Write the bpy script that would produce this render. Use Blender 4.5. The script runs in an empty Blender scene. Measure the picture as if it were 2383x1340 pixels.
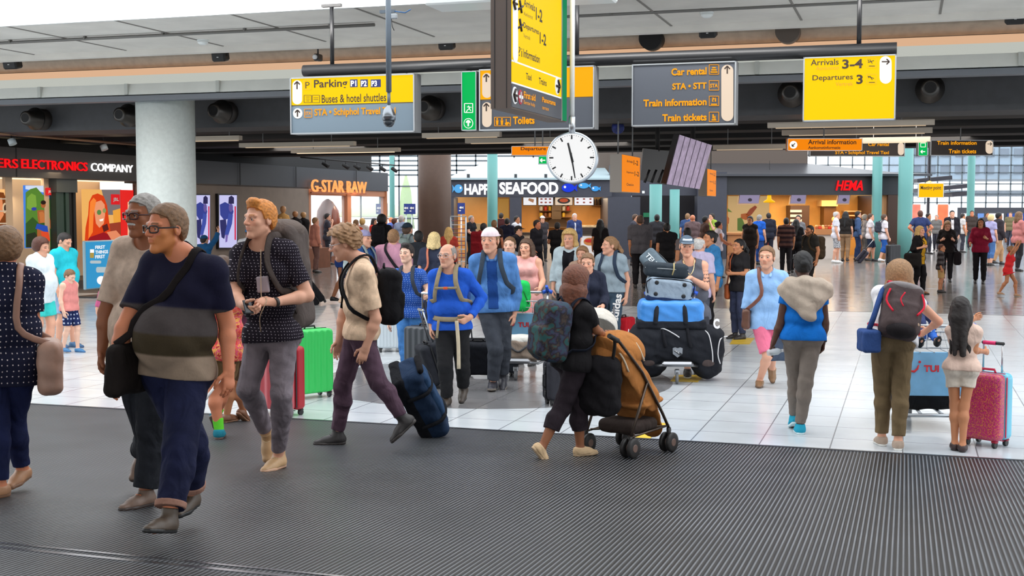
import bpy,math,random
import numpy as np
from mathutils import Vector,Matrix
random.seed(7)
SC=bpy.context.scene
COL=SC.collection
# ---------------------------------------------------------------- camera (photo frame 2383 x 1340)
FW,FH,FPX=2383.0,1340.0,2886.0
CAMZ=2.13
HOR=485.0
PITCH=math.atan((FH/2-HOR)/FPX)
cam_d=bpy.data.cameras.new('camera')
cam_d.sensor_fit='HORIZONTAL'
cam_d.sensor_width=36.0
cam_d.lens=36.0*FPX/FW
cam_d.clip_end=500
cam=bpy.data.objects.new('camera',cam_d)
COL.objects.link(cam)
cam.location=(0,0,CAMZ)
cam.rotation_euler=(math.pi/2-PITCH,0,0)
SC.camera=cam
# ---------------------------------------------------------------- world, exposure, area lights
w=bpy.data.worlds.new('daylight')
SC.world=w
w.use_nodes=True
bg=w.node_tree.nodes['Background']
bg.inputs[0].default_value=(0.92,0.96,1.0,1)
bg.inputs[1].default_value=2.4
SC.view_settings.view_transform='Standard'
SC.view_settings.look='None'
SC.view_settings.exposure=0.0
SC.view_settings.gamma=1.0
SC.view_settings.use_curve_mapping=False
SC.cycles.use_denoising=True
SC.cycles.max_bounces=5
SC.cycles.diffuse_bounces=3
SC.cycles.glossy_bounces=2
SC.cycles.use_adaptive_sampling=True
SC.cycles.adaptive_threshold=.025
SC.cycles.transparent_max_bounces=8
SC.cycles.sample_clamp_indirect=6.0
SC.cycles.caustics_reflective=False
SC.cycles.caustics_refractive=False
ANG=math.radians(17.66)
CA,SA=math.cos(ANG),math.sin(ANG)
ES=Vector((CA,-SA,0));ET=Vector((SA,CA,0));UP=Vector((0,0,1))
T_EDGE,RAMP=11.2,0.055
def HS(s,t,z=0.0):return ES*s+ET*t+UP*z
def st(p):return(p[0]*CA-p[1]*SA,p[0]*SA+p[1]*CA)
def fz(x,y):return RAMP*max(0.0,T_EDGE-(x*SA+y*CA))
def area(name,loc,size,power,color,rot=(0,0,0),sy=None):
 l=bpy.data.lights.new(name,'AREA');l.energy=power;l.color=color;l.size=size
 if sy:l.shape='RECTANGLE';l.size_y=sy
 o=bpy.data.objects.new(name,l);COL.objects.link(o);o.location=loc;o.rotation_euler=rot
 return o
# rows of fill lights added for the inner hall's unseen lamps
for t in(26.6,30,34,38.4):
 for s in(-17,-9,0,8):
  area('inner_hall_fill',HS(s,t,3.98),3.0,75,(1.0,0.9,0.8),(0,0,-ANG),.6)
for s in(-16,-9,-2,5):
 area('skylight_edge_fill',HS(s,15.4,5.2),5.0,120,(1.0,0.97,0.94),(0.7,0,-ANG),.5)  # added fill lights by the skylight edge, brighten the column and mid hall
# ---------------------------------------------------------------- pixels to places
CP,SP=math.cos(PITCH),math.sin(PITCH)
CO=Vector((0,0,CAMZ))
def ray(px,py):
 u=(px-FW/2)/FPX;v=(py-FH/2)/FPX
 return Vector((u,CP-v*SP,-SP-v*CP))
def at(px,py,Y):
 d=ray(px,py);return CO+d*(Y/d.y)
def on_plane(px,py,n,k):
 d=ray(px,py);return CO+d*((k-n.dot(CO))/n.dot(d))
def on_t(px,py,T):return on_plane(px,py,ET,T)
def on_s(px,py,S):return on_plane(px,py,ES,S)
def on_z(px,py,z):return on_plane(px,py,UP,z)
NR=(UP+ET*RAMP)
def on_floor(px,py,h=0.0):
 p=on_z(px,py,h)
 if st(p)[1]>=T_EDGE:return p
 return on_plane(px,py,NR,RAMP*T_EDGE+h)
def mpp(Y):return Y/FPX
# ---------------------------------------------------------------- materials
def lin(c):
 r=[]
 for v in c[:3]:
  v=v/255.0
  r.append(v/12.92 if v<=0.04045 else((v+0.055)/1.055)**2.4)
 return r
_mats={}
def mat(name,color=(128,128,128),rough=0.6,metal=0.0,emit=0.0,bump=None,attr=False,alpha=1.0,trans=0.0,mottle=0.0,spec=0.5,mscale=6.0,sheen=0.0):
 key=(name,tuple(color),rough,metal,emit,bump,attr,alpha,trans,mottle,spec,mscale)
 if key in _mats:return _mats[key]
 m=bpy.data.materials.new(name);m.use_nodes=True
 nt=m.node_tree;b=nt.nodes['Principled BSDF']
 c=lin(color)+[1]
 b.inputs['Base Color'].default_value=c
 b.inputs['Roughness'].default_value=rough
 b.inputs['Metallic'].default_value=metal
 b.inputs['Specular IOR Level'].default_value=spec
 if trans:b.inputs['Transmission Weight'].default_value=trans
 if alpha<1:b.inputs['Alpha'].default_value=alpha
 src=None
 if attr:
  a=nt.nodes.new('ShaderNodeAttribute');a.attribute_name='col'
  src=a.outputs['Color']
 if mottle:
  n=nt.nodes.new('ShaderNodeTexNoise');n.inputs['Scale'].default_value=mscale;n.inputs['Detail'].default_value=5
  tc=nt.nodes.new('ShaderNodeTexCoord');nt.links.new(tc.outputs['Object'],n.inputs['Vector'])
  mr=nt.nodes.new('ShaderNodeMapRange');mr.inputs[1].default_value=.3;mr.inputs[2].default_value=.7
  mr.inputs[3].default_value=1-mottle;mr.inputs[4].default_value=1+mottle
  nt.links.new(n.outputs['Fac'],mr.inputs[0])
  mx=nt.nodes.new('ShaderNodeMix');mx.data_type='RGBA';mx.blend_type='MULTIPLY';mx.inputs[0].default_value=1
  if src:nt.links.new(src,mx.inputs[6])
  else:mx.inputs[6].default_value=c
  nt.links.new(mr.outputs[0],mx.inputs[7]);src=mx.outputs[2]
 if src:nt.links.new(src,b.inputs['Base Color'])
 if emit:
  b.inputs['Emission Strength'].default_value=emit
  if src:nt.links.new(src,b.inputs['Emission Color'])
  else:b.inputs['Emission Color'].default_value=c
  b.inputs['Base Color'].default_value=[x*.06 for x in c[:3]]+[1]
 if bump:
  n=nt.nodes.new('ShaderNodeTexNoise');n.inputs['Scale'].default_value=bump[0];n.inputs['Detail'].default_value=4
  tc=nt.nodes.new('ShaderNodeTexCoord');nt.links.new(tc.outputs['Object'],n.inputs['Vector'])
  bp=nt.nodes.new('ShaderNodeBump');bp.inputs['Strength'].default_value=bump[1];bp.inputs['Distance'].default_value=.01
  nt.links.new(n.outputs['Fac'],bp.inputs['Height']);nt.links.new(bp.outputs['Normal'],b.inputs['Normal'])
 _mats[key]=m
 return m
def wrinkle(m,sc=6.5,st_=.6,dist=.04):
 nt=m.node_tree;b=nt.nodes['Principled BSDF']
 tc=nt.nodes.new('ShaderNodeTexCoord');mp=nt.nodes.new('ShaderNodeMapping');mp.inputs['Scale'].default_value=(1,1,.55);mp.inputs['Rotation'].default_value=(.5,.4,0)
 n=nt.nodes.new('ShaderNodeTexNoise');n.inputs['Scale'].default_value=sc;n.inputs['Detail'].default_value=2;n.inputs['Distortion'].default_value=1.6;n.inputs['Roughness'].default_value=.4
 bp=nt.nodes.new('ShaderNodeBump');bp.inputs['Strength'].default_value=st_;bp.inputs['Distance'].default_value=dist
 nt.links.new(tc.outputs['Object'],mp.inputs[0]);nt.links.new(mp.outputs[0],n.inputs['Vector']);nt.links.new(n.outputs['Fac'],bp.inputs['Height'])
 old=b.inputs['Normal'].links
 if old:nt.links.new(old[0].from_socket,bp.inputs['Normal'])
 nt.links.new(bp.outputs['Normal'],b.inputs['Normal'])
 return m
_cl={}
def cloth(c,mottle=.07,rough=.9,name='fabric'):
 k=(tuple(c),mottle,rough,name)
 if k not in _cl:_cl[k]=wrinkle(mat(name,c,rough,bump=(60,.25),mottle=mottle,mscale=14,spec=.2).copy())
 return _cl[k]
def plas(c,rough=.4):return mat('plastic',c,rough)
def metal(c=(170,172,176),rough=.3):return mat('metal',c,rough,1.0)
def glow(c,e=1.0):return mat('backlit',c,.6,emit=e,spec=.08)
def dotted(base,dot,scale=28,r=.2,name='dotted_fabric',stretch=1.0):
 m=mat(name,base,.9,bump=(60,.2),spec=.2).copy();nt=m.node_tree;b=nt.nodes['Principled BSDF']
 tc=nt.nodes.new('ShaderNodeTexCoord');mp=nt.nodes.new('ShaderNodeMapping');mp.inputs['Scale'].default_value=(scale,scale,scale*stretch)
 v=nt.nodes.new('ShaderNodeTexVoronoi');v.voronoi_dimensions='2D';v.inputs['Scale'].default_value=1;v.inputs['Randomness'].default_value=.18
 nt.links.new(tc.outputs['Object'],mp.inputs[0])
 sx=nt.nodes.new('ShaderNodeSeparateXYZ');cx=nt.nodes.new('ShaderNodeCombineXYZ');ma=nt.nodes.new('ShaderNodeMath');ma.operation='MULTIPLY_ADD';ma.inputs[1].default_value=.7
 nt.links.new(mp.outputs[0],sx.inputs[0]);nt.links.new(sx.outputs[1],ma.inputs[0]);nt.links.new(sx.outputs[0],ma.inputs[2]);nt.links.new(ma.outputs[0],cx.inputs[0]);nt.links.new(sx.outputs[2],cx.inputs[1]);nt.links.new(cx.outputs[0],v.inputs['Vector'])
 lt=nt.nodes.new('ShaderNodeMath');lt.operation='LESS_THAN';lt.inputs[1].default_value=r
 nt.links.new(v.outputs['Distance'],lt.inputs[0])
 mx=nt.nodes.new('ShaderNodeMix');mx.data_type='RGBA'
 mx.inputs[6].default_value=lin(base)+[1];mx.inputs[7].default_value=lin(dot)+[1]
 nt.links.new(lt.outputs[0],mx.inputs[0]);nt.links.new(mx.outputs[2],b.inputs['Base Color'])
 return wrinkle(m)
def patchwork(cols,scale=18,name='printed_fabric',rough=.85,soft=False):
 m=mat(name,cols[0],rough).copy();nt=m.node_tree;b=nt.nodes['Principled BSDF']
 tc=nt.nodes.new('ShaderNodeTexCoord');n=nt.nodes.new('ShaderNodeTexNoise');n.inputs['Scale'].default_value=scale;n.inputs['Detail'].default_value=2
 cr=nt.nodes.new('ShaderNodeValToRGB');cr.color_ramp.interpolation='EASE' if soft else 'CONSTANT'
 while len(cr.color_ramp.elements)<len(cols):cr.color_ramp.elements.new(.5)
 for i,c in enumerate(cols):
  e=cr.color_ramp.elements[i];e.position=.32+.36*i/len(cols)if i else 0;e.color=lin(c)+[1]
 nt.links.new(tc.outputs['Object'],n.inputs['Vector']);nt.links.new(n.outputs['Fac'],cr.inputs[0]);nt.links.new(cr.outputs[0],b.inputs['Base Color'])
 return m
# ---------------------------------------------------------------- tags and meshes
def tag(o,label=None,cat=None,group=None,kind=None):
 if label:o['label']=label
 if cat:o['category']=cat
 if group:o['group']=group
 if kind:o['kind']=kind
 return o
def empty(name,loc=(0,0,0),label=None,cat=None,group=None,kind=None):
 o=bpy.data.objects.new(name,None);COL.objects.link(o);o.location=loc;o.empty_display_size=.1
 return tag(o,label,cat,group,kind)
def link(name,me,m=None,parent=None):
 o=bpy.data.objects.new(name,me);COL.objects.link(o)
 if m is not None:
  for x in(m if isinstance(m,(list,tuple))else[m]):me.materials.append(x)
 if parent is not None:
  o.parent=parent
  o.matrix_parent_inverse=PINV(parent)
 return o
def PINV(p):
 m=Matrix.Translation(p.location)@p.rotation_euler.to_matrix().to_4x4()
 if p.parent is not None:
  m=PINV(p.parent).inverted()@p.matrix_parent_inverse@m
 return m.inverted()
def np_mesh(name,V,F,smooth=True):
 me=bpy.data.meshes.new(name)
 V=np.asarray(V,np.float32);F=np.asarray(F,np.int32)
 me.vertices.add(len(V));me.vertices.foreach_set('co',V.ravel())
 k=F.shape[1]
 me.loops.add(F.size);me.loops.foreach_set('vertex_index',F.ravel())
 me.polygons.add(len(F));me.polygons.foreach_set('loop_start',np.arange(0,F.size,k,dtype=np.int32))
 me.polygons.foreach_set('loop_total',np.full(len(F),k,np.int32))
 if smooth:me.polygons.foreach_set('use_smooth',np.ones(len(F),bool))
 me.update(calc_edges=True);me.validate()
 return me
def set_col(me,C):
 a=me.color_attributes.new('col','FLOAT_COLOR','POINT')
 d=np.ones((len(me.vertices),4),np.float32);d[:,:3]=C
 a.data.foreach_set('color',d.ravel())
HALL=Matrix.Rotation(-ANG,3,'Z')
def frame(x,y):
 x=Vector(x).normalized();z=x.cross(Vector(y)).normalized();y=z.cross(x)
 return Matrix((x,y,z)).transposed()
class MB:
 def __init__(s):s.v=[];s.f=[];s.sm=[];s.mi=[];s.m=0
 def add(s,vs,fs,smooth=False):
  b=len(s.v);s.v+=[tuple(v)for v in vs];s.f+=[tuple(b+i for i in f)for f in fs]
  s.sm+=[smooth]*len(fs);s.mi+=[s.m]*len(fs);return s
 def box(s,c,size,R=None,bev=0.0):
  R=R or Matrix.Identity(3);c=Vector(c);hx,hy,hz=[x/2 for x in size]
  if bev>0:
   bev=min(bev,hx*.95,hy*.95,hz*.95)
   vs=[];idx={}
   for sx in(-1,1):
    for sy in(-1,1):
     for sz in(-1,1):
      for a in range(3):
       p=[sx*(hx-bev),sy*(hy-bev),sz*(hz-bev)]
       p[a]=(sx*hx,sy*hy,sz*hz)[a]
       idx[(sx,sy,sz,a)]=len(vs);vs.append(c+R@Vector(p))
   fs=[]
   for a in range(3):
    b,d=(a+1)%3,(a+2)%3
    for sg in(-1,1):
     q=[]
     for(i,j)in((-1,-1),(1,-1),(1,1),(-1,1)):
      k=[0,0,0];k[a]=sg;k[b]=i;k[d]=j;q.append(idx[(k[0],k[1],k[2],a)])
     fs.append(q if sg>0 else q[::-1])
    for i in(-1,1):
     for j in(-1,1):
      k0=[0,0,0];k1=[0,0,0];k0[a]=-1;k1[a]=1;k0[b]=k1[b]=i;k0[d]=k1[d]=j
      q=[idx[(*k0,b)],idx[(*k1,b)],idx[(*k1,d)],idx[(*k0,d)]]
      fs.append(q if i*j<0 else q[::-1])
   for sx in(-1,1):
    for sy in(-1,1):
     for sz in(-1,1):
      t=[idx[(sx,sy,sz,a)]for a in range(3)]
      fs.append(t if sx*sy*sz>0 else t[::-1])
   return s.add(vs,fs,False)
  vs=[c+R@Vector((x*hx,y*hy,z*hz))for x in(-1,1)for y in(-1,1)for z in(-1,1)]
  return s.add(vs,[(0,1,3,2),(4,6,7,5),(0,4,5,1),(2,3,7,6),(0,2,6,4),(1,5,7,3)])
 def tube(s,pts,r,n=8,cap=True,flat=None):
  pts=[Vector(p)for p in pts];m=len(pts)
  rs=r if isinstance(r,(list,tuple))else[r]*m
  vs=[];fs=[];prev=None
  for i,p in enumerate(pts):
   d=(pts[min(i+1,m-1)]-pts[max(i-1,0)])
   d=d.normalized()if d.length>1e-9 else Vector((0,0,1))
   if prev is None:
    a=Vector(flat)if flat is not None else(Vector((0,0,1))if abs(d.z)<.9 else Vector((1,0,0)))
   else:a=prev
   a=(a-d*a.dot(d)).normalized();prev=a;b=d.cross(a)
   k=1.0 if flat is None else .3
   for j in range(n):
    t=2*math.pi*j/n
    vs.append(p+a*math.cos(t)*rs[i]*k+b*math.sin(t)*rs[i])
  for i in range(m-1):
   for j in range(n):
    fs.append((i*n+j,i*n+(j+1)%n,(i+1)*n+(j+1)%n,(i+1)*n+j))
  s.add(vs,fs,True)
  if cap:b=len(s.v)-len(vs);s.f+=[tuple(b+j for j in range(n))[::-1],tuple(b+(m-1)*n+j for j in range(n))];s.sm+=[False]*2;s.mi+=[s.m]*2
  return s
 def cyl(s,a,b,r,n=20,r2=None):return s.tube([a,b],[r,r if r2 is None else r2],n)
 def lathe(s,c,axis,prof,n=24):
  ax=Vector(axis).normalized();a=ax.orthogonal().normalized();b=ax.cross(a);c=Vector(c)
  vs=[];fs=[];m=len(prof)
  for r,h in prof:
   for j in range(n):
    t=2*math.pi*j/n;vs.append(c+ax*h+(a*math.cos(t)+b*math.sin(t))*r)
  for i in range(m-1):
   for j in range(n):fs.append((i*n+j,i*n+(j+1)%n,(i+1)*n+(j+1)%n,(i+1)*n+j))
  s.add(vs,fs,True)
  b0=len(s.v)-len(vs);s.f+=[tuple(b0+j for j in range(n))[::-1],tuple(b0+(m-1)*n+j for j in range(n))];s.sm+=[False]*2;s.mi+=[s.m]*2
  return s
 def prism(s,poly,off):
  poly=[Vector(p)for p in poly];n=len(poly);off=Vector(off)
  s.add(poly+[p+off for p in poly],[tuple(range(n)),tuple(range(2*n-1,n-1,-1))]+[(i,n+i,n+(i+1)%n,(i+1)%n)for i in range(n)])
  return s
 def build(s,name,m,parent=None,fix=True):
  me=bpy.data.meshes.new(name);me.from_pydata(s.v,[],s.f)
  for p,sm,mi in zip(me.polygons,s.sm,s.mi):p.use_smooth=sm;p.material_index=mi
  if fix:
   import bmesh
   bm=bmesh.new();bm.from_mesh(me);bmesh.ops.recalc_face_normals(bm,faces=bm.faces);bm.to_mesh(me);bm.free()
  me.update()
  return link(name,me,m,parent)
def struct(name,mb,m,parent=None):
 o=mb.build(name,m,parent)
 if parent is None:o['kind']='structure'
 return o
def thing1(name,mb,m,label,cat,group=None):
 return tag(mb.build(name,m),label,cat,group)
# ---------------------------------------------------------------- lettering that fills a given box on a plane
def text_mesh(body,bold=0.0,ext=0.0,slant=0.0):
 cu=bpy.data.curves.new('lettering','FONT');cu.body=body;cu.offset=bold;cu.extrude=ext;cu.resolution_u=3;cu.shear=slant
 o=bpy.data.objects.new('lettering_tmp',cu)
 COL.objects.link(o);bpy.context.view_layer.update()
 me=bpy.data.meshes.new_from_object(o.evaluated_get(bpy.context.evaluated_depsgraph_get()))
 bpy.data.objects.remove(o);bpy.data.curves.remove(cu)
 return me
def text3(body,p00,p10,p01,m,parent,bold=0.0,ext=0.0,slant=0.0,name='lettering'):
 """p00 lower left, p10 lower right, p01 upper left of the letters' box"""
 me=text_mesh(body,bold,0.02 if ext else 0,slant)
 n=len(me.vertices);V=np.zeros(n*3,np.float32);me.vertices.foreach_get('co',V);V=V.reshape(-1,3)
 lo=V.min(0);hi=V.max(0);U=(V-lo)/np.maximum(hi-lo,1e-6)
 p00,p10,p01=Vector(p00),Vector(p10),Vector(p01)
 nrm=(p10-p00).cross(p01-p00).normalized()
 W=np.array(p00)[None]+U[:,:1]*np.array(p10-p00)[None]+U[:,1:2]*np.array(p01-p00)[None]
 if ext:W=W+(U[:,2:3]*ext)*np.array(nrm)[None]
 me.vertices.foreach_set('co',W.astype(np.float32).ravel());me.update();me.name=name
 return link(name,me,m,parent)
# ================================================================ setting: floor, ramp mat, ceiling, bulkheads, columns, glass
def tile_mat(name,c1,c2,gap,w_,h_,rough,gapsize=.006):
 m=mat(name,c1,rough).copy();nt=m.node_tree;b=nt.nodes['Principled BSDF']
 tc=nt.nodes.new('ShaderNodeTexCoord');br=nt.nodes.new('ShaderNodeTexBrick')
 mp=nt.nodes.new('ShaderNodeMapping');mp.inputs['Rotation'].default_value=(0,0,math.pi/2)
 br.offset=0;br.inputs['Color1'].default_value=lin(c1)+[1];br.inputs['Color2'].default_value=lin(c2)+[1]
 br.inputs['Mortar'].default_value=lin(gap)+[1];br.inputs['Scale'].default_value=1;br.inputs['Mortar Size'].default_value=gapsize
 br.inputs['Brick Width'].default_value=w_;br.inputs['Row Height'].default_value=h_;br.inputs['Mortar Smooth'].default_value=.1
 nt.links.new(tc.outputs['Object'],mp.inputs[0]);nt.links.new(mp.outputs[0],br.inputs['Vector'])
 n=nt.nodes.new('ShaderNodeTexNoise');n.inputs['Scale'].default_value=2.2;n.inputs['Detail'].default_value=6
 nt.links.new(tc.outputs['Object'],n.inputs['Vector'])
 mr=nt.nodes.new('ShaderNodeMapRange');mr.inputs[3].default_value=.9;mr.inputs[4].default_value=1.06
 nt.links.new(n.outputs['Fac'],mr.inputs[0])
 mx=nt.nodes.new('ShaderNodeMix');mx.data_type='RGBA';mx.blend_type='MULTIPLY';mx.inputs[0].default_value=1
 nt.links.new(br.outputs['Color'],mx.inputs[6]);nt.links.new(mr.outputs[0],mx.inputs[7]);nt.links.new(mx.outputs[2],b.inputs['Base Color'])
 b.inputs['Specular IOR Level'].default_value=.32
 mr2=nt.nodes.new('ShaderNodeMapRange');mr2.inputs[3].default_value=rough-.08;mr2.inputs[4].default_value=rough+.1
 nt.links.new(n.outputs['Fac'],mr2.inputs[0]);nt.links.new(mr2.outputs[0],b.inputs['Roughness'])
 return m
def rib_mat():
 m=mat('ribbed_mat',(52,53,56),.42).copy();nt=m.node_tree;b=nt.nodes['Principled BSDF']
 tc=nt.nodes.new('ShaderNodeTexCoord');wv=nt.nodes.new('ShaderNodeTexWave');wv.wave_type='BANDS';wv.bands_direction='X'
 wv.inputs['Scale'].default_value=10.5;wv.inputs['Distortion'].default_value=0
 nt.links.new(tc.outputs['Object'],wv.inputs['Vector'])
 n=nt.nodes.new('ShaderNodeTexNoise');n.inputs['Scale'].default_value=1.3;n.inputs['Detail'].default_value=5
 nt.links.new(tc.outputs['Object'],n.inputs['Vector'])
 cr=nt.nodes.new('ShaderNodeValToRGB');cr.color_ramp.elements[0].position=.58;cr.color_ramp.elements[1].position=.97
 cr.color_ramp.elements[0].color=lin((7,6,7))+[1];cr.color_ramp.elements[1].color=lin((116,119,124))+[1]
 nt.links.new(wv.outputs['Fac'],cr.inputs[0])
 mr=nt.nodes.new('ShaderNodeMapRange');mr.inputs[1].default_value=.3;mr.inputs[2].default_value=.75;mr.inputs[3].default_value=.75;mr.inputs[4].default_value=1.3
 nt.links.new(n.outputs['Fac'],mr.inputs[0])
 mx=nt.nodes.new('ShaderNodeMix');mx.data_type='RGBA';mx.blend_type='MULTIPLY';mx.inputs[0].default_value=1
 nt.links.new(cr.outputs[0],mx.inputs[6]);nt.links.new(mr.outputs[0],mx.inputs[7]);nt.links.new(mx.outputs[2],b.inputs['Base Color'])
 bp=nt.nodes.new('ShaderNodeBump');bp.inputs['Strength'].default_value=.5;bp.inputs['Distance'].default_value=.006
 nt.links.new(wv.outputs['Fac'],bp.inputs['Height']);nt.links.new(bp.outputs['Normal'],b.inputs['Normal'])
 return m
def hall_obj(o):o.rotation_euler=(0,0,-ANG);return o
mb=MB().box((0,(T_EDGE+150)/2,-.05),(240,150-T_EDGE,.1))
hall_obj(struct('floor',mb,tile_mat('floor_tile',(208,213,217),(200,206,211),(120,124,128),.62,.62,.2)))
L0=T_EDGE+4
mb=MB().add([(-30,T_EDGE,-.1),(30,T_EDGE,-.1),(30,T_EDGE,0),(-30,T_EDGE,0),(-30,-4,-.1),(30,-4,-.1),(30,-4,RAMP*L0),(-30,-4,RAMP*L0)],[(0,1,2,3),(4,7,6,5),(3,2,6,7),(0,4,5,1),(0,3,7,4),(1,5,6,2)])
hall_obj(struct('floor_mat',mb,rib_mat()))
# thin metal strip that divides the mat, and the steel edge of the mat
p=on_floor(300,1305);t_strip=st(p)[1]
for nm,t,wd in(('trim_1',t_strip,.03),('trim_2',t_strip+.09,.02)):
 z=RAMP*(T_EDGE-t)
 hall_obj(struct(nm,MB().box((-4,t,z+.002),(20,wd,.008)),metal((190,190,195),.25)))
hall_obj(struct('trim_3',MB().box((0,T_EDGE,.002),(50,.035,.012)),metal((120,122,128),.35)))
# darker round inlay in the tiled floor
def disc(name,c,r0,r1,z,m,n=96):
 vs=[];fs=[]
 for i in range(n):
  a=2*math.pi*i/n
  for r,zz in((r0,z),(r1,z),(r1,z-.004),(r0,z-.004)):vs.append((c[0]+r*math.cos(a),c[1]+r*math.sin(a),zz))
 for i in range(n):
  j=(i+1)%n
  for k in range(4):fs.append((i*4+k,j*4+k,j*4+(k+1)%4,i*4+(k+1)%4))
 return MB().add(vs,fs)
DC=at(1150,860,15.3)
struct('floor_inlay',disc('d',st(DC),0.001,2.2,.004,None),tile_mat('inlay_tile',(132,131,132),(124,123,125),(95,95,96),.62,.62,.18)).rotation_euler=(0,0,-ANG)
hall_obj(struct('floor_shaded',MB().box((0,86.5,.002),(230,120,.004)),tile_mat('shaded_tile',(132,126,122),(124,118,115),(85,80,78),.62,.62,.14)))  # darker tile colour puts in the shade under the inner ceiling
# yellow stickers on the floor
def floor_patch(name,pts,m,label):
 P=[on_z(x,y,.007)for x,y in pts]
 if sum((P[(i+1)%4]-P[i]).cross(P[(i+2)%4]-P[(i+1)%4]).z for i in range(4))<0:P=P[::-1]
 return thing1(name,MB().prism(P,(0,0,-.004)),m,label,'floor sticker')
fl_y=mat('vinyl',(236,196,60),.4,mottle=.1)
floor_patch('floor_sticker',[(1478,1018),(1512,982),(1552,984),(1512,1020)],fl_y,'yellow floor sticker on the tiles behind the stroller wheels')
floor_patch('floor_sticker',[(1698,800),(1707,786),(1756,786),(1745,800)],fl_y,'yellow floor sticker by the feet of the woman in black')
floor_patch('floor_sticker',[(1560,886),(1572,872),(1640,872),(1624,888)],fl_y,'yellow floor sticker under the loaded trolley')
# ---------------- ceiling profile, swept along s (t, z pairs measured along the left edge of the view)
def TL(py,z,px=0):
 d=ray(px,py);k=(z-CAMZ)/d.z;q=CO+d*k;return st(q)[1]
def ZL(py,t,px=0):
 return on_t(px,py,t).z
S0,S1=-34.0,40.0
conc=mat('concrete',(226,222,214),.85,bump=(8,.25),mottle=.08,mscale=1.5)
conc_w=mat('light_concrete',(232,236,230),.8,bump=(10,.2),mottle=.05,mscale=2)
dark_c=mat('dark_ceiling',(74,70,68),.8,mottle=.12,mscale=1.2)
black_c=mat('black_ceiling',(22,22,24),.7)
tan_c=mat('tan_ceiling',(112,98,86),.85,mottle=.1,mscale=2)
def slab(name,prof,m,s0=S0,s1=S1):
 """closed (t, z) outline swept along s"""
 return hall_obj(struct(name,MB().prism([(s0,t,z)for t,z in prof],(s1-s0,0,0)),m))
ZC=5.0
tA=TL(60,ZC);tB=TL(131,ZC)
slab('ceiling',[(tA,ZC),(tB,ZC),(tB,ZC+.35),(tA,ZC+.35)],conc)
slab('trim_4',[(tA-.06,ZC-.02),(tA,ZC-.02),(tA,ZC+.5),(tA-.06,ZC+.5)],mat('pale_metal',(225,228,226),.5))
# seams of the concrete panels
for s in range(-30,24,2):
 hall_obj(struct('trim_5',MB().box((s*1.0+.4,(tA+tB)/2,ZC-.004),(.035,tB-tA,.012)),mat('seam',(140,136,130),.9)))
# recess behind the edge: curved dark soffit, then the lip, its cove light put in as glow
zlip=4.90;tlip=TL(172,zlip)
rcm=mat('recess_concrete',(176,162,146),.85,mottle=.1)
slab('ceiling_recess',[(tB,ZC+.03),(tB+.1,ZC+.5),(tB+.35,ZC+.75),(tlip-.2,ZC+.62),(tlip,ZC+.1),(tlip+.15,zlip),(tlip+.3,ZC+.1),(tlip+.1,ZC+1),(tB-.1,ZC+1)],rcm)
slab('trim_6',[(tB-.05,ZC-.1),(tB+.12,ZC-.1),(tB+.12,ZC+.02),(tB-.05,ZC+.02)],conc)
for s in np.arange(-30,22,2.05):
 hall_obj(struct('trim_7',MB().box((float(s),(tB+tlip)/2+.2,5.4),(.09,tlip-tB-.6,.5)),mat('rib_concrete',(150,138,124),.85)))
z1=ZL(187,tlip);t2=tlip-.12;z2=ZL(206,t2);t3=t2-.05;z3=ZL(230,t3)
slab('trim_8',[(tlip,zlip),(tlip,z1),(tlip+.4,z1),(tlip+.4,zlip)],mat('peach_lip_glow',(245,196,156),.7,emit=.75))  # peach tint and glow stand in for warm cove light
slab('trim_9',[(tlip,z1),(t2,z2),(t2+.4,z2),(tlip+.4,z1)],mat('white_lip_glow',(240,244,234),.7,emit=.55))  # glow stands in for cove light falling on this panel
slab('bulkhead_pale',[(t2,z2),(t3,z3),(t3+.5,z3),(t2+.5,z2)],conc_w)
for s in np.arange(-30,22,2.05):
 hall_obj(struct('trim_10',MB().box((float(s)+.9,t3+.0,(z2+z3)/2),(.07,.06,z2-z3)),mat('rib_pale',(196,200,194),.85)))
slab('trim_11',[(t3+.02,z3-.02),(t3+.02,z3-.12),(t3+.3,z3-.12),(t3+.3,z3-.02)],mat('steel_pipe',(110,116,124),.4))
# dark bulkhead with the ducts, then the low dark ceiling of the inner hall
tD=t3+2.2
zD0=ZL(308,tD)
slab('bulkhead_dark',[(tD,z3+.6),(tD,zD0),(tD+.6,zD0-.05),(tD+.6,z3+.6)],mat('dark_panel',(62,64,68),.55,mottle=.1))
slab('ceiling_gap',[(t3+.3,z3+.5),(tD+.1,z3+.5),(tD+.1,z3+.6),(t3+.3,z3+.6)],dark_c)
zlow=4.12
slab('ceiling_inner',[(tD+.6,zlow),(40,zlow),(40,zlow+.5),(tD+.6,zlow+.5)],tan_c,S0,13.0)
for i,t in enumerate(np.arange(tD+2.2,40,3.0)):
 hall_obj(struct('ceiling_beam',MB().box((-10.5,float(t),zlow-.1),(47,1.0,.28)),black_c))
# unseen near ceiling and wall, added to cut light around the viewer; the skylight between is open sky beyond its glazing bars
slab('ceiling_unseen',[(-7,6.0),(6.0,6.0),(6.0,6.3),(-7,6.3)],conc)
slab('wall_unseen',[(-7,3.4),(-6.7,3.4),(-6.7,6.0),(-7,6.0)],conc)  # added upper wall, holds back light from behind the viewer
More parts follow.
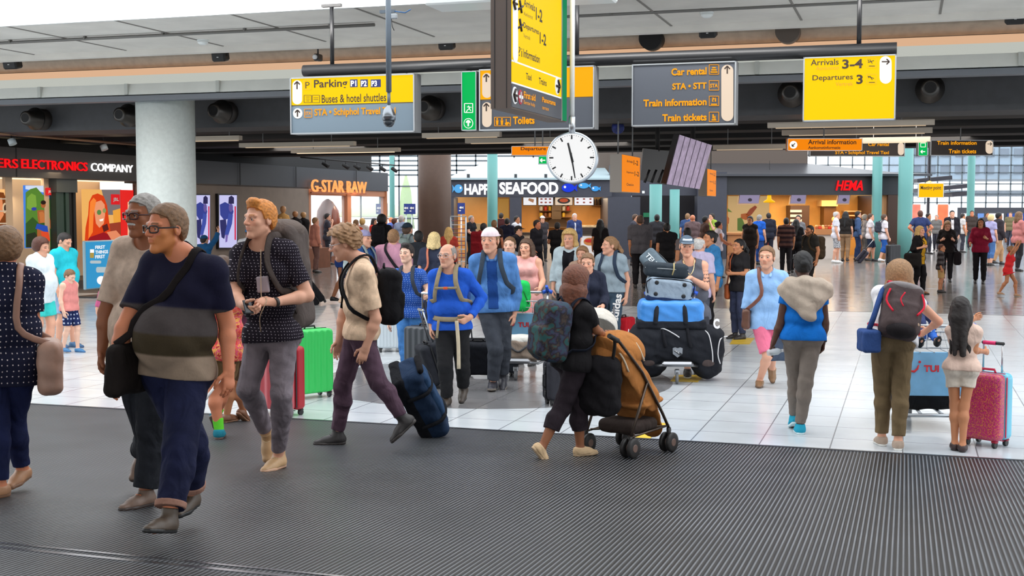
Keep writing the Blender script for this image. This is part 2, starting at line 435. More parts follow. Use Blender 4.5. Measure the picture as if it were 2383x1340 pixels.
# ---------------- columns
white_col=mat('speckled_column',(230,238,234),.6,bump=(30,.15),mottle=.05,mscale=12)
teal=mat('teal_paint',(104,166,162),.45)
def column(label,pxl,pxr,Y,m,z1,name='column',z0=0.0):
 a=at((pxl+pxr)/2,HOR+40,Y);r=(pxr-pxl)/2*mpp(Y)
 mb=MB().lathe((a.x,a.y,z0),UP,[(r,0),(r,z1*.25),(r,z1*.5),(r,z1-z0)],40)
 return struct(name,mb,m)
column('',323,456,25.4,white_col,z3+.1)
column('',974,1050,45.0,mat('brown_column',(92,70,58),.6,mottle=.06,mscale=8),4.2)
for l,r,Y,z1 in((1134,1158,47,4.2),(1511,1540,48,3.06),(1558,1581,50.5,2.9),(2028,2051,52,5.2),(2089,2122,51,5.6),(2249,2266,75,7),(907,919,58,7)):
 column('',l,r,Y,teal,z1)
# ================================================================ signs and hanging things
class PL:
 """an upright plane: 't' faces the viewer across the hall, 's' is a side wall facing right, 'y' faces the camera square on"""
 def __init__(s,kind,v):
  s.kind,s.v=kind,v
  s.x={'t':ES,'s':ET,'y':Vector((1,0,0))}[kind]
  s.n=s.x.cross(UP)
  s.pn={'t':ET,'s':ES,'y':Vector((0,1,0))}[kind]
  s.R=Matrix((s.x,-s.n,UP)).transposed()
 def P(s,px,py,off=0.0):return on_plane(px,py,s.pn,s.v)+s.n*off
 def rect(s,x0,y0,x1,y1,off=0.0):
  """pixel box (its left and right ends, top and bottom measured at the middle) -> origin lower-left, width, height"""
  xm=(x0+x1)/2
  a=s.P(x0,(y0+y1)/2);b=s.P(x1,(y0+y1)/2)
  zt,zb=s.P(xm,y0).z,s.P(xm,y1).z
  return Vector((a.x,a.y,zb))+s.n*off,(Vector((b.x,b.y,0))-Vector((a.x,a.y,0))).length,zt-zb
def panel(pl,x0,y0,x1,y1,m,name,parent,off=.01,th=.012,bev=0):
 o,w_,h_=pl.rect(x0,y0,x1,y1,off)
 c=o+pl.x*w_/2+UP*h_/2-pl.n*th/2
 return MB().box(c,(w_,th,h_),pl.R,bev).build(name,m,parent)
def ptext(pl,body,x0,y0,x1,y1,m,parent,off=.012,bold=0.0,ext=0,slant=0.0,name='lettering'):
 o,w_,h_=pl.rect(x0,y0,x1,y1,off)
 return text3(body,o,o+pl.x*w_,o+UP*h_,m,parent,bold,ext,slant,name)
def poly(pl,pts,m,name,parent,off=.012,th=.004):
 return MB().prism([pl.P(x,y,off)for x,y in pts],pl.n*-th).build(name,m,parent)
def ell(cx,cy,rx,ry,n=20,a0=0,a1=360):
 return[(cx+rx*math.cos(math.radians(a0+(a1-a0)*i/n)),cy+ry*math.sin(math.radians(a0+(a1-a0)*i/n)))for i in range(n+(0 if a1-a0>=360 else 1))]
def pill(cx,y0,y1,r):return ell(cx,y0+r,r,r,10,180,360)+ell(cx,y1-r,r,r,10,0,180)
def strokes(pl,segs,m,name,parent,wd=2.2,off=.02):
 mb=MB()
 for a,b in segs:
  dx,dy=b[0]-a[0],b[1]-a[1];L=math.hypot(dx,dy);nx,ny=-dy/L*wd/2,dx/L*wd/2
  mb.prism([pl.P(a[0]+nx,a[1]+ny,off),pl.P(b[0]+nx,b[1]+ny,off),pl.P(b[0]-nx,b[1]-ny,off),pl.P(a[0]-nx,a[1]-ny,off)],pl.n*-.004)
 return mb.build(name,m,parent)
def arrow(pl,cx,cy,r,ang,m,parent,wd=3,off=.025,name='arrow'):
 a=math.radians(ang);ux,uy=math.cos(a),-math.sin(a)
 tip=(cx+ux*r,cy+uy*r);tail=(cx-ux*r,cy-uy*r)
 def rot(d,q):c,s_=math.cos(math.radians(q)),math.sin(math.radians(q));return(d[0]*c-d[1]*s_,d[0]*s_+d[1]*c)
 b1=rot((-ux,-uy),42);b2=rot((-ux,-uy),-42);k=r*1.05
 return strokes(pl,[(tail,tip),(tip,(tip[0]+b1[0]*k,tip[1]+b1[1]*k)),(tip,(tip[0]+b2[0]*k,tip[1]+b2[1]*k))],m,name,parent,wd,off)
def outline(pl,x0,y0,x1,y1,m,parent,wd=1.4,name='pictogram',off=.02,extra=()):
 return strokes(pl,[((x0,y0),(x1,y0)),((x1,y0),(x1,y1)),((x1,y1),(x0,y1)),((x0,y1),(x0,y0))]+list(extra),m,name,parent,wd,off)
G_Y,G_Y2,G_O,G_GR,G_W=glow((255,210,0),.97),glow((255,176,10),.95),glow((255,140,10),.9),glow((0,190,90),.9),glow((255,252,244),1.1)
SLATE=mat('slate_face',(70,74,82),.45,emit=0)
INK=mat('ink',(40,22,10),.6);GOLD=glow((255,166,20),1.0);WHITE=mat('white_paint',(240,240,238),.5)
ALU=metal((190,194,198),.35);ALU_D=mat('grey_casing',(120,122,124),.5)
def sign_box(pl,name,label,x0,y0,x1,y1,depth,cat='sign',group=None,casing=ALU_D,rim=3):
 o,w_,h_=pl.rect(x0,y0,x1,y1)
 root=empty(name,o+pl.x*w_/2,label,cat,group)
 c=o+pl.x*w_/2+UP*h_/2-pl.n*(depth/2+.004)
 MB().box(c,(w_,depth,h_),pl.R).build('casing',casing,root)
 mb=MB();t=mpp(o.y)*rim
 for k,sz in((Vector((0,0,h_/2-t/2)),(w_,.03,t)),(Vector((0,0,-h_/2+t/2)),(w_,.03,t)),(Vector((-w_/2+t/2,0,0)),(t,.03,h_)),(Vector((w_/2-t/2,0,0)),(t,.03,h_))):
  mb.box(o+pl.x*(w_/2+k.x)+UP*(h_/2+k.z)+pl.n*.012,sz,pl.R)
 mb.build('frame',ALU,root)
 return root
TS=st(at(820,160,17.6))[1]
A=PL('t',TS)
# long black tube that carries the signs
a=A.P(700,166,-.1);b=A.P(2087,108,-.1);zt=(a.z+b.z)/2
root=empty('sign_tube',Vector((a.x,a.y,zt)),'long black horizontal tube carrying the row of wayfinding signs','tube')
MB().cyl(Vector((a.x,a.y,zt)),Vector((b.x,b.y,zt)),.082,24).build('tube',mat('black_tube',(24,24,26),.35),root)
for px,py in((766,160),(1338,140),(1998,112)):
 q=A.P(px,py,-.1);q.z=zt
 MB().cyl(q,Vector((q.x,q.y,5.02)),.03,12).box(Vector((q.x,q.y,5.0)),(.3,.06,.04),HALL).build('hanger',mat('black_tube',(24,24,26),.35),root)
def hangers(pl,root,xs,y):
 for x in xs:
  q=pl.P(x,y,-.1);MB().cyl(q,Vector((q.x,q.y,zt-.07)),.012,8).build('hanger',ALU_D,root)
# parking sign
r=sign_box(A,'wayfinding_sign','yellow and grey hanging sign for parking and hotel shuttle buses',677,176,966,310,.22,group=None)
panel(A,680,179,963,241,G_Y,'yellow_panel',r,.012)
panel(A,680,244,963,307,mat('slate_light',(104,120,132),.45),'grey_panel',r,.012)
poly(A,pill(693,187,243,11),G_W,'arrow_field',r,.018);arrow(A,693,199,9,90,INK,r)
poly(A,ell(694,264,11,12),G_W,'arrow_field',r,.018);arrow(A,694,264,8,90,INK,r)
ptext(A,'P',712,191,722,206,INK,r,.02);outline(A,709,187,725,208,mat('amber_line',(200,140,20),.6),r)
ptext(A,'Parking',732,185,810,209,INK,r,.02,.02)
for i,(x,tx)in enumerate(((816,'P1'),(840,'P2'),(864,'P3'))):
 panel(A,x,185,x+17+(6 if i==2 else 0),203,mat('blue_plate',(30,50,150),.5,emit=.5),'blue_plate',r,.02);ptext(A,tx,x+2,188,x+15,201,WHITE,r,.025,.03)
outline(A,709,222,726,239,INK,r,1,extra=[((713,226),(722,226)),((713,231),(722,231)),((714,235),(721,235))])
outline(A,728,222,745,239,INK,r,1,extra=[((731,228),(742,228)),((731,232),(742,232))])
ptext(A,'Buses & hotel shuttles',750,219,900,238,INK,r,.02,.012)
outline(A,710,254,727,273,GOLD,r,1.2);ptext(A,'STA',712,260,725,268,GOLD,r,.02,.02)
ptext(A,'STA • Schiphol Travel Taxi',733,251,922,272,GOLD,r,.02,.025)
hangers(A,r,(700,940),176)
# emergency exit strip
r=sign_box(A,'exit_sign','narrow green emergency exit sign with running figure and white arrow',1075,166,1110,304,.2,rim=2)
panel(A,1077,168,1108,302,G_GR,'green_panel',r,.012)
outline(A,1082,241,1101,262,G_W,r,1.6,extra=[((1091,246),(1094,252)),((1094,252),(1089,256)),((1089,256),(1086,261)),((1093,253),(1097,258)),((1088,249),(1098,250))])
poly(A,ell(1091,287,11,12),G_W,'arrow_field',r,.018);poly(A,ell(1091,287,9.5,10.5),G_GR,'arrow_disc',r,.021);arrow(A,1091,287,7,90,G_W,r,3.4)
hangers(A,r,(1090,),166)
# toilets sign behind the box sign
r=sign_box(A,'wayfinding_sign','yellow and grey hanging sign for the toilets, partly behind the tall box sign',1116,157,1384,302,.22)
panel(A,1119,160,1381,228,G_Y2,'yellow_panel',r,.012);panel(A,1119,231,1381,299,SLATE,'grey_panel',r,.012)
poly(A,pill(1134,170,228,11),mat('cream_field',(250,226,200),.5,emit=.8),'arrow_field',r,.018);arrow(A,1133,182,9,90,INK,r)
poly(A,pill(1134,238,296,11),mat('cream_field',(250,226,200),.5,emit=.8),'arrow_field',r,.018);arrow(A,1133,250,9,90,INK,r)
outline(A,1152,273,1189,293,GOLD,r,1.2)
for x in(1158,1169):poly(A,[(x-3,280),(x+3,280),(x+2,291),(x-2,291)],GOLD,'pictogram',r,.02);poly(A,ell(x,277,2,2.2,8),GOLD,'pictogram',r,.02)
strokes(A,[((1179,277),(1179,285)),((1179,285),(1185,285)),((1185,285),(1187,290))],GOLD,'pictogram',r,1.8);poly(A,ell(1180,288,4,3.6,10),GOLD,'pictogram',r,.018)
ptext(A,'Toilets',1195,271,1245,289,GOLD,r,.02,.03);hangers(A,r,(1140,1360),157)
# car rental sign
r=sign_box(A,'wayfinding_sign','dark grey hanging sign listing car rental and train information in orange',1471,146,1713,292,.2)
panel(A,1474,149,1710,289,SLATE,'grey_panel',r,.012)
poly(A,pill(1693,151,282,14),mat('cream_field',(250,226,200),.5,emit=.8),'arrow_field',r,.018);arrow(A,1693,163,9,90,INK,r)
for tx,x,y in(('Car rental',1563,158),('STA • STT',1565,193),('Train information',1498,230),('Train tickets',1542,265)):
 ptext(A,tx,x,y,1645,y+(17 if 'a' in tx else 15),GOLD,r,.02,.03)
for y in(151,188,224,261):outline(A,1651,y,1673,y+22,GOLD,r,1.3)
strokes(A,[((1654,168),(1670,168)),((1656,163),(1668,163)),((1658,158),(1666,158))],GOLD,'pictogram',r,3)
ptext(A,'STA',1653,195,1671,204,GOLD,r,.02,.03);ptext(A,'?i',1657,227,1667,237,GOLD,r,.02,.03)
strokes(A,[((1655,243),(1669,243)),((1660,266),(1660,276)),((1657,279),(1667,279)),((1664,270),(1664,277))],GOLD,'pictogram',r,3)
hangers(A,r,(1500,1690),146)
# arrivals 3-4
r=sign_box(A,'wayfinding_sign','large yellow hanging sign for arrivals and departures 3 with right arrow',1869,130,2085,281,.2)
panel(A,1872,133,2082,278,G_Y,'yellow_panel',r,.012)
poly(A,pill(2061,131,195,14),G_W,'arrow_field',r,.018);arrow(A,2061,144,9,0,INK,r)
ptext(A,'Arrivals',1887,138,1952,152,INK,r,.02,.012);ptext(A,'Aankomst',1899,154,1953,163,mat('amber_ink',(190,120,10),.6),r,.02)
ptext(A,'3-4',1960,138,2008,160,INK,r,.02,.03)
ptext(A,'Departures',1891,174,1985,190,INK,r,.02,.012);ptext(A,'Vertrek',1945,191,1985,200,mat('amber_ink',(190,120,10),.6),r,.02)
ptext(A,'3',1993,174,2008,196,INK,r,.02,.03)
for y,k in((135,1),(173,-1)):
 outline(A,2017,y,2039,y+22,mat('amber_line',(200,140,20),.6),r,.8);strokes(A,[((2020,y+8+3*k),(2034,y+8-2*k)),((2024,y+4),(2030,y+13)),((2020,y+4),(2022,y+9)),((2022,y+19),(2036,y+19))],INK,'pictogram',r,1.6)
hangers(A,r,(1890,2060),130)
# tall box sign in front of the row: long face towards the right, dark end face towards the viewer
Y1=11.9
e0=at(1190,250,Y1);sF,tN=st(e0)
e1=on_s(1305,200,sF);tFar=st(e1)[1]
e2=on_s(1318,200,sF);tFar2=st(e2)[1]
zb=on_s(1190,252,sF).z;e3=on_t(1142,245,tN);sL=st(e3)[0];zt2=zb+1.5
root=empty('box_sign',HS((sL+sF)/2,(tN+tFar)/2,zb),'tall yellow box sign with brown end face above the clock','sign')
MB().box(HS((sL+sF)/2,(tN+tFar2)/2,(zb+zt2)/2),(sF-sL,tFar2-tN,zt2-zb),HALL).build('casing',mat('bronze_casing',(92,80,74),.4,.3),root)
mb=MB()
for k in(.2,.77):mb.box(HS(sL+(sF-sL)*k,tN-.002,(zb+zt2)/2),(.006,.006,zt2-zb-.01),HALL)
mb.build('seam',black_c,root)
B=PL('s',sF+.004)
def bz(k):return zb+(zt2-zb)*k
def bpanel(t0,t1,za,z_b,m,name,off=.004):return MB().box(HS(sF+off,tN+(tFar-tN)*(t0+t1)/2,(za+z_b)/2),(.008,(tFar-tN)*(t1-t0),z_b-za),HALL).build(name,m,root)
zA=on_s(1190,192,sF).z;zB_=on_s(1190,141,sF).z
bpanel(0,1,zb+.015,zA-.01,SLATE,'grey_panel');bpanel(0,1,zA+.008,zB_-.008,G_Y,'yellow_panel');bpanel(0,1,zB_+.008,zt2,G_Y,'yellow_panel')
for z in(zA,zB_):bpanel(0,1,z-.008,z+.008,WHITE,'trim',.005)
MB().box(HS(sF+.006,(tFar+tFar2)/2,(zb+zt2)/2),(.01,(tFar2-tFar)*.8,zt2-zb-.02),HALL).build('green_panel',glow((0,150,95),.7),root)
MB().box(HS(sF+.008,tFar,(zb+zt2)/2),(.012,.03,zt2-zb),HALL).build('trim',ALU,root)
def btext(body,x0,ya,yb,x1,yc,m,bold=.02):
 """x0: left px, ya top and yb bottom px at the left end, x1 right px; a line set level on the long face"""
 p0=on_s(x0,yb,sF);p1=on_s(x1,yc,sF);h_=on_s(x0,ya,sF).z-p0.z
 o=Vector((p0.x,p0.y,p0.z))+ES*.014;L=Vector((p1.x-p0.x,p1.y-p0.y,0))
 return text3(body,o,o+L,o+UP*h_,m,root,bold)
AMB=mat('amber_ink2',(60,40,6),.6)
btext('Arrivals',1216,-4,14,1242,24,INK);btext('Aankomst',1216,26,35,1237,44,AMB,0);btext('1-2',1244,16,46,1259,54,INK,.03)
btext('Departures',1215,51,68,1251,82,INK);btext('Vertrek',1215,77,87,1231,93,AMB,0);btext('1-2',1253,74,101,1268,110,INK,.03)
btext('Information',1215,113,133,1253,148,INK);btext('?i',1204,108,130,1212,132,INK,0)
btext('Taxi',1221,169,184,1234,189,INK);btext('Trains',1251,180,195,1269,202,INK)
btext('First aid',1216,212,228,1243,236,GOLD);btext('Eerste hulp',1216,233,244,1242,250,GOLD,0);btext('Panorama',1259,225,237,1290,247,GOLD);btext('terrace',1259,247,254,1274,259,GOLD,0)
def bdisc(x,y,r_,m,name='arrow_field',h=None):
 c=on_s(x,y,sF)+ES*.012;R_=r_*mpp(c.y);k=1.0
 mb=MB();vs=[c+ET*(math.cos(i*math.pi/10)*R_*k)+UP*(math.sin(i*math.pi/10)*R_+(h or 0)*(1 if math.sin(i*math.pi/10)>0 else-1))for i in range(20)]
 return mb.prism(vs,-ES*.006).build(name,m,root)
def barrow(x,y,r_,sgn):
 c=on_s(x,y,sF)+ES*.02;R_=r_*mpp(c.y);mb=MB()
 tip=c+ET*R_*sgn
 for a_,b_ in((c-ET*R_*sgn,tip),(tip,tip-ET*R_*sgn+UP*R_),(tip,tip-ET*R_*sgn-UP*R_)):mb.tube([a_,b_],.012,6)
 return mb.build('arrow',INK,root)
bdisc(1196,222,20,WHITE);barrow(1196,222,14,-1);bdisc(1295,200,20,WHITE);barrow(1295,201,14,1)
bdisc(1197,62,20,WHITE,h=.26);barrow(1195,8,14,-1);bdisc(1209,226,17,mat('red_cross_field',(180,30,60),.5),'pictogram')
for dx,dz in((.02,.1),(.1,.03)):
 c=on_s(1209,226,sF)+ES*.016;MB().box(c,(.006,dx*1.2,dz),HALL).box(c,(.006,.035,.1),HALL).build('pictogram',WHITE,root)
for(x,y)in((1205,17),(1205,60)):
 c=on_s(x+3,y,sF)+ES*.016;MB().tube([c-ET*.07-UP*.03,c+ET*.07+UP*.02],.012,6).tube([c-ET*.03+UP*.06,c+ET*.03-UP*.05],.012,6).build('pictogram',INK,root)
[MB().cyl(HS((sL+sF)/2,t_,zt2),HS((sL+sF)/2,t_,5.2),.02).build('hanger',ALU_D,root)for t_ in(tN+.3,tFar-.2)]
# white light trough above the signs
a=at(993,10,14.3);b=at(1430,0,14.3)
lt=Vector(((a.x+b.x)/2,14.3,a.z+.12))
root=empty('light_trough',lt,'white suspended light trough at the top edge above the box sign','ceiling light')
MB().box(lt,(abs(b.x-a.x),.55,.24),HALL,.02).build('housing',mat('white_enamel',(238,242,240),.4),root)
MB().box(lt+Vector((0,0,.32)),(.04,.04,.5),HALL).build('hanger',ALU,root)
# clock
Yc=13.6
C=PL('y',Yc)
cc=C.P(1331,367);R_=56*mpp(Yc)
root=empty('station_clock',cc,'round white station clock hanging on a white pole','clock')
ax=Vector((-.16,-1,0)).normalized();axx=UP.cross(ax).normalized()*-1
axx=Vector((1,-.16,0)).normalized()
MB().lathe(cc,-ax,[(R_*1.03,-.02),(R_*1.07,.0),(R_*1.07,.12),(R_*.98,.16)],56).build('housing',metal((196,204,212),.35),root)
MB().lathe(cc,ax,[(R_*.99,.016),(R_*.985,.024)],56).build('dial',mat('dial',(250,250,250),.4,emit=.9),root)
def cpt(ang,rr,off=.03):a_=math.radians(ang);return cc+axx*math.sin(a_)*rr*R_+UP*math.cos(a_)*rr*R_+ax*off
mb=MB()
for i in range(60):
 if i%5==0:mb.tube([cpt(i*6,.76),cpt(i*6,.93)],.0085,6)
 else:mb.tube([cpt(i*6,.90),cpt(i*6,.93)],.0028,4)
mb.build('hour_marks',mat('dial_ink',(20,20,22),.5),root)
MB().tube([cpt(170,-.2,.036),cpt(170,.86,.036)],[.012,.006],6).build('minute_hand',mat('dial_ink',(20,20,22),.5),root)
MB().tube([cpt(346,-.2,.04),cpt(346,.62,.04)],[.014,.011],6).build('hour_hand',mat('dial_ink',(20,20,22),.5),root)
MB().cyl(cc+UP*R_,cc+UP*(R_+.18),.036).build('collar',ALU,root)
MB().cyl(cc+UP*(R_+.17),Vector((cc.x,cc.y,4.75)),.027).build('pole',mat('white_enamel',(238,242,240),.4),root)
# dome camera on a grey pole
Yc=12.2
p0=at(903,22,Yc);p1=at(905,238,Yc);pc=at(904,271,Yc)
root=empty('dome_camera',pc,'grey dome security camera hanging from a long pole before the parking sign','camera')
gp=mat('grey_paint',(112,124,136),.4)
MB().tube([Vector((p1.x,p1.y,4.6)),Vector((p1.x,p1.y,p1.z+.1))],.027,14).tube([Vector((p1.x,p1.y,p1.z+.1)),Vector((p1.x,p1.y,p1.z-.03))],.016,12).build('pole',gp,root)
MB().lathe(Vector((p1.x,p1.y,pc.z)),UP,[(.0,-.105),(.03,-.1),(.052,-.07),(.058,-.035)],20).build('dome',mat('smoked_glass',(60,66,72),.08),root)
MB().lathe(Vector((p1.x,p1.y,pc.z)),UP,[(.066,-.035),(.064,.02),(.05,.07),(.02,.1),(.014,.115)],20).build('housing',metal((150,156,162),.3),root)
MB().box(Vector((p1.x,p1.y,4.62)),(.14,.14,.05)).build('bracket',gp,root)
# pipes, sprinklers, speakers, ducts
pipe=mat('grey_pipe',(120,118,114),.45,.4)
def run(name,label,x0,y0,x1,T,r_,m,cat='pipe'):
 q0=on_t(x0,y0,T);q1=on_t(x1,y0,T);q1.z=q0.z
 mb=MB().cyl(q0,q1,r_,10)
 n=int((q1-q0).length/1.6)
 root=tag(mb.build(name,m),label,cat)
 c=MB()
 for i in range(n+1):
  q=q0.lerp(q1,(i+.5)/(n+1));c.box(q+UP*.05,(.03,r_*2.6,.12),HALL)
 c.build('clamp',m,root)
 return q0,q1
run('sprinkler_pipe','dark sprinkler pipe along the left ceiling edge, ending by the camera pole',-60,103,872,tA+1.4,.026,pipe)
run('conduit','thin cable conduit along the edge of the ceiling recess',-60,124,2450,tB-.25,.018,pipe)
run('conduit','second thin cable conduit just beneath the first one',-60,128,2450,tB-.1,.014,pipe)
run('sprinkler_pipe','dark sprinkler pipe across the ceiling on the right',1320,38,2450,tA+1.7,.026,pipe)
spk=mat('black_speaker',(24,24,25),.5)
for(x,y,wd),lab in zip(((29,148,38),(513,131,36),(1040,104,36),(1648,75,40),(2362,42,44)),('black loudspeaker at the far left under the ceiling edge','black loudspeaker under the ceiling left of the parking sign','black loudspeaker under the ceiling left of the box sign','black loudspeaker above the car rental sign','black loudspeaker in the top right corner')):
 c=on_t(x,y,tB+.45);k=mpp(c.y);W_=wd*k
 root=empty('loudspeaker',c,lab,'loudspeaker','loudspeakers under the ceiling edge')
 MB().box(c,(W_,W_*.7,W_*.62),HALL@Matrix.Rotation(.25,3,'X'),.03).build('cabinet',spk,root)
 MB().box(c-ET*W_*.36-UP*W_*.1,(W_*.12,.01,.012),HALL).build('badge',WHITE,root)
 q=c+UP*W_*.55
 MB().tube([c-ES*W_*.52,q-ES*W_*.52,q+ES*W_*.52,c+ES*W_*.52],.012,6).cyl(q,q+UP*.25,.012,6).build('bracket',spk,root)
duct_m=metal((90,88,86),.4)
for(x,y),lab in zip(((58,274),(276,266),(496,257),(985,248),(1838,214),(2165,203)),('dark round air duct nozzle above the electronics shop sign','air duct nozzle just left of the white column','air duct nozzle just right of the white column','air duct nozzle between parking sign and green exit sign','air duct nozzle just left of the large arrivals sign','air duct nozzle at right of the large arrivals sign')):
 c=on_t(x,y,tD-.62)
 root=empty('duct_nozzle',c,lab,'air duct','air duct nozzles along the dark bulkhead')
 MB().lathe(c,ET,[(.11,0),(.15,.02),(.17,.2),(.25,.32),(.25,.36)],28).build('cone',duct_m,root)
 MB().lathe(c,ET,[(.235,.34),(.235,.95)],28).build('pipe',mat('dark_duct',(58,54,52),.45,.5),root)
 MB().lathe(c,ET,[(.1,-.004),(.1,.01)],24).build('opening',black_c,root)
for(x,y),lab in zip(((1513,88),(1832,71)),('black round duct opening in the ceiling recess above the car rental sign','brown round duct cap in the ceiling recess before the arrivals sign')):
 c=on_t(x,y,tlip-.25)
 thing1('duct_opening',MB().lathe(c,ET,[(.2,0),(.2,.3)],28),black_c if x<1600 else mat('recess_cap',(104,94,86),.8),lab,'air duct')
# white cable tray / light battens under the low ceiling
bat=mat('batten',(196,184,168),.6)
for(x0,x1,y,T),lab in zip(((560,826,336,tD+2.5),(680,930,350,tD+5),(985,1165,314,tD+.9),(1085,1330,326,tD+2.2),(1787,2175,288,tD+.8),(1820,2170,306,tD+1.8),(2000,2165,325,tD+3.4),(430,560,322,tD+1.2),(1660,1830,342,tD+4)),('long pale ceiling batten below the parking sign','ceiling batten with a lit end over the fashion shop fascia','pale ceiling batten below the green exit sign','pale ceiling batten behind the clock','long pale ceiling batten right under the large arrivals sign','second pale ceiling batten below the large arrivals sign','lit ceiling batten over the black train signs','pale ceiling batten right of the white column','pale ceiling batten left of the arrival information sign')):
 q0=on_t(x0,y,T);q1=on_t(x1,y,T);L=(Vector((q1.x,q1.y,0))-Vector((q0.x,q0.y,0))).length;c=(q0+q1)/2;c.z=(q0.z+q1.z)/2
 root=empty('ceiling_batten',c,lab,'ceiling light','pale light battens under the low ceiling')
 MB().box(c,(L,.16,.1),HALL).build('housing',bat,root)
 MB().box(c-UP*.055,(L*.9,.08,.02),HALL).build('lamp',glow((255,226,190),1.2 if 'lit' in lab else .5),root)
 [MB().box(c+UP*.2+ES*L*x_,(.015,.015,.4),HALL).build('hanger',ALU_D,root)for x_ in(-.3,.3)]
# smaller signs deeper in the hall
D=PL('t',st(at(1455,400,22))[1]);
def small(name,label,pl,x0,y0,x1,y1,face,texts,depth=.12,m_txt=INK,extra=None):
 r_=sign_box(pl,name,label,x0,y0,x1,y1,depth,rim=1.2,casing=mat('amber_casing',(190,110,20),.5)if face in(G_O,)else ALU_D)
 panel(pl,x0+.8,y0+.8,x1-.8,y1-.8,face,'face',r_,.013)
 for tx,a_,b_,c_,d_ in texts:ptext(pl,tx,a_,b_,c_,d_,m_txt,r_,.022,.02)
 q=pl.P((x0+x1)/2,y0,-.06);MB().cyl(q,q+UP*max(.1,(4.9 if st(q)[1]<tD+.65 else 4.2 if q.y<60 else 9.5)-q.z),.012,6).build('hanger',ALU_D,r_)
 return r_
D2=PL('y',24)
BLK=mat('black_face',(34,22,18),.5)
r=small('information_sign','orange arrival information sign with diagonal arrow',D2,1832,322,2006,351,G_O,[('Arrival information',1880,325,1992,336),('Aankomstinformatie',1880,340,1955,347)])
poly(D2,ell(1846,337,9,9),G_W,'arrow_field',r,.02);arrow(D2,1846,337,5,225,INK,r,2)
r=small('information_sign','orange departure information sign half hidden by the clock',D2,1190,340,1300,362,G_O,[('Departure information',1212,342,1340,352)])
D3=PL('y',27)
r=small('direction_sign','black sign for car rental and travel taxi behind the arrival information sign',D3,1884,330,2105,364,BLK,[('Car rental',2020,332,2068,340),('STA • Schiphol Travel Taxi',1943,351,2068,361)],m_txt=GOLD)
poly(D3,pill(2096,332,361,7),mat('cream_field',(250,226,200),.5,emit=.8),'arrow_field',r,.02)
r=small('direction_sign','black sign for train information and train tickets at far right',D3,2165,326,2310,362,BLK,[('Train information',2180,328,2272,337),('Train tickets',2207,347,2271,357)],m_txt=GOLD)
poly(D3,pill(2302,327,358,9),mat('cream_field',(250,226,200),.5,emit=.8),'arrow_field',r,.02);arrow(D3,2302,335,5,0,INK,r,1.5)
r=small('exit_sign','small green exit sign beside the black train sign',D3,2136,329,2158,363,G_GR,[]);arrow(D3,2147,353,5,180,G_W,r,2);outline(D3,2142,333,2153,342,G_W,r,1.2)
r=small('exit_sign','small green exit sign with left arrow beside the clock',D2,1253,363,1273,382,G_GR,[]);arrow(D2,1263,373,6,180,G_W,r,2.4)
D4=PL('y',70);hbar=struct('ceiling_far',MB().box((at(2160,300,72).x,72,9.6),(6,6,.3)),black_c)
r=small('information_sign','yellow hanging sign in the far right hall',D4,2137,426,2196,460,glow((255,190,0),1.0),[('Meeting point',2142,432,2190,444)])
# the two orange box signs with grey end faces, set along the hall
def side_box(label,x0,xm,x1,ya,yb,Y):
 q=at(xm,yb,Y);s_,t_=st(q);l_=st(on_t(x0,yb,t_))[0];far=st(on_s(x1,(ya+yb)/2,s_))[1];z0=q.z;zz=at(xm,ya,Y).z
 r_=empty('direction_sign',HS((s_+l_)/2,(t_+far)/2,z0),label,'sign')
 MB().box(HS((s_+l_)/2,(t_+far)/2,(z0+zz)/2),(s_-l_,far-t_,zz-z0),HALL).build('casing',mat('grey_casing2',(150,142,134),.5),r_)
 MB().box(HS(s_+.004,(t_+far)/2,(z0+zz)/2),(.012,(far-t_)*.96,(zz-z0)*.97),HALL).build('face',G_O,r_)
 W_=far-t_;H_=zz-z0
 for tx,k,w0,w1 in(('Arrivals',.8,.22,.55),('1-2',.76,.6,.85),('Departures',.5,.22,.6),('1-2',.46,.65,.9),('Check-in',.18,.22,.6)):
  o=HS(s_+.018,t_+W_*w0,z0+H_*k);text3(tx,o,o+ET*W_*(w1-w0),o+UP*H_*(.07 if w0<.5 else .13),INK,r_,.02)
 [MB().cyl(HS((s_+l_)/2,y_,zz),HS((s_+l_)/2,y_,4.15),.014).build('hanger',ALU_D,r_)for y_ in(t_+.2,far-.2)]
side_box('orange box sign with grey end face right of the clock',1419,1446,1489,358,447,24)
side_box('narrow orange box sign right of the flight board',1625,1645,1666,392,456,34)
# flight information boards
bd=[at(1580,313,25),at(1657,338,26.2),at(1628,440,26.2),at(1550,428,25)]
root=empty('flight_board',(bd[0]+bd[2])/2,'slanted flight information board of purple grey strips','display board')
fb1=root;nrm=(bd[1]-bd[0]).cross(bd[3]-bd[0]).normalized()
if nrm.y>0:nrm=-nrm
MB().prism(bd,-nrm*.12).build('casing',mat('black_frame',(20,20,24),.5),root)
for i in range(6):
 a0,a1=(i+.08)/6,(i+.92)/6
 q=[bd[0].lerp(bd[1],a0),bd[0].lerp(bd[1],a1),bd[3].lerp(bd[2],a1),bd[3].lerp(bd[2],a0)]
 MB().prism([p_+nrm*.012 for p_ in q],-nrm*.01).build('screen',mat('flap_screen',(150,134,158),.35,emit=.6,mottle=.2,mscale=9),root)
bd2=[at(1497,345,27),at(1560,352,28),at(1552,430,28),at(1490,418,27)]
root=empty('flight_board',(bd2[0]+bd2[2])/2,'dark back of a second flight board left of the slanted one','display board')
MB().prism(bd2,(0,.15,0)).build('casing',mat('black_frame',(20,20,24),.5),root)
for i in range(4):MB().tube([at(1500+16*i,425,26.8),at(1512+16*i,395,26.8)],.03,6).build('bracket',mat('black_frame',(20,20,24),.5),root)
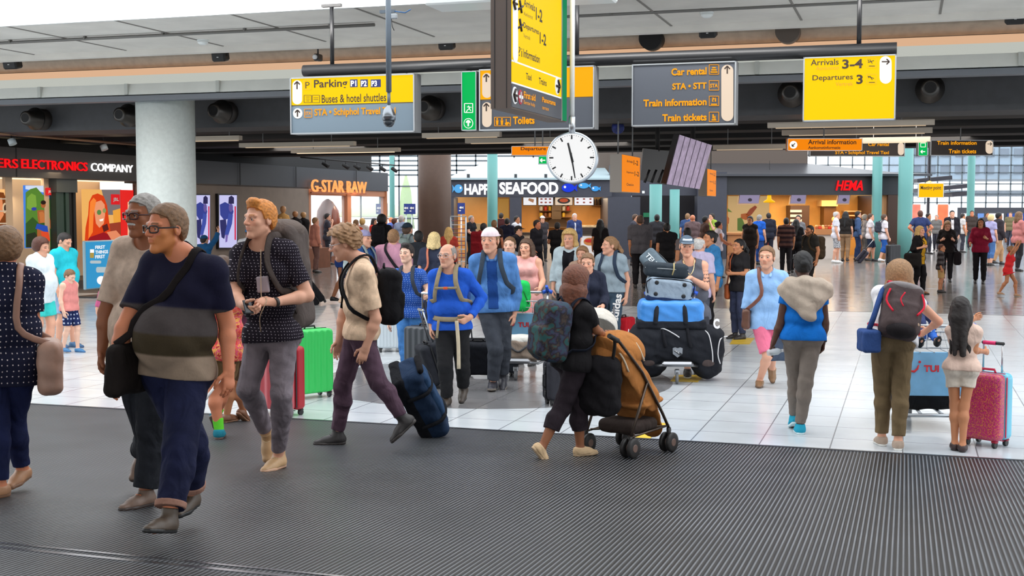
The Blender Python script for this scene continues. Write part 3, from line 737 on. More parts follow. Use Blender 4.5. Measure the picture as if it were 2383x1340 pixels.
for px,rt in((1612,fb1),(1530,root)):
 q=at(px,352,26.4 if rt is fb1 else 27.6);MB().cyl(Vector((q.x,q.y,q.z)),Vector((q.x,q.y,4.2)),.05).build('hanger',black_c,rt)
# small ceiling fittings
for px,y,lab in((1645,33,'white smoke detector on the ceiling above the car rental sign'),(472,97,'white smoke detector on the ceiling left of the parking sign')):
 q=on_z(px,y,ZC-.03);rt=empty('smoke_detector',q,lab,'smoke detector')
 MB().lathe(q-UP*.05,UP,[(.05,0),(.085,.025),(.09,.06)],20).build('cover',mat('white_enamel',(238,242,240),.4),rt);MB().lathe(q+UP*.01,UP,[(.1,0),(.1,.03)],20).build('base',mat('white_enamel',(238,242,240),.4),rt)
q=on_t(740,134,tB+.4);rt=empty('security_camera',q,'small white and black security camera under the ceiling left of the parking sign','camera')
MB().box(q,(.1,.2,.12),HALL,.02).build('housing',plas((40,38,38)),rt);MB().lathe(q-ET*.11,-ET,[(.04,-.01),(.045,.02),(.03,.03)],16).build('lens',plas((220,220,220)),rt);MB().cyl(q+UP*.05,q+UP*.4,.015,8).build('bracket',plas((40,38,38)),rt)
q=at(917,38,12.5);rt=empty('cable_box',q,'small grey box with blue cables beside the top of the camera pole','cable box')
MB().box(q,(.06,.05,.05),HALL,.008).build('box',plas((190,196,200)),rt);MB().tube([q+UP*.03-ES*.05,q+UP*.05,q+UP*.03+ES*.12,q+UP*.06+ES*.18],.006,6).build('cable',plas((50,110,170)),rt)
MB().tube([q-UP*.02-ES*.03,q-UP*.1-ES*.02,q-UP*.14],.004,6).build('lead',plas((40,38,38)),rt);MB().box(q+UP*.05-ES*.07,(.16,.03,.03),HALL).build('bracket',gp,rt)
q=at(1438,297,26);rt=empty('globe_sign',q,'round blue patterned disc hanging beneath the toilets sign right of the clock','sign')
MB().lathe(q,(0,-1,0),[(.02,-.03),(.12,-.025),(.135,0),(.12,.025),(.02,.03)],24).build('disc',mat('blue_print',(46,60,130),.5,mottle=.6,mscale=14),rt);MB().cyl(q+UP*.12,Vector((q.x,q.y,4.14)),.012,6).build('hanger',ALU_D,rt)
# ================================================================ shops on the left wall
SW=st(at(0,411,30))[0]
W_=PL('s',SW)
def tt(px,s=None):return st(on_s(px,500,SW if s is None else s))[1]
def hb(t0,t1,z0,z1,s0,s1):return((s0+s1)/2,(t0+t1)/2,(z0+z1)/2),(s1-s0,t1-t0,z1-z0)
def hbox(name,t0,t1,z0,z1,s0,s1,m,parent=None,bev=0):
 c,sz=hb(t0,t1,z0,z1,s0,s1)
 mb=MB().box(HS(*c),sz,HALL,bev)
 return struct(name,mb,m,parent)if parent is None else mb.build(name,m,parent)
fas=mat('dark_fascia',(58,54,52),.5,mottle=.05);fas2=mat('blue_black_fascia',(52,55,62),.45)
shop_wall=mat('taupe_wall',(128,116,106),.8,mottle=.06,mscale=3)
tL=tt(-120);tC=tt(330);tG0=tt(722);tG1=tt(906)
zf0=2.9;zf1=3.62
hbox('fascia_left',tL,tC,zf0,zf1,SW-.6,SW,fas)
hbox('fascia_inner',tC+.05,tG1,zf0-.05,zf1,SW-.6,SW-.05,fas2)
for px in(41,330,560,690,830):hbox('trim_12',tt(px)-.02,tt(px)+.02,zf0,zf1,SW-.01,SW+.006,black_c)
hbox('wall_left',tC+.3,tG0,0,zf0,SW-.5,SW-.05,shop_wall)
hbox('wall_upper',tL,tG1,zf1,4.4,SW-1.2,SW-.8,black_c)
# window bay: back wall, reveals and lit ceiling
bay=mat('shop_plaster',(226,204,176),.7)
hbox('shop_back',tL,tC+.3,0,zf0,SW-1.7,SW-1.6,bay)
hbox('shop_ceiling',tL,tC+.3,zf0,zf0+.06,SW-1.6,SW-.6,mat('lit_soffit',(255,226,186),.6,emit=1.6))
hbox('shop_plinth',tL,tC-.6,0,.22,SW-1.6,SW-.1,mat('dark_plinth',(66,58,54),.6))
area('shop_window_light',HS(SW-.7,(tL+tC)/2,2.8),6.0,90,(1.0,.78,.5),(0,math.radians(-20),-ANG),.5)
red_l=glow((255,16,24),1.1);wht_l=glow((255,255,255),1.5)
root=empty('shop_lettering',W_.P(150,385),'illuminated red and white shop name on the dark fascia at left','lettering')
def level(pl,body,xa,xb,ytop,ybot,m,parent,bold=.0,ext=.03,off=.03):
 a_=pl.P(xa,ybot);b_=pl.P(xb,ybot);h_=pl.P(xa,ytop).z-a_.z
 o=a_+pl.n*off;L=Vector((b_.x-a_.x,b_.y-a_.y,0))
 return text3(body,o,o+L,o+UP*h_,m,parent,bold,ext)
zl=W_.P(0,389.5).z
level(W_,'ERS',-9,38,368,389.5,red_l,root);level(W_,'ELECTRONICS',47,200,369.7,391.5,red_l,root,.005);level(W_,'COMPANY',209,306,379,397.5,wht_l,root,.0)
# posters
def poster(name,label,x0,x1,y0,y1,S,base,emit=1.0,th=.05):
 pl=PL('s',S);o,w_,h_=pl.rect(x0,y0,x1,y1)
 root=empty(name,o+pl.x*w_/2,label,'poster')
 MB().box(o+pl.x*w_/2+UP*h_/2-pl.n*th/2,(w_,th,h_),pl.R).build('panel',glow(base,emit),root)
 return pl,root
def art(pl,root,shapes,e=1.0,name='printed_picture'):
 for i,(c,pts)in enumerate(shapes):poly(pl,pts,glow(c,e),name,root,.006+.004*i,.003)
SP_=SW-.35
pl,r=poster('advert_poster','tall advert poster of a jumping bare-chested man before green trees',59,127,432,576,SP_,(70,130,225))
art(pl,r,[((206,218,240),[(59,432),(127,432),(127,452),(92,446),(59,440)]),((84,128,46),[(59,448),(70,440),(84,436),(98,452),(114,462),(121,480),(126,500),(127,576),(59,576)]),((50,84,34),[(59,520),(75,505),(90,520),(112,516),(126,540),(127,576),(59,576)]),((120,160,60),[(62,460),(72,450),(82,455),(84,480),(70,490),(61,484)]),((38,46,30),[(60,545),(80,540),(92,560),(90,576),(60,576)])])
sk=(164,92,48)
art(pl,r,[(sk,[(92,492),(84,486),(70,490),(69,494),(84,494),(92,502)]),(sk,[(86,490),(96,488),(106,490),(112,498),(108,512),(106,528),(90,528),(87,508)]),((190,112,60),[(90,494),(98,492),(104,500),(103,518),(93,518)]),(sk,[(108,494),(114,506),(120,526),(124,540),(120,541),(112,522),(106,508)]),(sk,ell(99,476,5.5,8)),((40,26,20),ell(99,471,6,5)),((40,74,170),[(84,520),(108,526),(110,540),(96,538),(80,532)]),(sk,[(84,532),(98,538),(96,552),(84,556)]),((214,74,40),[(92,538),(110,540),(114,560),(104,564),(96,556)]),((50,60,160),ell(76,486,6,4))])
panel(pl,103,437,121,454,glow((220,40,40),1),'logo_plate',r,.06);ptext(pl,'JBL',107,443,119,450,WHITE,r,.066,.03)
pl,r=poster('advert_poster','advert poster of a laughing red-haired woman in round sunglasses',194,282,441,566,SP_-.2,(236,176,96))
hair=(214,62,16)
art(pl,r,[((120,110,110),[(236,441),(282,441),(282,500),(250,500)]),((232,160,60),[(262,490),(282,484),(282,520),(264,520)]),((150,60,40),[(254,520),(282,516),(282,560),(254,560)]),(hair,[(206,470),(214,454),(226,450),(240,456),(248,478),(252,510),(256,540),(250,562),(196,562),(198,530),(204,500)]),((232,150,110),[(222,470),(234,466),(242,476),(243,500),(240,520),(230,530),(222,520),(218,490)]),((245,130,50),[(208,470),(216,460),(222,466),(216,500),(214,540),(204,556),(206,500)]),((150,20,30),[(206,552),(240,540),(262,552),(268,566),(200,566)]),((226,136,96),[(246,540),(268,536),(282,552),(282,566),(262,566)]),((90,130,70),ell(228,494,5,6)),((140,150,90),ell(240,490,4,5.5)),((250,240,230),[(228,511),(238,508),(236,514),(230,515)]),((90,30,26),[(234,526),(246,520),(250,534),(238,540)])])
panel(pl,254,452,274,476,glow((216,30,36),1),'logo_plate',r,.07);ptext(pl,'JBL',258,460,271,470,WHITE,r,.076,.03)
pl,r=poster('advert_poster','cropped advert with orange hair and headphones at the left edge',-26,18,440,526,SP_,(250,190,120))
art(pl,r,[((120,60,20),[(-10,446),(8,448),(16,470),(18,526),(-20,526)]),((226,140,90),[(-8,460),(4,460),(8,500),(-4,520),(-14,500)]),((220,190,150),ell(10,484,5,12)),((60,40,30),ell(11,484,3,8))])
pl,r=poster('advert_poster','red lit panel beside the white column',284,316,442,560,SP_-.1,(226,40,36))
art(pl,r,[((250,190,150),[(297,470),(305,468),(304,552),(297,552)]),((60,20,20),[(310,430),(314,430),(314,470),(310,470)])])
# shelves with small boxed goods between the posters
root=empty('display_shelf',HS(SW-.5,tt(30),1.0),'narrow lit shelf tower with dark gadgets at left of the jumping man poster','shelf')
ta,tb=tt(21),tt(39)
hbox('back_panel',ta,tb,.3,zf0-.1,SW-.62,SW-.56,mat('cream_board',(246,226,200),.6),root)
for i,z in enumerate((.5,1.0,1.45,1.75,2.05,2.35)):
 hbox('shelf',ta,tb,z,z+.03,SW-.56,SW-.3,mat('cream_board',(246,226,200),.6),root)
g=0
for z,wh in((1.03,'second lowest'),(1.48,'middle'),(1.78,'third'),(2.08,'upper'),(2.38,'top')):
 q=HS(SW-.42,(ta+tb)/2,z)
 rt=empty('headphone_box',q,'small dark boxed headphones on the %s shelf of the lit shelf tower'%wh,'boxed headphones','boxed headphones on the shelf tower')
 MB().box(q+UP*.09,(.1,(tb-ta)*.5,.18),HALL,.01).build('carton',mat('dark_carton',(52,40,36),.5),rt)
 MB().lathe(q+UP*.09+ES*.052,ES,[(.05,0),(.05,.012),(.03,.016)],16).build('emblem',mat('tan_print',(170,130,96),.5),rt)
# frames around the posters
wood=mat('pale_frame',(214,184,152),.6)
for x0,x1 in((40,56),(129,140)):hbox('trim_13',tt(x0),tt(x1),.2,zf0,SW-.42,SW-.33,wood)
# rolled dark green shutter / curtain
root=empty('shop_shutter',HS(SW-.25,tt(165),0),'dark green folding shutter beside the jumping man poster','shutter')
gr=mat('dark_green_panel',(38,62,52),.5)
ts=[tt(141),tt(152),tt(163),tt(173),tt(181),tt(189)]
for i in range(5):hbox('leaf',ts[i]+.02,ts[i+1]-.02,.02,2.55,SW-.4,SW-.14-.03*(i%2),gr if i<3 else black_c,root)
hbox('rail',ts[0],ts[-1],2.55,zf0,SW-.42,SW-.1,mat('dark_rail',(70,74,72),.5),root)
# blue free-standing advert
S_=st(on_floor(232,690))[0]
pl=PL('s',S_)
o,w_,h_=pl.rect(197,562,268,668)
zb_=0.42
root=empty('advert_stand',Vector((o.x,o.y,0))+pl.x*w_/2,'bright blue standing advert board with white lettering FIRST THINGS FIRST','advert stand')
MB().box(Vector((o.x,o.y,o.z))+pl.x*w_/2+UP*h_/2,(w_+.06,.08,h_+.06),pl.R,.015).build('frame',mat('pale_blue_frame',(170,205,220),.4),root)
MB().box(Vector((o.x,o.y,o.z))+pl.x*w_/2+UP*h_/2+pl.n*.045,(w_,.01,h_),pl.R).build('sheet',mat('cyan_sheet',(30,160,220),.5,emit=.75),root)
MB().box(Vector((o.x,o.y,o.z/2))+pl.x*w_/2,(.07,.07,o.z),pl.R).box(Vector((o.x,o.y,.02))+pl.x*w_/2,(w_*1.0,.5,.04),pl.R).build('foot',mat('dark_foot',(60,56,54),.5),root)
WT=glow((255,255,255),.95)
for tx,x0,y0,x1 in(('FIRST',217,571,240),('THINGS',217,582,247),('FIRST',217,593,240)):ptext(pl,tx,x0,y0,x1,y0+8,WT,root,.056,.03)
poly(pl,[(205,580),(214,580),(214,600),(205,600)],mat('beer',(228,190,70),.5,emit=.5),'picture',root,.056);poly(pl,[(205,580),(214,580),(214,588),(205,588)],WT,'picture',root,.06)
for x0,x1,y0,y1 in((205,231,606,613),(219,248,621,634),(243,255,614,620)):poly(pl,ell(x0+3,(y0+y1)/2,3,(y1-y0)/2,8,90,270)+ell(x1-3,(y0+y1)/2,3,(y1-y0)/2,8,-90,90),mat('bubble',(214,232,238),.5,emit=.6),'speech_bubble',root,.058)
poly(pl,ell(231,652,10,10),WT,'badge',root,.058);ptext(pl,'yes',225,648,238,656,mat('cyan_ink',(30,150,210),.5),root,.064)if False else None
# tall video screens with a leaning figure
for x0,x1,lab in((450,487,'tall lit screen half behind the white column, leaning figure in blue'),(505,550,'tall lit screen with a bending man in blue and a red bar')):
 pl=PL('s',SW)
 o,w2,h2=pl.rect(x0,451,x1,578)
 root=empty('video_screen',o+pl.x*w2/2,lab,'screen','tall screens on the taupe wall')
 MB().box(o+pl.x*w2/2+UP*h2/2,(w2,.1,h2),pl.R).build('casing',mat('black_frame',(20,20,24),.5),root)
 k=(x1-x0)/45.0;X=lambda x:x0+(x-505)*k
 for i,(c,pts)in enumerate([((196,194,236),[(507,454),(548,454),(548,576),(507,576)]),((52,62,140),[(508,476),(520,470),(536,478),(540,492),(536,506),(518,512),(509,500)]),((44,44,96),[(508,512),(522,510),(524,530),(518,556),(512,552),(509,530)]),((60,76,160),[(528,496),(538,500),(536,520),(527,548),(519,546),(524,522)]),((96,84,150),ell(533,483,5,10)),((40,36,78),[(527,474),(528,459),(534,455),(540,460),(540,474)]),((120,100,170),[(520,546),(526,546),(524,562),(520,564)]),((206,20,60),[(541,480),(544,480),(544,558),(541,558)])]):
  poly(pl,[(X(x),y)for x,y in pts],glow(c,1.0),'screen_picture',root,.052+.004*i,.003)
# fashion shop at the end of the wall
root=empty('shop_lettering',W_.P(785,436),'orange lit shop name G-STAR RAW over the shop window','lettering')
def wide(body,x0,x1,y0,y1,off):
 a_=W_.P(x0,(y0+y1)/2);b_=W_.P(x1,(y0+y1)/2);return a_,b_
Lm=glow((255,160,90),1.25)
o,w2,h2=W_.rect(720,420,848,448,.06)
MB().box(o+W_.x*w2/2+UP*(h2*-.06),(w2,.06,.05),W_.R).build('rail',mat('copper',(150,84,50),.5),root)
text3('G-STAR RAW',o,o+W_.x*w2,o+UP*h2,Lm,root,.0,.06)
cop=mat('copper_frame',(176,116,82),.5)
hbox('shop_side',tG0,tG1,0,.3,SW-2.5,SW-.1,mat('brick_plinth',(120,74,52),.7,mottle=.1))
for px,wd in((724,.22),(816,.35),(903,.12)):hbox('trim_14',tt(px)-wd/2,tt(px)+wd/2,0,zf0-.05,SW-.3,SW-.05,cop)
hbox('trim_15',tG0,tG1,2.62,zf0-.05,SW-.3,SW-.1,cop)
glass=mat('window_glass',(235,245,250),.03,alpha=.18,spec=.6)
hbox('window_1',tG0+.1,tt(816),.3,2.62,SW-.2,SW-.18,glass)
hbox('window_2',tt(816),tG1,.3,2.62,SW-.2,SW-.18,glass)
area('fashion_shop_light',HS(SW-.9,(tG0+tG1)/2,2.7),5,160,(1,.66,.4),(0,math.radians(-15),-ANG),.6)
# sculptural brown sign inside the shop window
mbk=MB();q=HS(SW-.5,tt(790),.3)
mbk.lathe(q,UP,[(.32,0),(.34,.7),(.5,1.2),(.42,1.75),(.2,2.1),(.05,2.2)],20)
thing1('window_display',mbk,mat('brown_gloss',(128,64,40),.25),'glossy brown rounded display figure behind the fashion shop window','shop display')
# mannequins on a plinth
def mannequin(px,ytop,lab,jacket,head):
 q=on_s(px,500,SW+.45);z0=.72;top=on_s(px,ytop,SW+.45).z
 rt=empty('mannequin',Vector((q.x,q.y,z0)),lab,'mannequin','mannequins by the fashion shop')
 h=top-z0;B_=Vector((q.x,q.y,z0))
 MB().lathe(B_,UP,[(.16,.02),(.17,.3*h),(.2,.55*h),(.23,.7*h),(.2,.78*h),(.08,.82*h),(.06,.84*h)],24).tube([B_+ES*0+ET*.22+UP*.74*h,B_+ET*.3+UP*.5*h,B_+ET*.26+UP*.25*h],[.07,.06,.05],10).tube([B_-ET*.22+UP*.74*h,B_-ET*.3+UP*.5*h,B_-ET*.26+UP*.25*h],[.07,.06,.05],10).build('jacket',cloth(jacket),rt)
 MB().lathe(B_,UP,[(.05,.8*h),(.055,.85*h),(.09,.88*h),(.105,.93*h),(.085,.98*h),(.02,h)],20).build('head',plas(head,.35),rt)
 MB().cyl(B_-UP*.0,B_+UP*.05,.2).build('base',plas((60,50,46)),rt)
hbox('display_plinth',tt(640),tt(716),0,.72,SW+.1,SW+.9,mat('brick_plinth',(120,74,52),.7,mottle=.1))
mannequin(659,479,'mannequin with tan jacket, tallest of the three by the fashion shop',(196,150,90),(190,140,96))
mannequin(687,491,'mannequin in a black jacket, middle of the three by the fashion shop',(28,24,26),(180,130,90))
mannequin(706,493,'mannequin in a black coat nearest to the fashion shop window',(22,20,22),(196,150,100))
# track spotlights
root=empty('track_lights',on_s(830,375,SW+1.2),'black ceiling track with spotlights over the fashion shop fascia','track lights')
a=on_s(700,366,SW+1.0);b=on_s(925,378,SW+1.0);b.z=a.z
MB().cyl(a,b,.025,8).build('track',black_c,root)
for px in(757,804,830,860,890,917):
 q=on_s(px,372,SW+1.0);q.z=a.z
 MB().cyl(q,q-UP*.16,.015,6).cyl(q-UP*.12-ES*.1,q-UP*.26+ES*.12,.07,12).build('spotlight',black_c,root)
MB().cyl(a+ET*.3,Vector((a.x,a.y,4.2))+ET*.3,.012,6).cyl(b-ET*.3,Vector((b.x,b.y,4.2))-ET*.3,.012,6).build('hanger',black_c,root)
for px,y in((26,322),(240,336)):
 q=on_s(px,y,SW+1.2)
 rt=empty('spotlight',q,'pale track spotlight over the shop fascia, %s'%('at the far left' if px<100 else 'left of the white column'),'spotlight')
 MB().cyl(q-UP*.02,q-UP*.14+ES*.05,.09,14).build('head',mat('pale_lamp',(190,200,205),.4),rt);MB().cyl(q,Vector((q.x,q.y,4.3)),.015,6).build('stem',black_c,rt)
a=on_s(-60,303,SW+1.2);b=on_s(322,339,SW+1.2);zz_=(a.z+b.z)/2;a.z=b.z=zz_
thing1('light_track',MB().cyl(a,b,.03,8).cyl(a.lerp(b,.5),a.lerp(b,.5)+UP*.5,.015,6),mat('tan_rail',(150,112,84),.5),'thin tan light track above the electronics shop fascia','light track')
# ================================================================ end of the hall: glazing, daylight, kiosks
mull=mat('grey_mullion',(92,104,112),.5)
def glazing(name,x0,x1,z0,z1,Y,nx,zs,panes=True,th=.08):
 a_=at(x0,500,Y).x;b_=at(x1,500,Y).x
 mb=MB()
 for i in range(nx+1):mb.box((a_+(b_-a_)*i/nx,Y,(z0+z1)/2),(th,.12,z1-z0))
 for z in zs:mb.box(((a_+b_)/2,Y,z),(b_-a_,.12,th))
 o=struct(name,mb,mull)
 if panes:MB().box(((a_+b_)/2,Y+.02,(z0+z1)/2),(b_-a_,.02,z1-z0)).build('pane',mat('facade_glass',(225,238,250),.05,alpha=.12,spec=.5),o)
 return o
glazing('window_3',840,1330,0,5.4,66,11,(.1,1.6,3.3,3.9,4.15,4.4,4.65,4.9,5.2))
glazing('window_4',1840,2520,0,9.0,100,24,(.1,1.4,2.6,3.3,4.1,5.0,5.6,6.4,7.2,8,8.8))
# buildings beyond the far glass
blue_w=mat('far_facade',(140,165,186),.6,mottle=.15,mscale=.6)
def far_box(x0,x1,z0,z1,Y,d,m,name='far_building'):
 a_=at(x0,500,Y).x;b_=at(x1,500,Y).x
 return struct(name,MB().box(((a_+b_)/2,Y+d/2,(z0+z1)/2),(b_-a_,d,z1-z0)),m)
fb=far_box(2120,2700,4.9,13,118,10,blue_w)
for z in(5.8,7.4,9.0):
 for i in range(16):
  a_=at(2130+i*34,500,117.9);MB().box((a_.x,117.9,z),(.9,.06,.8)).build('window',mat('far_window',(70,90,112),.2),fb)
far_box(2060,2700,3.2,3.7,108,3,mat('far_walkway',(90,100,110),.6),'far_walkway')
far_box(1840,2120,4.6,5.0,112,3,mat('far_walkway',(90,100,110),.6),'far_walkway')
far_box(2225,2700,0,2.2,96,2,mat('dark_shopfront',(52,54,64),.4),'far_shopfront')
for x0,x1,c in((2238,2258,(250,250,250)),(2276,2290,(120,160,230)),(2300,2320,(250,250,252)),(2330,2336,(250,250,250)),(2345,2383,(60,90,170))):
 a_=at(x0,500,95.9).x;b_=at(x1,500,95.9).x
 struct('far_window',MB().box(((a_+b_)/2,95.95,1.0),(b_-a_,.06,1.5)),glow(c,1.0))
for x0,x1,c in((2110,2140,(240,120,100)),(2145,2180,(245,238,236)),(2182,2204,(244,110,70)),(2206,2226,(226,236,244))):
 a_=at(x0,500,84).x;b_=at(x1,500,84).x
 struct('far_shopfront',MB().box(((a_+b_)/2,84,1.3),(b_-a_,.3,2.2)),mat('far_display',c,.6,emit=.6,mottle=.2,mscale=1.5))
# canopy roofs of black beams at far right
root=empty('canopy',at(2180,440,80),'dark slanted canopy beams behind the teal column at far right','canopy')
for y,x0,x1 in((418,2120,2200),(438,2130,2250),(452,2200,2240)):MB().box((at(x0,y,80)+at(x1,y,80))/2,((at(x1,y,80)-at(x0,y,80)).x,2.5,.25),Matrix.Rotation(-.1,3,'Y')).build('beam',mat('dark_beam',(48,46,56),.5),root)
MB().box(at(2160,470,80),(.15,.15,6)).build('post',mat('dark_beam',(48,46,56),.5),root)
rt=empty('hanging_lamp',at(2163,432,74),'bright warm hanging lamp before the yellow far sign','lamp')
MB().lathe(at(2163,432,74),UP,[(.05,-.3),(.24,-.2),(.28,0),(.2,.2),(.05,.28)],16).build('globe',glow((255,206,110),4),rt)
MB().cyl(at(2163,425,74),(at(2163,425,74).x,74,9.5),.03,6).build('cord',black_c,rt)
tanm=mat('tan_bulkhead',(98,86,78),.7)
struct('bulkhead_tan',MB().box(((at(1290,350,56).x+at(1880,350,56).x)/2,56.5,5.2),(at(1880,350,56).x-at(1290,350,56).x,1,3.0)),tanm)
# ---- seafood kiosk
KY=52.0;K=PL('y',KY)
def kbox(name,x0,x1,y0,y1,Ya,Yb,m,parent=None):
 a_=at(x0,y1,Ya);b_=at(x1,y0,Ya)
 mb=MB().box(((a_.x+b_.x)/2,(Ya+Yb)/2,(a_.z+b_.z)/2),(b_.x-a_.x,Yb-Ya,b_.z-a_.z))
 return struct(name,mb,m)if parent is None else mb.build(name,m,parent)
kdark=mat('slate_kiosk',(62,64,76),.5,mottle=.05)
zfk0=at(1200,458,KY).z;zfk1=at(1200,414,KY).z
kbox('kiosk_fascia',1048,1424,415,458.5,KY,KY+.5,kdark)
pa=[(at(1040,500,KY).x,KY-.2),(at(1424,500,KY).x,KY-.2),(at(1424,500,KY).x,KY+9),(at(1150,500,KY).x,KY+9)]
zr=zfk1
struct('kiosk_roof',MB().add([(pa[0][0],pa[0][1],zr),(pa[1][0],pa[1][1],zr),(pa[2][0],pa[2][1],zr+1.2),(pa[3][0],pa[3][1],zr+1.2),(pa[0][0],pa[0][1],zr-.08),(pa[1][0],pa[1][1],zr-.08),(pa[2][0],pa[2][1],zr+1.1),(pa[3][0],pa[3][1],zr+1.1)],[(0,1,2,3),(7,6,5,4),(0,4,5,1),(1,5,6,2),(2,6,7,3),(3,7,4,0)]),mat('silver_roof',(176,198,206),.4,.2))
for px in(1090,1200,1270,1330):
 q=at(px,412,KY);struct('trim_16',MB().box((q.x,KY,zr+.08),(.12,.3,.16)),mat('dark_clip',(60,62,66),.5))
warm=mat('warm_wall',(232,168,96),.7,mottle=.06,mscale=2)
kbox('kiosk_back',1050,1424,458,640,KY+4.4,KY+4.5,warm)
kbox('kiosk_side',1414,1490,458,606,KY,KY+4.5,kdark)
kbox('kiosk_side',1186,1214,458,606,KY,KY+4,kdark)
kbox('kiosk_side',1050,1056,458,606,KY,KY+4,kdark)
area('kiosk_light',(at(1300,500,KY).x,KY+1.6,zfk0-.05),5,260,(1,.72,.42),(0,0,0),2.5)
area('kiosk_light',(at(1130,500,KY).x,KY+2,zfk0-.05),2,80,(1,.72,.42),(0,0,0),2.0)
cr_=mat('counter_front',(214,186,158),.5)
root=empty('shop_counter',at(1300,600,KY+.6),'pale counter of the seafood kiosk with dark top','counter')
kbox('front',1216,1412,545,603,KY+.4,KY+1.0,cr_,root);kbox('top',1214,1414,541,546,KY+.3,KY+1.1,mat('dark_top',(60,48,40),.3),root)
# fish and letters
root=empty('shop_lettering',K.P(1230,440),'big white lit letters HAPPY SEAFOOD with blue fish','lettering')
def kl(body,x0,x1,y0,y1,m):return ptext(K,body,x0,y0,x1,y1,m,root,.05,.035,.08)
wl=glow((255,255,255),1.6)
kl('HAPPY',1081,1154,428,453,wl);kl('SEAFOOD',1162,1299,424,452,wl)
def fish(cx,cy,w,h,m,d):
 poly(K,ell(cx,cy,w/2,h/2,20),m,'fish_sign',root,.06,.03)
 poly(K,[(cx+d*w*.4,cy),(cx+d*w*.72,cy-h*.45),(cx+d*w*.66,cy),(cx+d*w*.72,cy+h*.45)],m,'fish_sign',root,.06,.03)
 poly(K,ell(cx-d*w*.25,cy-h*.1,w*.06+1,h*.1+1,10),WHITE,'fish_eye',root,.07,.01)
fish(1067,439,20,20,glow((90,170,230),1),-1);fish(1322,437,30,20,glow((30,60,220),1),1);fish(1358,432,24,13,glow((80,170,235),1),1);fish(1385,439,18,12,glow((70,160,235),1),1)
for x0,x1,c,lab in((1217,1249,(236,234,236),'wrap on white'),(1252,1288,(230,228,232),'rows of small dishes'),(1291,1333,(220,196,170),'a filled dark tray'),(1336,1382,(240,236,240),'rows of red dishes')):
 rt=empty('menu_screen',K.P(x0,468),'seafood kiosk menu screen showing '+lab,'menu screen','menu screens in the seafood kiosk')
 kbox('casing',x0,x1,458.5,478,KY+.25,KY+.35,mat('black_frame',(20,20,24),.5),rt)
 P2=PL('y',KY+.24);poly(P2,[(x0+1,459.5),(x1-1,459.5),(x1-1,477),(x0+1,477)],glow(c,1),'screen',rt,.0)
 cxm=(x0+x1)/2
 if 'wrap' in lab:poly(P2,[(cxm-2,461),(cxm+10,464),(cxm+8,472),(cxm-4,466)],mat('wrap',(200,140,100),.5,emit=.6),'picture',rt,.01)
 elif 'tray' in lab:poly(P2,ell(cxm,467,15,7),mat('tray',(50,44,40),.5),'picture',rt,.01);poly(P2,ell(cxm,466,10,4.5),mat('food',(220,90,40),.5,emit=.6),'picture',rt,.02)
 else:
  for i in range(3):
   for j in range(2):poly(P2,ell(x0+8+i*(x1-x0-16)/2,463+8*j,3,2,8),mat('dish',(190,90,70),.5,emit=.5),'picture',rt,.01)
# shelves, jars and kitchen gear
root=empty('wall_shelf',at(1290,500,KY+4.2),'shelves on the back wall of the seafood kiosk','shelf')
for y in(490,505):kbox('shelf',1255,1330,y,y+1.4,KY+3.9,KY+4.4,mat('shelf_wood',(110,70,40),.6),root)
root2=empty('wall_shelf',at(1393,480,KY+4.2),'upper shelf with dark jars right of the menu screens','shelf')
kbox('shelf',1378,1412,477,479,KY+3.9,KY+4.4,mat('shelf_wood',(110,70,40),.6),root2)
jc=[(240,230,210),(214,60,40),(236,190,60),(120,70,40),(200,140,80)]
for i in range(13):
 px=1259+(i%7)*10.5;y=490 if i<7 else 505
 q=at(px,y,KY+4.1)
 rt=empty('jar',q,'small jar or packet on the back shelves of the seafood kiosk','jar','jars on the seafood kiosk shelves')
 MB().lathe(q+UP*.0,UP,[(.07,0),(.075,.02),(.075,.17),(.05,.2)],12).build('body',plas(jc[i%5]),rt);MB().lathe(q+UP*.2,UP,[(.055,0),(.055,.04)],12).build('lid',plas((60,40,30)),rt)
for i in range(5):
 q=at(1382+i*6.5,477,KY+4.1)
 rt=empty('jar',q,'dark jar on the upper shelf right of the menu screens','jar','dark jars on the upper kiosk shelf')
 MB().lathe(q,UP,[(.045,0),(.05,.02),(.05,.22),(.03,.26)],12).build('body',plas((70,44,28)),rt);MB().lathe(q+UP*.26,UP,[(.035,0),(.035,.03)],12).build('lid',plas((190,150,60)),rt)
root=empty('extractor_hood',at(1290,515,KY+3.4),'dark sloped extractor hood in the seafood kiosk','hood')
a0=at(1262,528,KY+3);a1=at(1326,528,KY+3);zt_=at(1262,510,KY+3).z
MB().add([(a0.x,KY+3,a0.z),(a1.x,KY+3,a0.z),(a1.x,KY+4.2,a0.z),(a0.x,KY+4.2,a0.z),(a0.x+.4,KY+3.7,zt_),(a1.x-.2,KY+3.7,zt_),(a1.x-.2,KY+4.2,zt_),(a0.x+.4,KY+4.2,zt_)],[(0,1,2,3),(4,5,6,7),(0,1,5,4),(1,2,6,5),(2,3,7,6),(3,0,4,7)]).build('hood',mat('hood_steel',(70,56,46),.4,.4),root)
kbox('duct',1284,1306,452,512,KY+3.9,KY+4.3,mat('hood_steel',(110,90,70),.4,.4),root);kbox('rim',1260,1328,528,530,KY+2.95,KY+4.2,mat('hood_steel',(110,90,70),.4,.4),root)
root=empty('display_case',at(1385,535,KY+.7),'glass display case with food on the seafood counter','display case')
kbox('body',1353,1408,529,541,KY+.4,KY+.9,mat('dark_case',(58,42,34),.4),root);kbox('trays',1355,1406,524,530,KY+.5,KY+.9,mat('food_trays',(226,190,140),.6,mottle=.4,mscale=8),root)
P2=PL('y',KY+.38)
rt=empty('menu_poster',P2.P(1378,560),'menu poster with a red sandwich on the seafood counter front','poster')
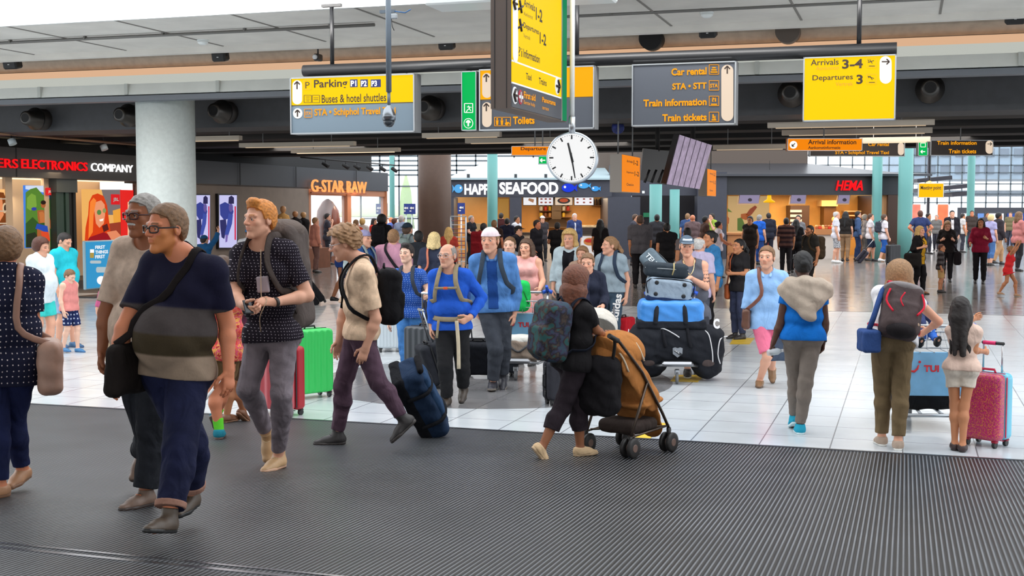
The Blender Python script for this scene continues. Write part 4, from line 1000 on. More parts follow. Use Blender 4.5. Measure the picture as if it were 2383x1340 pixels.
poly(P2,[(1352,549),(1408,549),(1408,596),(1352,596)],mat('poster_white',(236,230,228),.6),'sheet',rt,.02);poly(P2,ell(1372,562,14,9),mat('bread',(206,130,60),.6),'picture',rt,.03);poly(P2,ell(1372,560,12,4),mat('filling',(190,30,20),.6),'picture',rt,.04)
# orange door niche and blue flag signs left of the kiosk
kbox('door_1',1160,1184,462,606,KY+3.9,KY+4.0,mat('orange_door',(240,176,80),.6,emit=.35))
def flag(px0,px1,y0,y1,Y,lab):
 P3=PL('y',Y)
 rt=empty('banner_sign',P3.P((px0+px1)/2,y1),lab,'banner','blue fish banners by the glass')
 a_=at(px0,y1,Y);b_=at(px1,y0,Y)
 MB().box(((a_.x+b_.x)/2,Y,(a_.z+b_.z)/2),(b_.x-a_.x,.06,b_.z-a_.z)).build('board',mat('navy_board',(40,62,140),.5),rt)
 poly(P3,ell((px0+px1)/2-1,(y0+y1)/2-2,3.4,2.6,10),WHITE,'fish_emblem',rt,.05);poly(P3,[((px0+px1)/2+1,(y0+y1)/2-2),((px0+px1)/2+5,(y0+y1)/2-5),((px0+px1)/2+5,(y0+y1)/2+1)],WHITE,'fish_emblem',rt,.05)
 poly(P3,ell((px0+px1)/2-3,(y0+y1)/2+5,2.6,1.4,10),WHITE,'fish_emblem',rt,.05)
 MB().cyl(((a_.x+b_.x)/2,Y,0),((a_.x+b_.x)/2,Y,a_.z),.03,8).build('post',ALU,rt)
flag(875,888,474,498,56,'blue fish banner, leftmost of four by the glass');flag(889,902,474,498,56,'blue fish banner, second from left by the glass');flag(940,950,474,498,55,'blue fish banner, third from left, half hidden');flag(950,967,474,498,54,'blue fish banner beside the brown column');flag(1065,1082,472,498,50,'blue fish banner left of the seafood counter')
# tray trolley by the kiosk
q=on_z(1069,592,0);q=at(1067,560,44)
root=empty('tray_trolley',(q.x,44,0),'steel tray trolley full of trays beside the brown column','trolley')
for sx in(-.26,.26):
 for sy in(-.25,.25):MB().cyl((q.x+sx,44+sy,.1),(q.x+sx,44+sy,1.85),.02,8).build('post',ALU,root)
for i in range(11):MB().box((q.x,44,.25+i*.145),(.5,.5,.02)).build('tray',mat('tray_red',(150,60,60)if i%3 else(230,230,232),.5),root)
MB().box((q.x,44,1.85),(.56,.54,.03)).build('top',ALU,root)
for sx in(-.24,.24):MB().cyl((q.x+sx-.02,44,.05),(q.x+sx+.02,44,.05),.05,12).build('wheel',black_c,root)
kbox('door_2',1095,1128,520,606,KY+1.0,KY+1.3,mat('light_wood',(196,160,110),.6))
# parasols outside the glass
for px,y0,y1,Y,lab in((945,410,500,72,'closed pale green parasol outside behind the glass'),):
 q=at(px,460,Y);z0=at(px,500,Y).z;z1_=at(px,408,Y).z
 rt=empty('parasol',(q.x,Y,0),lab,'parasol')
 MB().lathe((q.x,Y,z0-.8),UP,[(.5,0),(.42,.8),(.3,(z1_-z0)*.6+.8),(.06,z1_-z0+.8)],10).build('canopy',cloth((186,214,150)),rt)
 MB().cyl((q.x,Y,0),(q.x,Y,z1_),.04,8).build('pole',ALU,rt);MB().box((q.x,Y,.06),(.8,.8,.12)).build('base',plas((90,90,90)),rt)
q=at(880,505,79);rt=empty('parasol',(q.x,79,0),'wide open pale green parasol outside behind the glass','parasol')
MB().lathe((q.x,79,1.7),UP,[(2.9,-.1),(2.9,0),(1.4,.55),(.08,.95)],10).build('canopy',cloth((206,222,176)),rt);MB().cyl((q.x,79,0),(q.x,79,2.6),.04,8).build('pole',ALU,rt);MB().box((q.x,79,.06),(.8,.8,.12)).build('base',plas((90,90,90)),rt)
# ---- dark wall between the kiosks
kbox('wall_back',1418,1470,384,606,KY+.8,KY+1.2,kdark);kbox('wall_back',1622,1692,400,606,KY+.3,KY+1.2,kdark)
kbox('wall_back',1470,1622,384,455,KY+.8,KY+1.4,kdark);kbox('wall_recess',1470,1622,455,606,KY+3,KY+3.2,mat('dark_recess',(56,52,56),.7))
P2=PL('y',KY+.78);rt=empty('wall_plate',P2.P(1497,447),'small white pictogram plate on the dark wall','sign');poly(P2,[(1494,444),(1500,444),(1500,450),(1494,450)],WHITE,'plate',rt,.02)
P2=PL('y',KY+2.98);rt=empty('exit_sign',P2.P(1505,500),'small green sign on the dark wall left of the teal column','sign');poly(P2,[(1497,495),(1512,495),(1512,505),(1497,505)],mat('green_plate',(60,170,120),.5,emit=.4),'plate',rt,.02)
# ---- HEMA kiosk
HY=52.5;H_=PL('y',HY)
kb2=mat('black_kiosk',(44,46,52),.45)
kbox('kiosk_fascia',1690,2112,408,453.5,HY,HY+.5,kb2)
zr=at(1700,408,HY).z
xa,xb=at(1640,500,HY).x,at(2160,500,HY).x
struct('kiosk_roof',MB().add([(xa,HY-.4,zr+.06),(xb,HY-.4,zr+.06),(xb-3.2,HY+8,zr+.5),(xa,HY+8,zr+1.5),(xa,HY-.4,zr-.04),(xb,HY-.4,zr-.04),(xb-3.2,HY+8,zr+.4),(xa,HY+8,zr+1.4)],[(0,1,2,3),(7,6,5,4),(0,4,5,1),(1,5,6,2),(2,6,7,3),(3,7,4,0)]),mat('dark_roof',(70,72,78),.35,.3))
root=empty('shop_lettering',H_.P(1975,432),'red lit slanted letters HEMA on the black fascia','lettering')
ptext(H_,'HEMA',1944,420,2007,443,glow((255,20,28),1.2),root,.05,.02,.06,.25)
orange_w=mat('orange_tiles',(246,182,96),.6,mottle=.06,mscale=3)
kbox('kiosk_back',1690,2060,453,610,HY+4.6,HY+4.7,orange_w)
kbox('kiosk_side',1684,1692,453,606,HY,HY+4.6,kb2);kbox('kiosk_side',2064,2112,453,606,HY,HY+4.6,mat('brown_cladding',(74,50,40),.5));kbox('kiosk_pilaster',2050,2066,453,606,HY+.2,HY+.6,mat('salmon_panel',(226,160,110),.6))
area('kiosk_light',(at(1870,500,HY).x,HY+2.0,at(1800,454,HY).z-.02),6.2,420,(1,.74,.42),(0,0,0),2.6)
# poster wall, screens, pendant
P2=PL('y',HY+4.4)
rt=empty('wall_mural',P2.P(1740,500),'food mural with a hot dog and green leaves at the left of the red-lettered kiosk','mural')
poly(P2,[(1694,456),(1790,456),(1790,545),(1694,545)],mat('mural_cream',(255,214,150),.6,emit=.4),'sheet',rt,.0)
for c,pts in(((186,60,34),[(1735,500),(1745,486),(1757,478),(1762,482),(1750,498),(1738,508)]),((226,110,40),[(1724,498),(1736,496),(1748,502),(1736,512),(1724,508)]),((90,150,60),[(1716,508),(1726,506),(1732,520),(1728,538),(1716,536)]),((120,170,70),[(1693,484),(1699,489),(1704,494),(1693,492)]),((232,120,60),[(1692,502),(1697,508),(1696,520),(1692,522)])):poly(P2,pts,mat('mural_paint',c,.6,emit=.3),'picture',rt,.015)
P1=PL('y',HY+.5)
for x0,x1,lab in((1720,1770,'menu screen at the left of the red-lettered kiosk'),(1840,1878,'tilted menu screen in the middle of the red-lettered kiosk'),(1950,1980,'tilted menu screen at right in the red-lettered kiosk')):
 rt=empty('menu_screen',P1.P(x0,465),lab,'menu screen','menu screens in the red-lettered kiosk')
 poly(P1,[(x0,453),(x1,453),(x1-4,476),(x0-4,476)],mat('screen_frame',(228,184,140),.5),'frame',rt,.0,.06);poly(P1,[(x0+2,453),(x1-2,453),(x1-5,473),(x0-1,473)],glow((150,140,170),.9),'screen',rt,.02,.01)
 poly(P1,ell((x0+x1)/2,465,5,4,10),mat('screen_image',(70,60,80),.5),'picture',rt,.03)
for px,lab in((1790,'yellow pendant lamp at the left in the red-lettered kiosk'),):
 q=at(px,466,HY+1.5);rt=empty('pendant_lamp',q,lab,'lamp')
 MB().lathe(q,UP,[(.24,-.1),(.25,-.05),(.1,.05),(.07,.3),(.02,.34)],20).build('shade',glow((250,190,0),.8),rt);MB().cyl(q+UP*.3,(q.x,q.y,4.2),.01,6).build('cord',black_c,rt)
cw_=mat('white_counter',(226,214,204),.5);ct_=mat('wood_top',(196,130,80),.5)
for x0,x1,lab in((1692,1764,'wooden counter end at the left of the red-lettered kiosk'),(1775,1846,'white counter with red square emblem at the red-lettered kiosk'),(1898,1960,'white counter at the right of the red-lettered kiosk')):
 rt=empty('shop_counter',at((x0+x1)/2,600,HY),lab,'counter','counters of the red-lettered kiosk')
 kbox('front',x0,x1,546,602.5,HY+.1,HY+.8,cw_ if x0>1700 else ct_,rt);kbox('top',x0-1,x1+1,533 if x0>1700 else 541,546,HY,HY+.9,ct_,rt)
 if x0==1775:P4=PL('y',HY+.08);poly(P4,[(1777,559),(1796,559),(1796,572),(1777,572)],mat('red_emblem',(206,20,30),.5,emit=.3),'emblem',rt,.015)
root=empty('bread_oven',at(1862,500,HY+4),'dark oven cabinet with lit white shelves in the red-lettered kiosk','oven')
kbox('cabinet',1838,1884,478,603,HY+3.6,HY+4.5,mat('dark_cabinet',(70,44,30),.5),root)
for i in range(4):kbox('shelf',1840,1866,488+i*11,494+i*11,HY+3.5,HY+3.6,glow((255,226,190),1.2),root)
root=empty('bread_oven',at(1930,500,HY+4),'brown oven front under a pale hood in the red-lettered kiosk','oven')
kbox('front',1916,1946,480,603,HY+3.8,HY+4.5,mat('brown_oven',(110,70,30),.4),root);kbox('hood',1912,1950,466,480,HY+3.6,HY+4.5,mat('pale_hood',(250,200,130),.5),root)
bc=[(236,180,110),(200,120,60),(250,210,150),(170,90,50),(220,60,40)]
for i in range(16):
 px=1805+(i%4)*9 if i<4 else 1900+(i%8)*7.4
 y=533 if i<12 else 522
 q=at(px,533,HY+.3 if i<12 else HY+.6)
 rt=empty('pastry_basket',q,'small basket of pastries on the counter of the red-lettered kiosk','pastries','pastry baskets on the kiosk counters')
 MB().box(q+UP*.05,(.13,.2,.1),None,.02).build('basket',plas(bc[i%5]),rt);MB().lathe(q+UP*.1,UP,[(.06,0),(.07,.03),(.04,.07)],10).build('pastry',plas(bc[(i+2)%5]),rt)
root=empty('wall_shelf',at(2000,500,HY+4.3),'rack of light shelves behind the queue at the right of the kiosk','shelf')
for y in(490,500,510):kbox('shelf',1965,2025,y,y+3,HY+4.0,HY+4.5,mat('cream_board',(250,214,160),.6),root)
# ================================================================ soft bodies: distance fields turned into smooth surfaces
def V3(*a):return np.array(a if len(a)>1 else a[0],np.float64)
def nrm(v):v=np.asarray(v,float);return v/max(1e-9,np.linalg.norm(v))
class F:
 """a list of blended primitives; mesh() turns the zero level into a quad surface"""
 def __init__(s):s.ops=[];s.fold=0.0;s.fs=1.0;s.cuts=[]
 def _add(s,fn,lo,hi,k,op):s.ops.append((op,fn,np.asarray(lo),np.asarray(hi),k));return s
 def cone(s,a,b,ra,rb,k=.02,q=1.0,n=None,cap=False,op='+',cap0=False):
  a=V3(a);b=V3(b);ab=b-a;L2=max(1e-9,ab@ab);L=math.sqrt(L2);m=max(ra,rb)
  if n is not None:n=nrm(n)
  def fn(X,Y,Z):
   x,y,z=X-a[0],Y-a[1],Z-a[2]
   hu=(x*ab[0]+y*ab[1]+z*ab[2])/L2;h=np.clip(hu,0,1)
   x=x-h*ab[0];y=y-h*ab[1];z=z-h*ab[2]
   d2=x*x+y*y+z*z
   if n is not None and q!=1:dn=x*n[0]+y*n[1]+z*n[2];d2=d2+(q*q-1)*dn*dn
   d=np.sqrt(np.maximum(d2,0))-(ra+(rb-ra)*h)
   if cap:d=np.maximum(d,(hu-1)*L)
   if cap0:d=np.maximum(d,-hu*L)
   return d
  return s._add(fn,np.minimum(a,b)-m,np.maximum(a,b)+m,k,op)
 def ell(s,c,r,R=None,k=.02,op='+'):
  c=V3(c);r=V3(r);R=np.eye(3)if R is None else np.asarray(R);m=max(r)
  def fn(X,Y,Z):
   x,y,z=X-c[0],Y-c[1],Z-c[2]
   u=[(x*R[i,0]+y*R[i,1]+z*R[i,2])for i in range(3)]
   k0=np.sqrt(sum((u[i]/r[i])**2 for i in range(3)));k1=np.sqrt(sum((u[i]/r[i]**2)**2 for i in range(3)))
   return k0*(k0-1)/np.maximum(k1,1e-6)
  return s._add(fn,c-m,c+m,k,op)
 def rbox(s,c,half,R=None,r=.03,k=.02,op='+'):
  c=V3(c);half=V3(half)-r;R=np.eye(3)if R is None else np.asarray(R);m=np.linalg.norm(half)+r
  def fn(X,Y,Z):
   x,y,z=X-c[0],Y-c[1],Z-c[2]
   u=[np.abs(x*R[i,0]+y*R[i,1]+z*R[i,2])-half[i]for i in range(3)]
   return np.sqrt(sum(np.maximum(t,0)**2 for t in u))+np.minimum(np.maximum(np.maximum(u[0],u[1]),u[2]),0)-r
  return s._add(fn,c-m,c+m,k,op)
 def cut(s,p,n):
  s.cuts.append((V3(p),nrm(n)));return s
 def cutfn(s,fn):s.cuts.append(fn);return s
 def val(s,p):
  X,Y,Z=[np.array([[[v]]])for v in p];g=.25
  for op,fn,l,u,k in s.ops:
   d=float(fn(X,Y,Z).ravel()[0])
   if op=='+':hh=min(1,max(0,.5+.5*(g-d)/k));g=g+(d-g)*hh-k*hh*(1-hh)
  return g
 def bounds(s):
  lo=np.min([o[2]for o in s.ops if o[0]=='+'],0);hi=np.max([o[3]for o in s.ops if o[0]=='+'],0);return lo,hi
 def grid(s,lo,hi,h):
  n=np.maximum(4,np.ceil((hi-lo)/h).astype(int)+1)
  ax=[(lo[i]+h*np.arange(n[i])).astype(np.float32)for i in range(3)]
  f=np.full(n,.25,np.float32)
  for op,fn,l,u,k in s.ops:
   pad=k+2*h+.004
   i0=np.maximum(0,np.floor((l-pad-lo)/h).astype(int));i1=np.minimum(n,np.ceil((u+pad-lo)/h).astype(int)+1)
   if np.any(i1<=i0):continue
   sl=tuple(slice(i0[i],i1[i])for i in range(3))
   d=fn(ax[0][sl[0]][:,None,None],ax[1][sl[1]][None,:,None],ax[2][sl[2]][None,None,:]).astype(np.float32)
   g=f[sl]
   if op=='+':
    hh=np.clip(.5+.5*(g-d)/k,0,1);f[sl]=g+(d-g)*hh-k*hh*(1-hh)
   else:
    hh=np.clip(.5-.5*(g+d)/k,0,1);f[sl]=g-(d+g)*hh+k*hh*(1-hh)
  X,Y,Z=ax[0][:,None,None],ax[1][None,:,None],ax[2][None,None,:]
  if s.fold:
   q=1/s.fs
   f=f+s.fold*(.55*np.sin(31*q*X+17*q*Z+2.2*np.sin(11*q*Y+5*q*Z))+.45*np.sin(27*q*Y-33*q*Z+1.8*np.sin(14*q*X))+.35*np.sin(58*q*Z+23*q*X+2*np.sin(21*q*Y))).astype(np.float32)
  for c in s.cuts:
   if callable(c):f=np.maximum(f,c(X,Y,Z).astype(np.float32))
   else:p,nn=c;f=np.maximum(f,((X-p[0])*nn[0]+(Y-p[1])*nn[1]+(Z-p[2])*nn[2]).astype(np.float32))
  return f
 def surf(s,lo,hi,h):
  lo=np.asarray(lo)-2.5*h;hi=np.asarray(hi)+2.5*h
  return nets(s.grid(lo,hi,h),lo,h)
 def mesh(s,name,h,fine=()):
  lo,hi=s.bounds();V,Q=s.surf(lo,hi,h)
  if not fine:return np_mesh(name,V,Q)if len(Q)else None
  keep=np.ones(len(Q),bool);C=V[Q].mean(1)
  for l,u,hf in fine:keep&=~np.all((C>l)&(C<u),1)
  Vs,Qs=[V],[Q[keep]];b=len(V)
  for i,(l,u,hf)in enumerate(fine):
   V2,Q2=s.surf(l,u,hf)
   if not len(Q2):continue
   C=V2[Q2].mean(1);e=h*.85;k2=np.all((C>l-e)&(C<u+e),1)
   Vs.append(V2);Qs.append(Q2[k2]+b);b+=len(V2)
  V=np.vstack(Vs);Q=np.vstack(Qs)
  us,inv=np.unique(Q,return_inverse=True)
  return np_mesh(name,V[us],inv.reshape(Q.shape))
_CO=np.array([(i,j,k)for i in(0,1)for j in(0,1)for k in(0,1)])
_ED=[(a,b)for a in range(8)for b in range(a+1,8)if abs(_CO[a]-_CO[b]).sum()==1]
def nets(f,lo,h):
 s=f<0;n=f.shape
 c=np.zeros([x-1 for x in n],np.int8)
 for i,j,k in _CO:c+=s[i:n[0]-1+i,j:n[1]-1+j,k:n[2]-1+k]
 act=(c>0)&(c<8);ids=np.argwhere(act)
 if not len(ids):return np.zeros((0,3)),np.zeros((0,4),int)
 idx=np.full(c.shape,-1,np.int32);idx[act]=np.arange(len(ids))
 fv=np.stack([f[ids[:,0]+o[0],ids[:,1]+o[1],ids[:,2]+o[2]]for o in _CO],1)
 acc=np.zeros((len(ids),3));cnt=np.zeros(len(ids))
 for a,b in _ED:
  fa,fb=fv[:,a],fv[:,b];m=(fa<0)!=(fb<0)
  t=np.where(m,fa/np.where(m,fa-fb,1),0)[:,None]
  acc+=np.where(m[:,None],_CO[a]+t*(_CO[b]-_CO[a]),0);cnt+=m
 V=np.asarray(lo)+(ids+acc/np.maximum(cnt,1)[:,None])*h
 Q=[]
 for ax in range(3):
  d=[(0,0,0)]*4
  sl0=[slice(1,n[i]-1)for i in range(3)];sl0[ax]=slice(0,n[ax]-1)
  sl1=list(sl0);sl1[ax]=slice(1,n[ax])
  A,B_=s[tuple(sl0)],s[tuple(sl1)]
  e=np.argwhere(A!=B_)
  if not len(e):continue
  sg=A[e[:,0],e[:,1],e[:,2]]
  p=e.copy()
  for i in range(3):
   if i!=ax:p[:,i]+=1
  u,v=(ax+1)%3,(ax+2)%3
  def cell(du,dv):q=p.copy();q[:,u]+=du;q[:,v]+=dv;return idx[q[:,0],q[:,1],q[:,2]]
  q=np.stack([cell(-1,-1),cell(0,-1),cell(0,0),cell(-1,0)],1)
  q[~sg]=q[~sg][:,::-1];Q.append(q)
 Q=np.vstack(Q)if Q else np.zeros((0,4),int)
 return V,Q[(Q>=0).all(1)]
def soft(name,f,h,m,parent,fine=(),colfn=None):
 me=f.mesh(name,h,fine)
 if me is None:return None
 if colfn is not None:
  n=len(me.vertices);V=np.zeros(n*3,np.float32);me.vertices.foreach_get('co',V);set_col(me,colfn(V.reshape(-1,3)))
 return link(name,me,m,parent)
LIN=lambda c:np.array(lin(c))
# ================================================================ people
def yawvec(y):y=math.radians(y);return V3(math.sin(y),-math.cos(y),0),V3(math.cos(y),math.sin(y),0)
SKIN={'fair':(226,168,140),'pale':(236,190,166),'tan':(198,134,96),'red':(214,134,98),'brown':(150,96,66),'dark':(84,54,42),'olive':(190,140,104)}
HAIR={'brown':(84,60,44),'dark':(34,26,24),'black':(16,14,16),'ginger':(206,128,50),'blond':(206,168,104),'pale':(232,206,148),'grey':(150,144,138),'white':(206,202,198),'sandy':(150,112,76),'lbrown':(126,92,62),'auburn':(86,44,28)}
class Person:pass
NB=[0]
def person(label,J,H,hyaw=0.0,hpitch=0.0,hroll=0.0,yaw=0.0,lean=None,sex='m',fat=1.0,belly=0.0,skin='fair',hair='brown',hs='short',top=None,bottom=None,shoes=None,beard=None,lod=1,hands=None,group=None,glasses=None,cap=None,category='person',feet=None,headk=1.0,tall=1.0):
 """J: joints as 3-D points: pel, nk, hd (optional), eL wL eR wR kL aL kR aR; yaw faces: 0 to the viewer, 90 to the picture's right"""
 P=Person();k=H/1.75;P.k=k;P.J=J;P.H=H
 fw,lf=yawvec(yaw)
 pel,nk=V3(J['pel']),V3(J['nk'])
 sp=nrm(nk-pel);fwT=nrm(fw-sp*(fw@sp));tw=J.get('tw',0)
 f2,l2=yawvec(yaw+tw);fwT=nrm(f2-sp*(f2@sp));lfT=np.cross(sp,fwT);lfT=lfT if lfT@l2>0 else-lfT
 TL_=np.linalg.norm(nk-pel)
 P.fw,P.lf,P.sp,P.fwT,P.lfT,P.pel,P.nk=fw,lf,sp,fwT,lfT,pel,nk
 wv=1.0 if sex=='m' else .9
 wv*=(1+(fat-1)*.7)
 shw=.178*k*wv;hpw=.086*k*(1.0 if sex=='m' else 1.06)
 sh={'L':nk+lfT*shw-sp*.055*k,'R':nk-lfT*shw-sp*.055*k}
 if 'sL' in J:sh['L']=V3(J['sL'])
 if 'sR' in J:sh['R']=V3(J['sR'])
 hp={'L':pel+lf*hpw,'R':pel-lf*hpw}
 el={c:V3(J['e'+c])for c in 'LR'};wr={c:V3(J['w'+c])for c in 'LR'}
 kn={c:V3(J['k'+c])for c in 'LR'};an={c:V3(J['a'+c])for c in 'LR'}
 P.sh,P.el,P.wr,P.hp,P.kn,P.an=sh,el,wr,hp,kn,an
 hf,hl=yawvec(yaw+hyaw);pt=math.radians(hpitch);hfw=hf*math.cos(pt)-V3(0,0,1)*math.sin(pt);hup=hf*math.sin(pt)+V3(0,0,1)*math.cos(pt)
 rl=math.radians(hroll);hup,hl=hup*math.cos(rl)+hl*math.sin(rl),hl*math.cos(rl)-hup*math.sin(rl)
 hk=k*headk*1.06*(1.0 if H>1.5 else 1.0+(1.5-H)*.35)
 hc=V3(J['hd'])if 'hd' in J else nk+V3(0,0,.135*k)+hf*.025*k
 HM=np.stack([hl,hfw,hup]);P.HM,P.hc,P.hk=HM,hc,hk
 def hp_(x,y,z):return hc+(hl*x+hfw*y+hup*z)*hk
 P.hp_=hp_
 hb_,hf_=((.0075,.0032),(.010,.0048),(.014,.0085),(.019,.014))[lod]
 f=F();g=(1+(fat-1)*.8)
 bl=belly*k
 def torso(f,o=0.0,loose=0.0,ol=None):
  ol=o if ol is None else ol
  f.cone(hp['L'],hp['R'],.096*k*g+ol,.096*k*g+ol,.04,1.0,fwT)
  c=pel+sp*TL_*.36;wl=(.055+min(.02,loose))*k;f.cone(c+lfT*wl,c-lfT*wl,(.105+loose)*k*g+o,(.105+loose)*k*g+o,.05,1.1,fwT)
  if bl:f.ell(pel+sp*TL_*.3+fwT*(.06*k+bl*.5),(.14*k*g+ol,.11*k+bl*.5+ol,.17*k+ol),np.stack([lfT,fwT,sp]),.06)
  c=pel+sp*TL_*.7;f.cone(c+lfT*.075*k*wv,c-lfT*.075*k*wv,.118*k*g+o,.118*k*g+o,.05,1.12,fwT)
  f.cone(sh['L']-lfT*.035*k,sh['R']+lfT*.035*k,.062*k+o,.062*k+o,.05)
  f.cone(nk+V3(0,0,.03*k),sh['L']-lfT*.03*k+sp*.015*k,.045*k+o*.6,.042*k+o,.04);f.cone(nk+V3(0,0,.03*k),sh['R']+lfT*.03*k+sp*.015*k,.045*k+o*.6,.042*k+o,.04)
  if sex=='f':
   for sg in(1,-1):f.ell(pel+sp*TL_*.7+lfT*sg*.072*k+fwT*.085*k,[.062*k+o]*3,None,.04)
  for c in 'LR':f.ell(hp[c]-fw*.045*k,[.088*k*g+ol]*3,None,.05)
 def arm(f,c,o=0.0,o2=None,frac=2.0,cap=False):
  o2=o if o2 is None else o2;ra=g**.5*(1.0 if sex=='m' else .86)
  f.ell(sh[c],[.062*k*ra+o]*3,None,.03)
  t=min(1,frac);e=sh[c]+(el[c]-sh[c])*t
  f.cone(sh[c],e,.056*k*ra+o,(.056-.013*t)*k*ra+o+(o2-o)*(t if frac<=1 else .5),.02,cap=cap and frac<=1)
  if frac>1:
   t=frac-1;e=el[c]+(wr[c]-el[c])*t
   f.cone(el[c],el[c]+(wr[c]-el[c])*min(.3,t),.042*k*ra+o,.0435*k*ra+o,.02)
   if t>.3:f.cone(el[c]+(wr[c]-el[c])*.3,e,.0435*k*ra+o,(.0435-.0155*(t-.3)/.7)*k*ra+o2,.02,cap=cap)
 def leg(f,c,o=0.0,o2=None,frac=2.0,cap=False):
  o2=o if o2 is None else o2;t=min(1,frac)
  e=hp[c]+(kn[c]-hp[c])*t
  f.cone(hp[c]-V3(0,0,.02*k),e,.086*k*g+o,(.086-.03*t)*k*(g if t<1 else g**.5)+o+(o2-o)*(t if frac<=1 else .5),.016,cap=cap and frac<=1)
  if frac>1:
   t=frac-1;bk=nrm(an[c]-kn[c]);back=nrm(-fw-bk*(-fw@bk));m=kn[c]+(an[c]-kn[c])*.3+back*.016*k
   f.cone(kn[c],m,.055*k*g**.5+o,.056*k*g**.5+o,.03)
   e=kn[c]+(an[c]-kn[c])*t
   f.cone(m,e,.056*k*g**.5+o,(.056-.02*min(1,t*1.1))*k*g**.5+o2,.03,cap=cap)
 torso(f)
 f.cone(nk-sp*.02*k,hp_(0,-.02,-.07),.062*k*g**.4,.056*k*(1 if sex=='m' else .86)*g**.3,.03)
 for c in 'LR':arm(f,c);leg(f,c)
 ft={}
 for c in 'LR':
  fy,fp=(feet or{}).get(c,(0,0));a_,b_=yawvec(yaw+fy);fp=math.radians(fp)
  fd=a_*math.cos(fp)-V3(0,0,1)*math.sin(fp);fu=a_*math.sin(fp)+V3(0,0,1)*math.cos(fp);ft[c]=(fd,fu,np.cross(fu,fd))
  if lod<2 or shoes is None:
   f.ell(an[c]-fd*.03*k-fu*.045*k,[.033*k]*3,None,.03);f.cone(an[c]-fu*.02*k,an[c]+fd*.11*k-fu*.058*k,.036*k,.026*k,.03,1.0);f.cone(an[c]+fd*.09*k-fu*.056*k,an[c]+fd*.16*k-fu*.062*k,.03*k,.018*k,.02,1.3,fu)
 def H_(x,y,z):return hp_(x,y,z)
 f.ell(H_(0,-.014,.03),V3(.0745,.096,.087)*hk,HM,.02)
 jw=1.0 if sex=='m' else .9
 f.ell(H_(0,.03,-.035),V3(.06*jw,.064,.083)*hk,HM,.03)
 for sg in(1,-1):f.cone(H_(sg*.05*jw,.0,-.055),H_(sg*.012,.066,-.098),.022*hk,.019*hk,.02)
 if fat>1.15:f.ell(H_(0,.02,-.09),V3(.055,.055,.035)*hk,HM,.03)
 f.ell(H_(0,.074,-.1),V3(.02,.018,.016)*hk,HM,.02)
 if lod<3:
  for sg in(1,-1):
   f.ell(H_(sg*.042*jw,.058,-.018),V3(.022,.02,.02)*hk,HM,.02)
   f.cone(H_(sg*.046,.07,.026),H_(sg*.012,.084,.024),.011*hk,.012*hk,.012)
  for sg in(1,-1):f.ell(H_(sg*.0315,.094,.004),V3(.016,.013,.012)*hk,HM,.012,'-')
  if lod<2:
   for sg in(1,-1):f.ell(H_(sg*.0315,.0735,.004),V3(.0165,.0145,.0135)*hk,HM,.004)
  f.cone(H_(0,.084,.02),H_(0,.109,-.022),.0085*hk,.0125*hk,.012)
  for sg in(1,-1):f.ell(H_(sg*.0125,.098,-.027),V3(.009,.011,.008)*hk,HM,.008)
  f.cone(H_(-.017,.085,-.049),H_(.017,.085,-.049),.0068*hk,.0068*hk,.008,.8,hfw);f.cone(H_(-.014,.086,-.061),H_(.014,.086,-.061),.0072*hk,.0072*hk,.008)
  f.ell(H_(0,.102,-.0555),V3(.02,.007,.0014)*hk,HM,.003,'-')
  for sg in(1,-1):
   f.ell(H_(sg*.0785,-.012,-.004),V3(.0085,.019,.031)*hk,HM,.008)
   if lod<2:f.ell(H_(sg*.088,-.008,.002),V3(.006,.011,.017)*hk,HM,.004,'-')
 fine=[]
 hh=hands or{}
 for c in 'LR':
  o=hh.get(c,{})
  d=nrm(o['d'])if 'd' in o else nrm(wr[c]-el[c]);sgn=1 if c=='L' else-1
  n=V3(o['n'])if 'n' in o else-lfT*sgn*.9-fw*.3
  n=nrm(n-d*(n@d));u=np.cross(n,d)if c=='L' else np.cross(d,n)
  cu=o.get('curl',.42);w0=wr[c];kk=k*(1 if sex=='m' else .9);rm=(0,.0,.0025,.005)[lod]
  f.cone(w0-d*.01*k,w0+d*.03*kk,.027*kk,.031*kk,.02,1.35,n)
  f.cone(w0+d*.028*kk,w0+d*.08*kk,.034*kk,.037*kk,.012,2.3,n)
  for i,L in enumerate((.074,.082,.076,.06)):
   b=w0+(d*(.086-.004*abs(i-1))+u*(.0275-.0185*i))*kk;dd=nrm(d+u*(.07-.05*i));a0=cu*(.55+.12*i);r_=(.0094-.0008*(i==3))*kk+rm
   for j,q in enumerate((.45,.3,.25)):
    an_=a0+cu*j*.95;vv=dd*math.cos(an_)+n*math.sin(an_);e=b+vv*L*q*kk
    f.cone(b,e,r_-.0007*j,r_-.0007*(j+1),.005);b=e
  b=w0+(d*.028+u*.026)*kk
  for j,(vv,L)in enumerate(((d*.62+u*.7+n*.35,.042),(d*.86+u*.3+n*.42,.032),(d*.93+u*.1+n*.42*(1+cu),.026))):
   e=b+nrm(vv)*L*kk;f.cone(b,e,(.0135,.0105,.0095)[j]*kk+rm,(.0108,.0096,.0078)[j]*kk+rm,.008);b=e
  hcn=w0+d*.08*kk
  if lod<2:fine.append((hcn-.125*k,hcn+.125*k,(.0036,.0046)[lod]))
 if lod<3:fine.append((hc-V3(.15,.15,.175)*hk,hc+V3(.15,.15,.16)*hk,hf_))
 sc=LIN(SKIN[skin]if isinstance(skin,str)else skin);hcn_=LIN(HAIR[hair]if isinstance(hair,str)else hair)
 brow=hcn_*.75
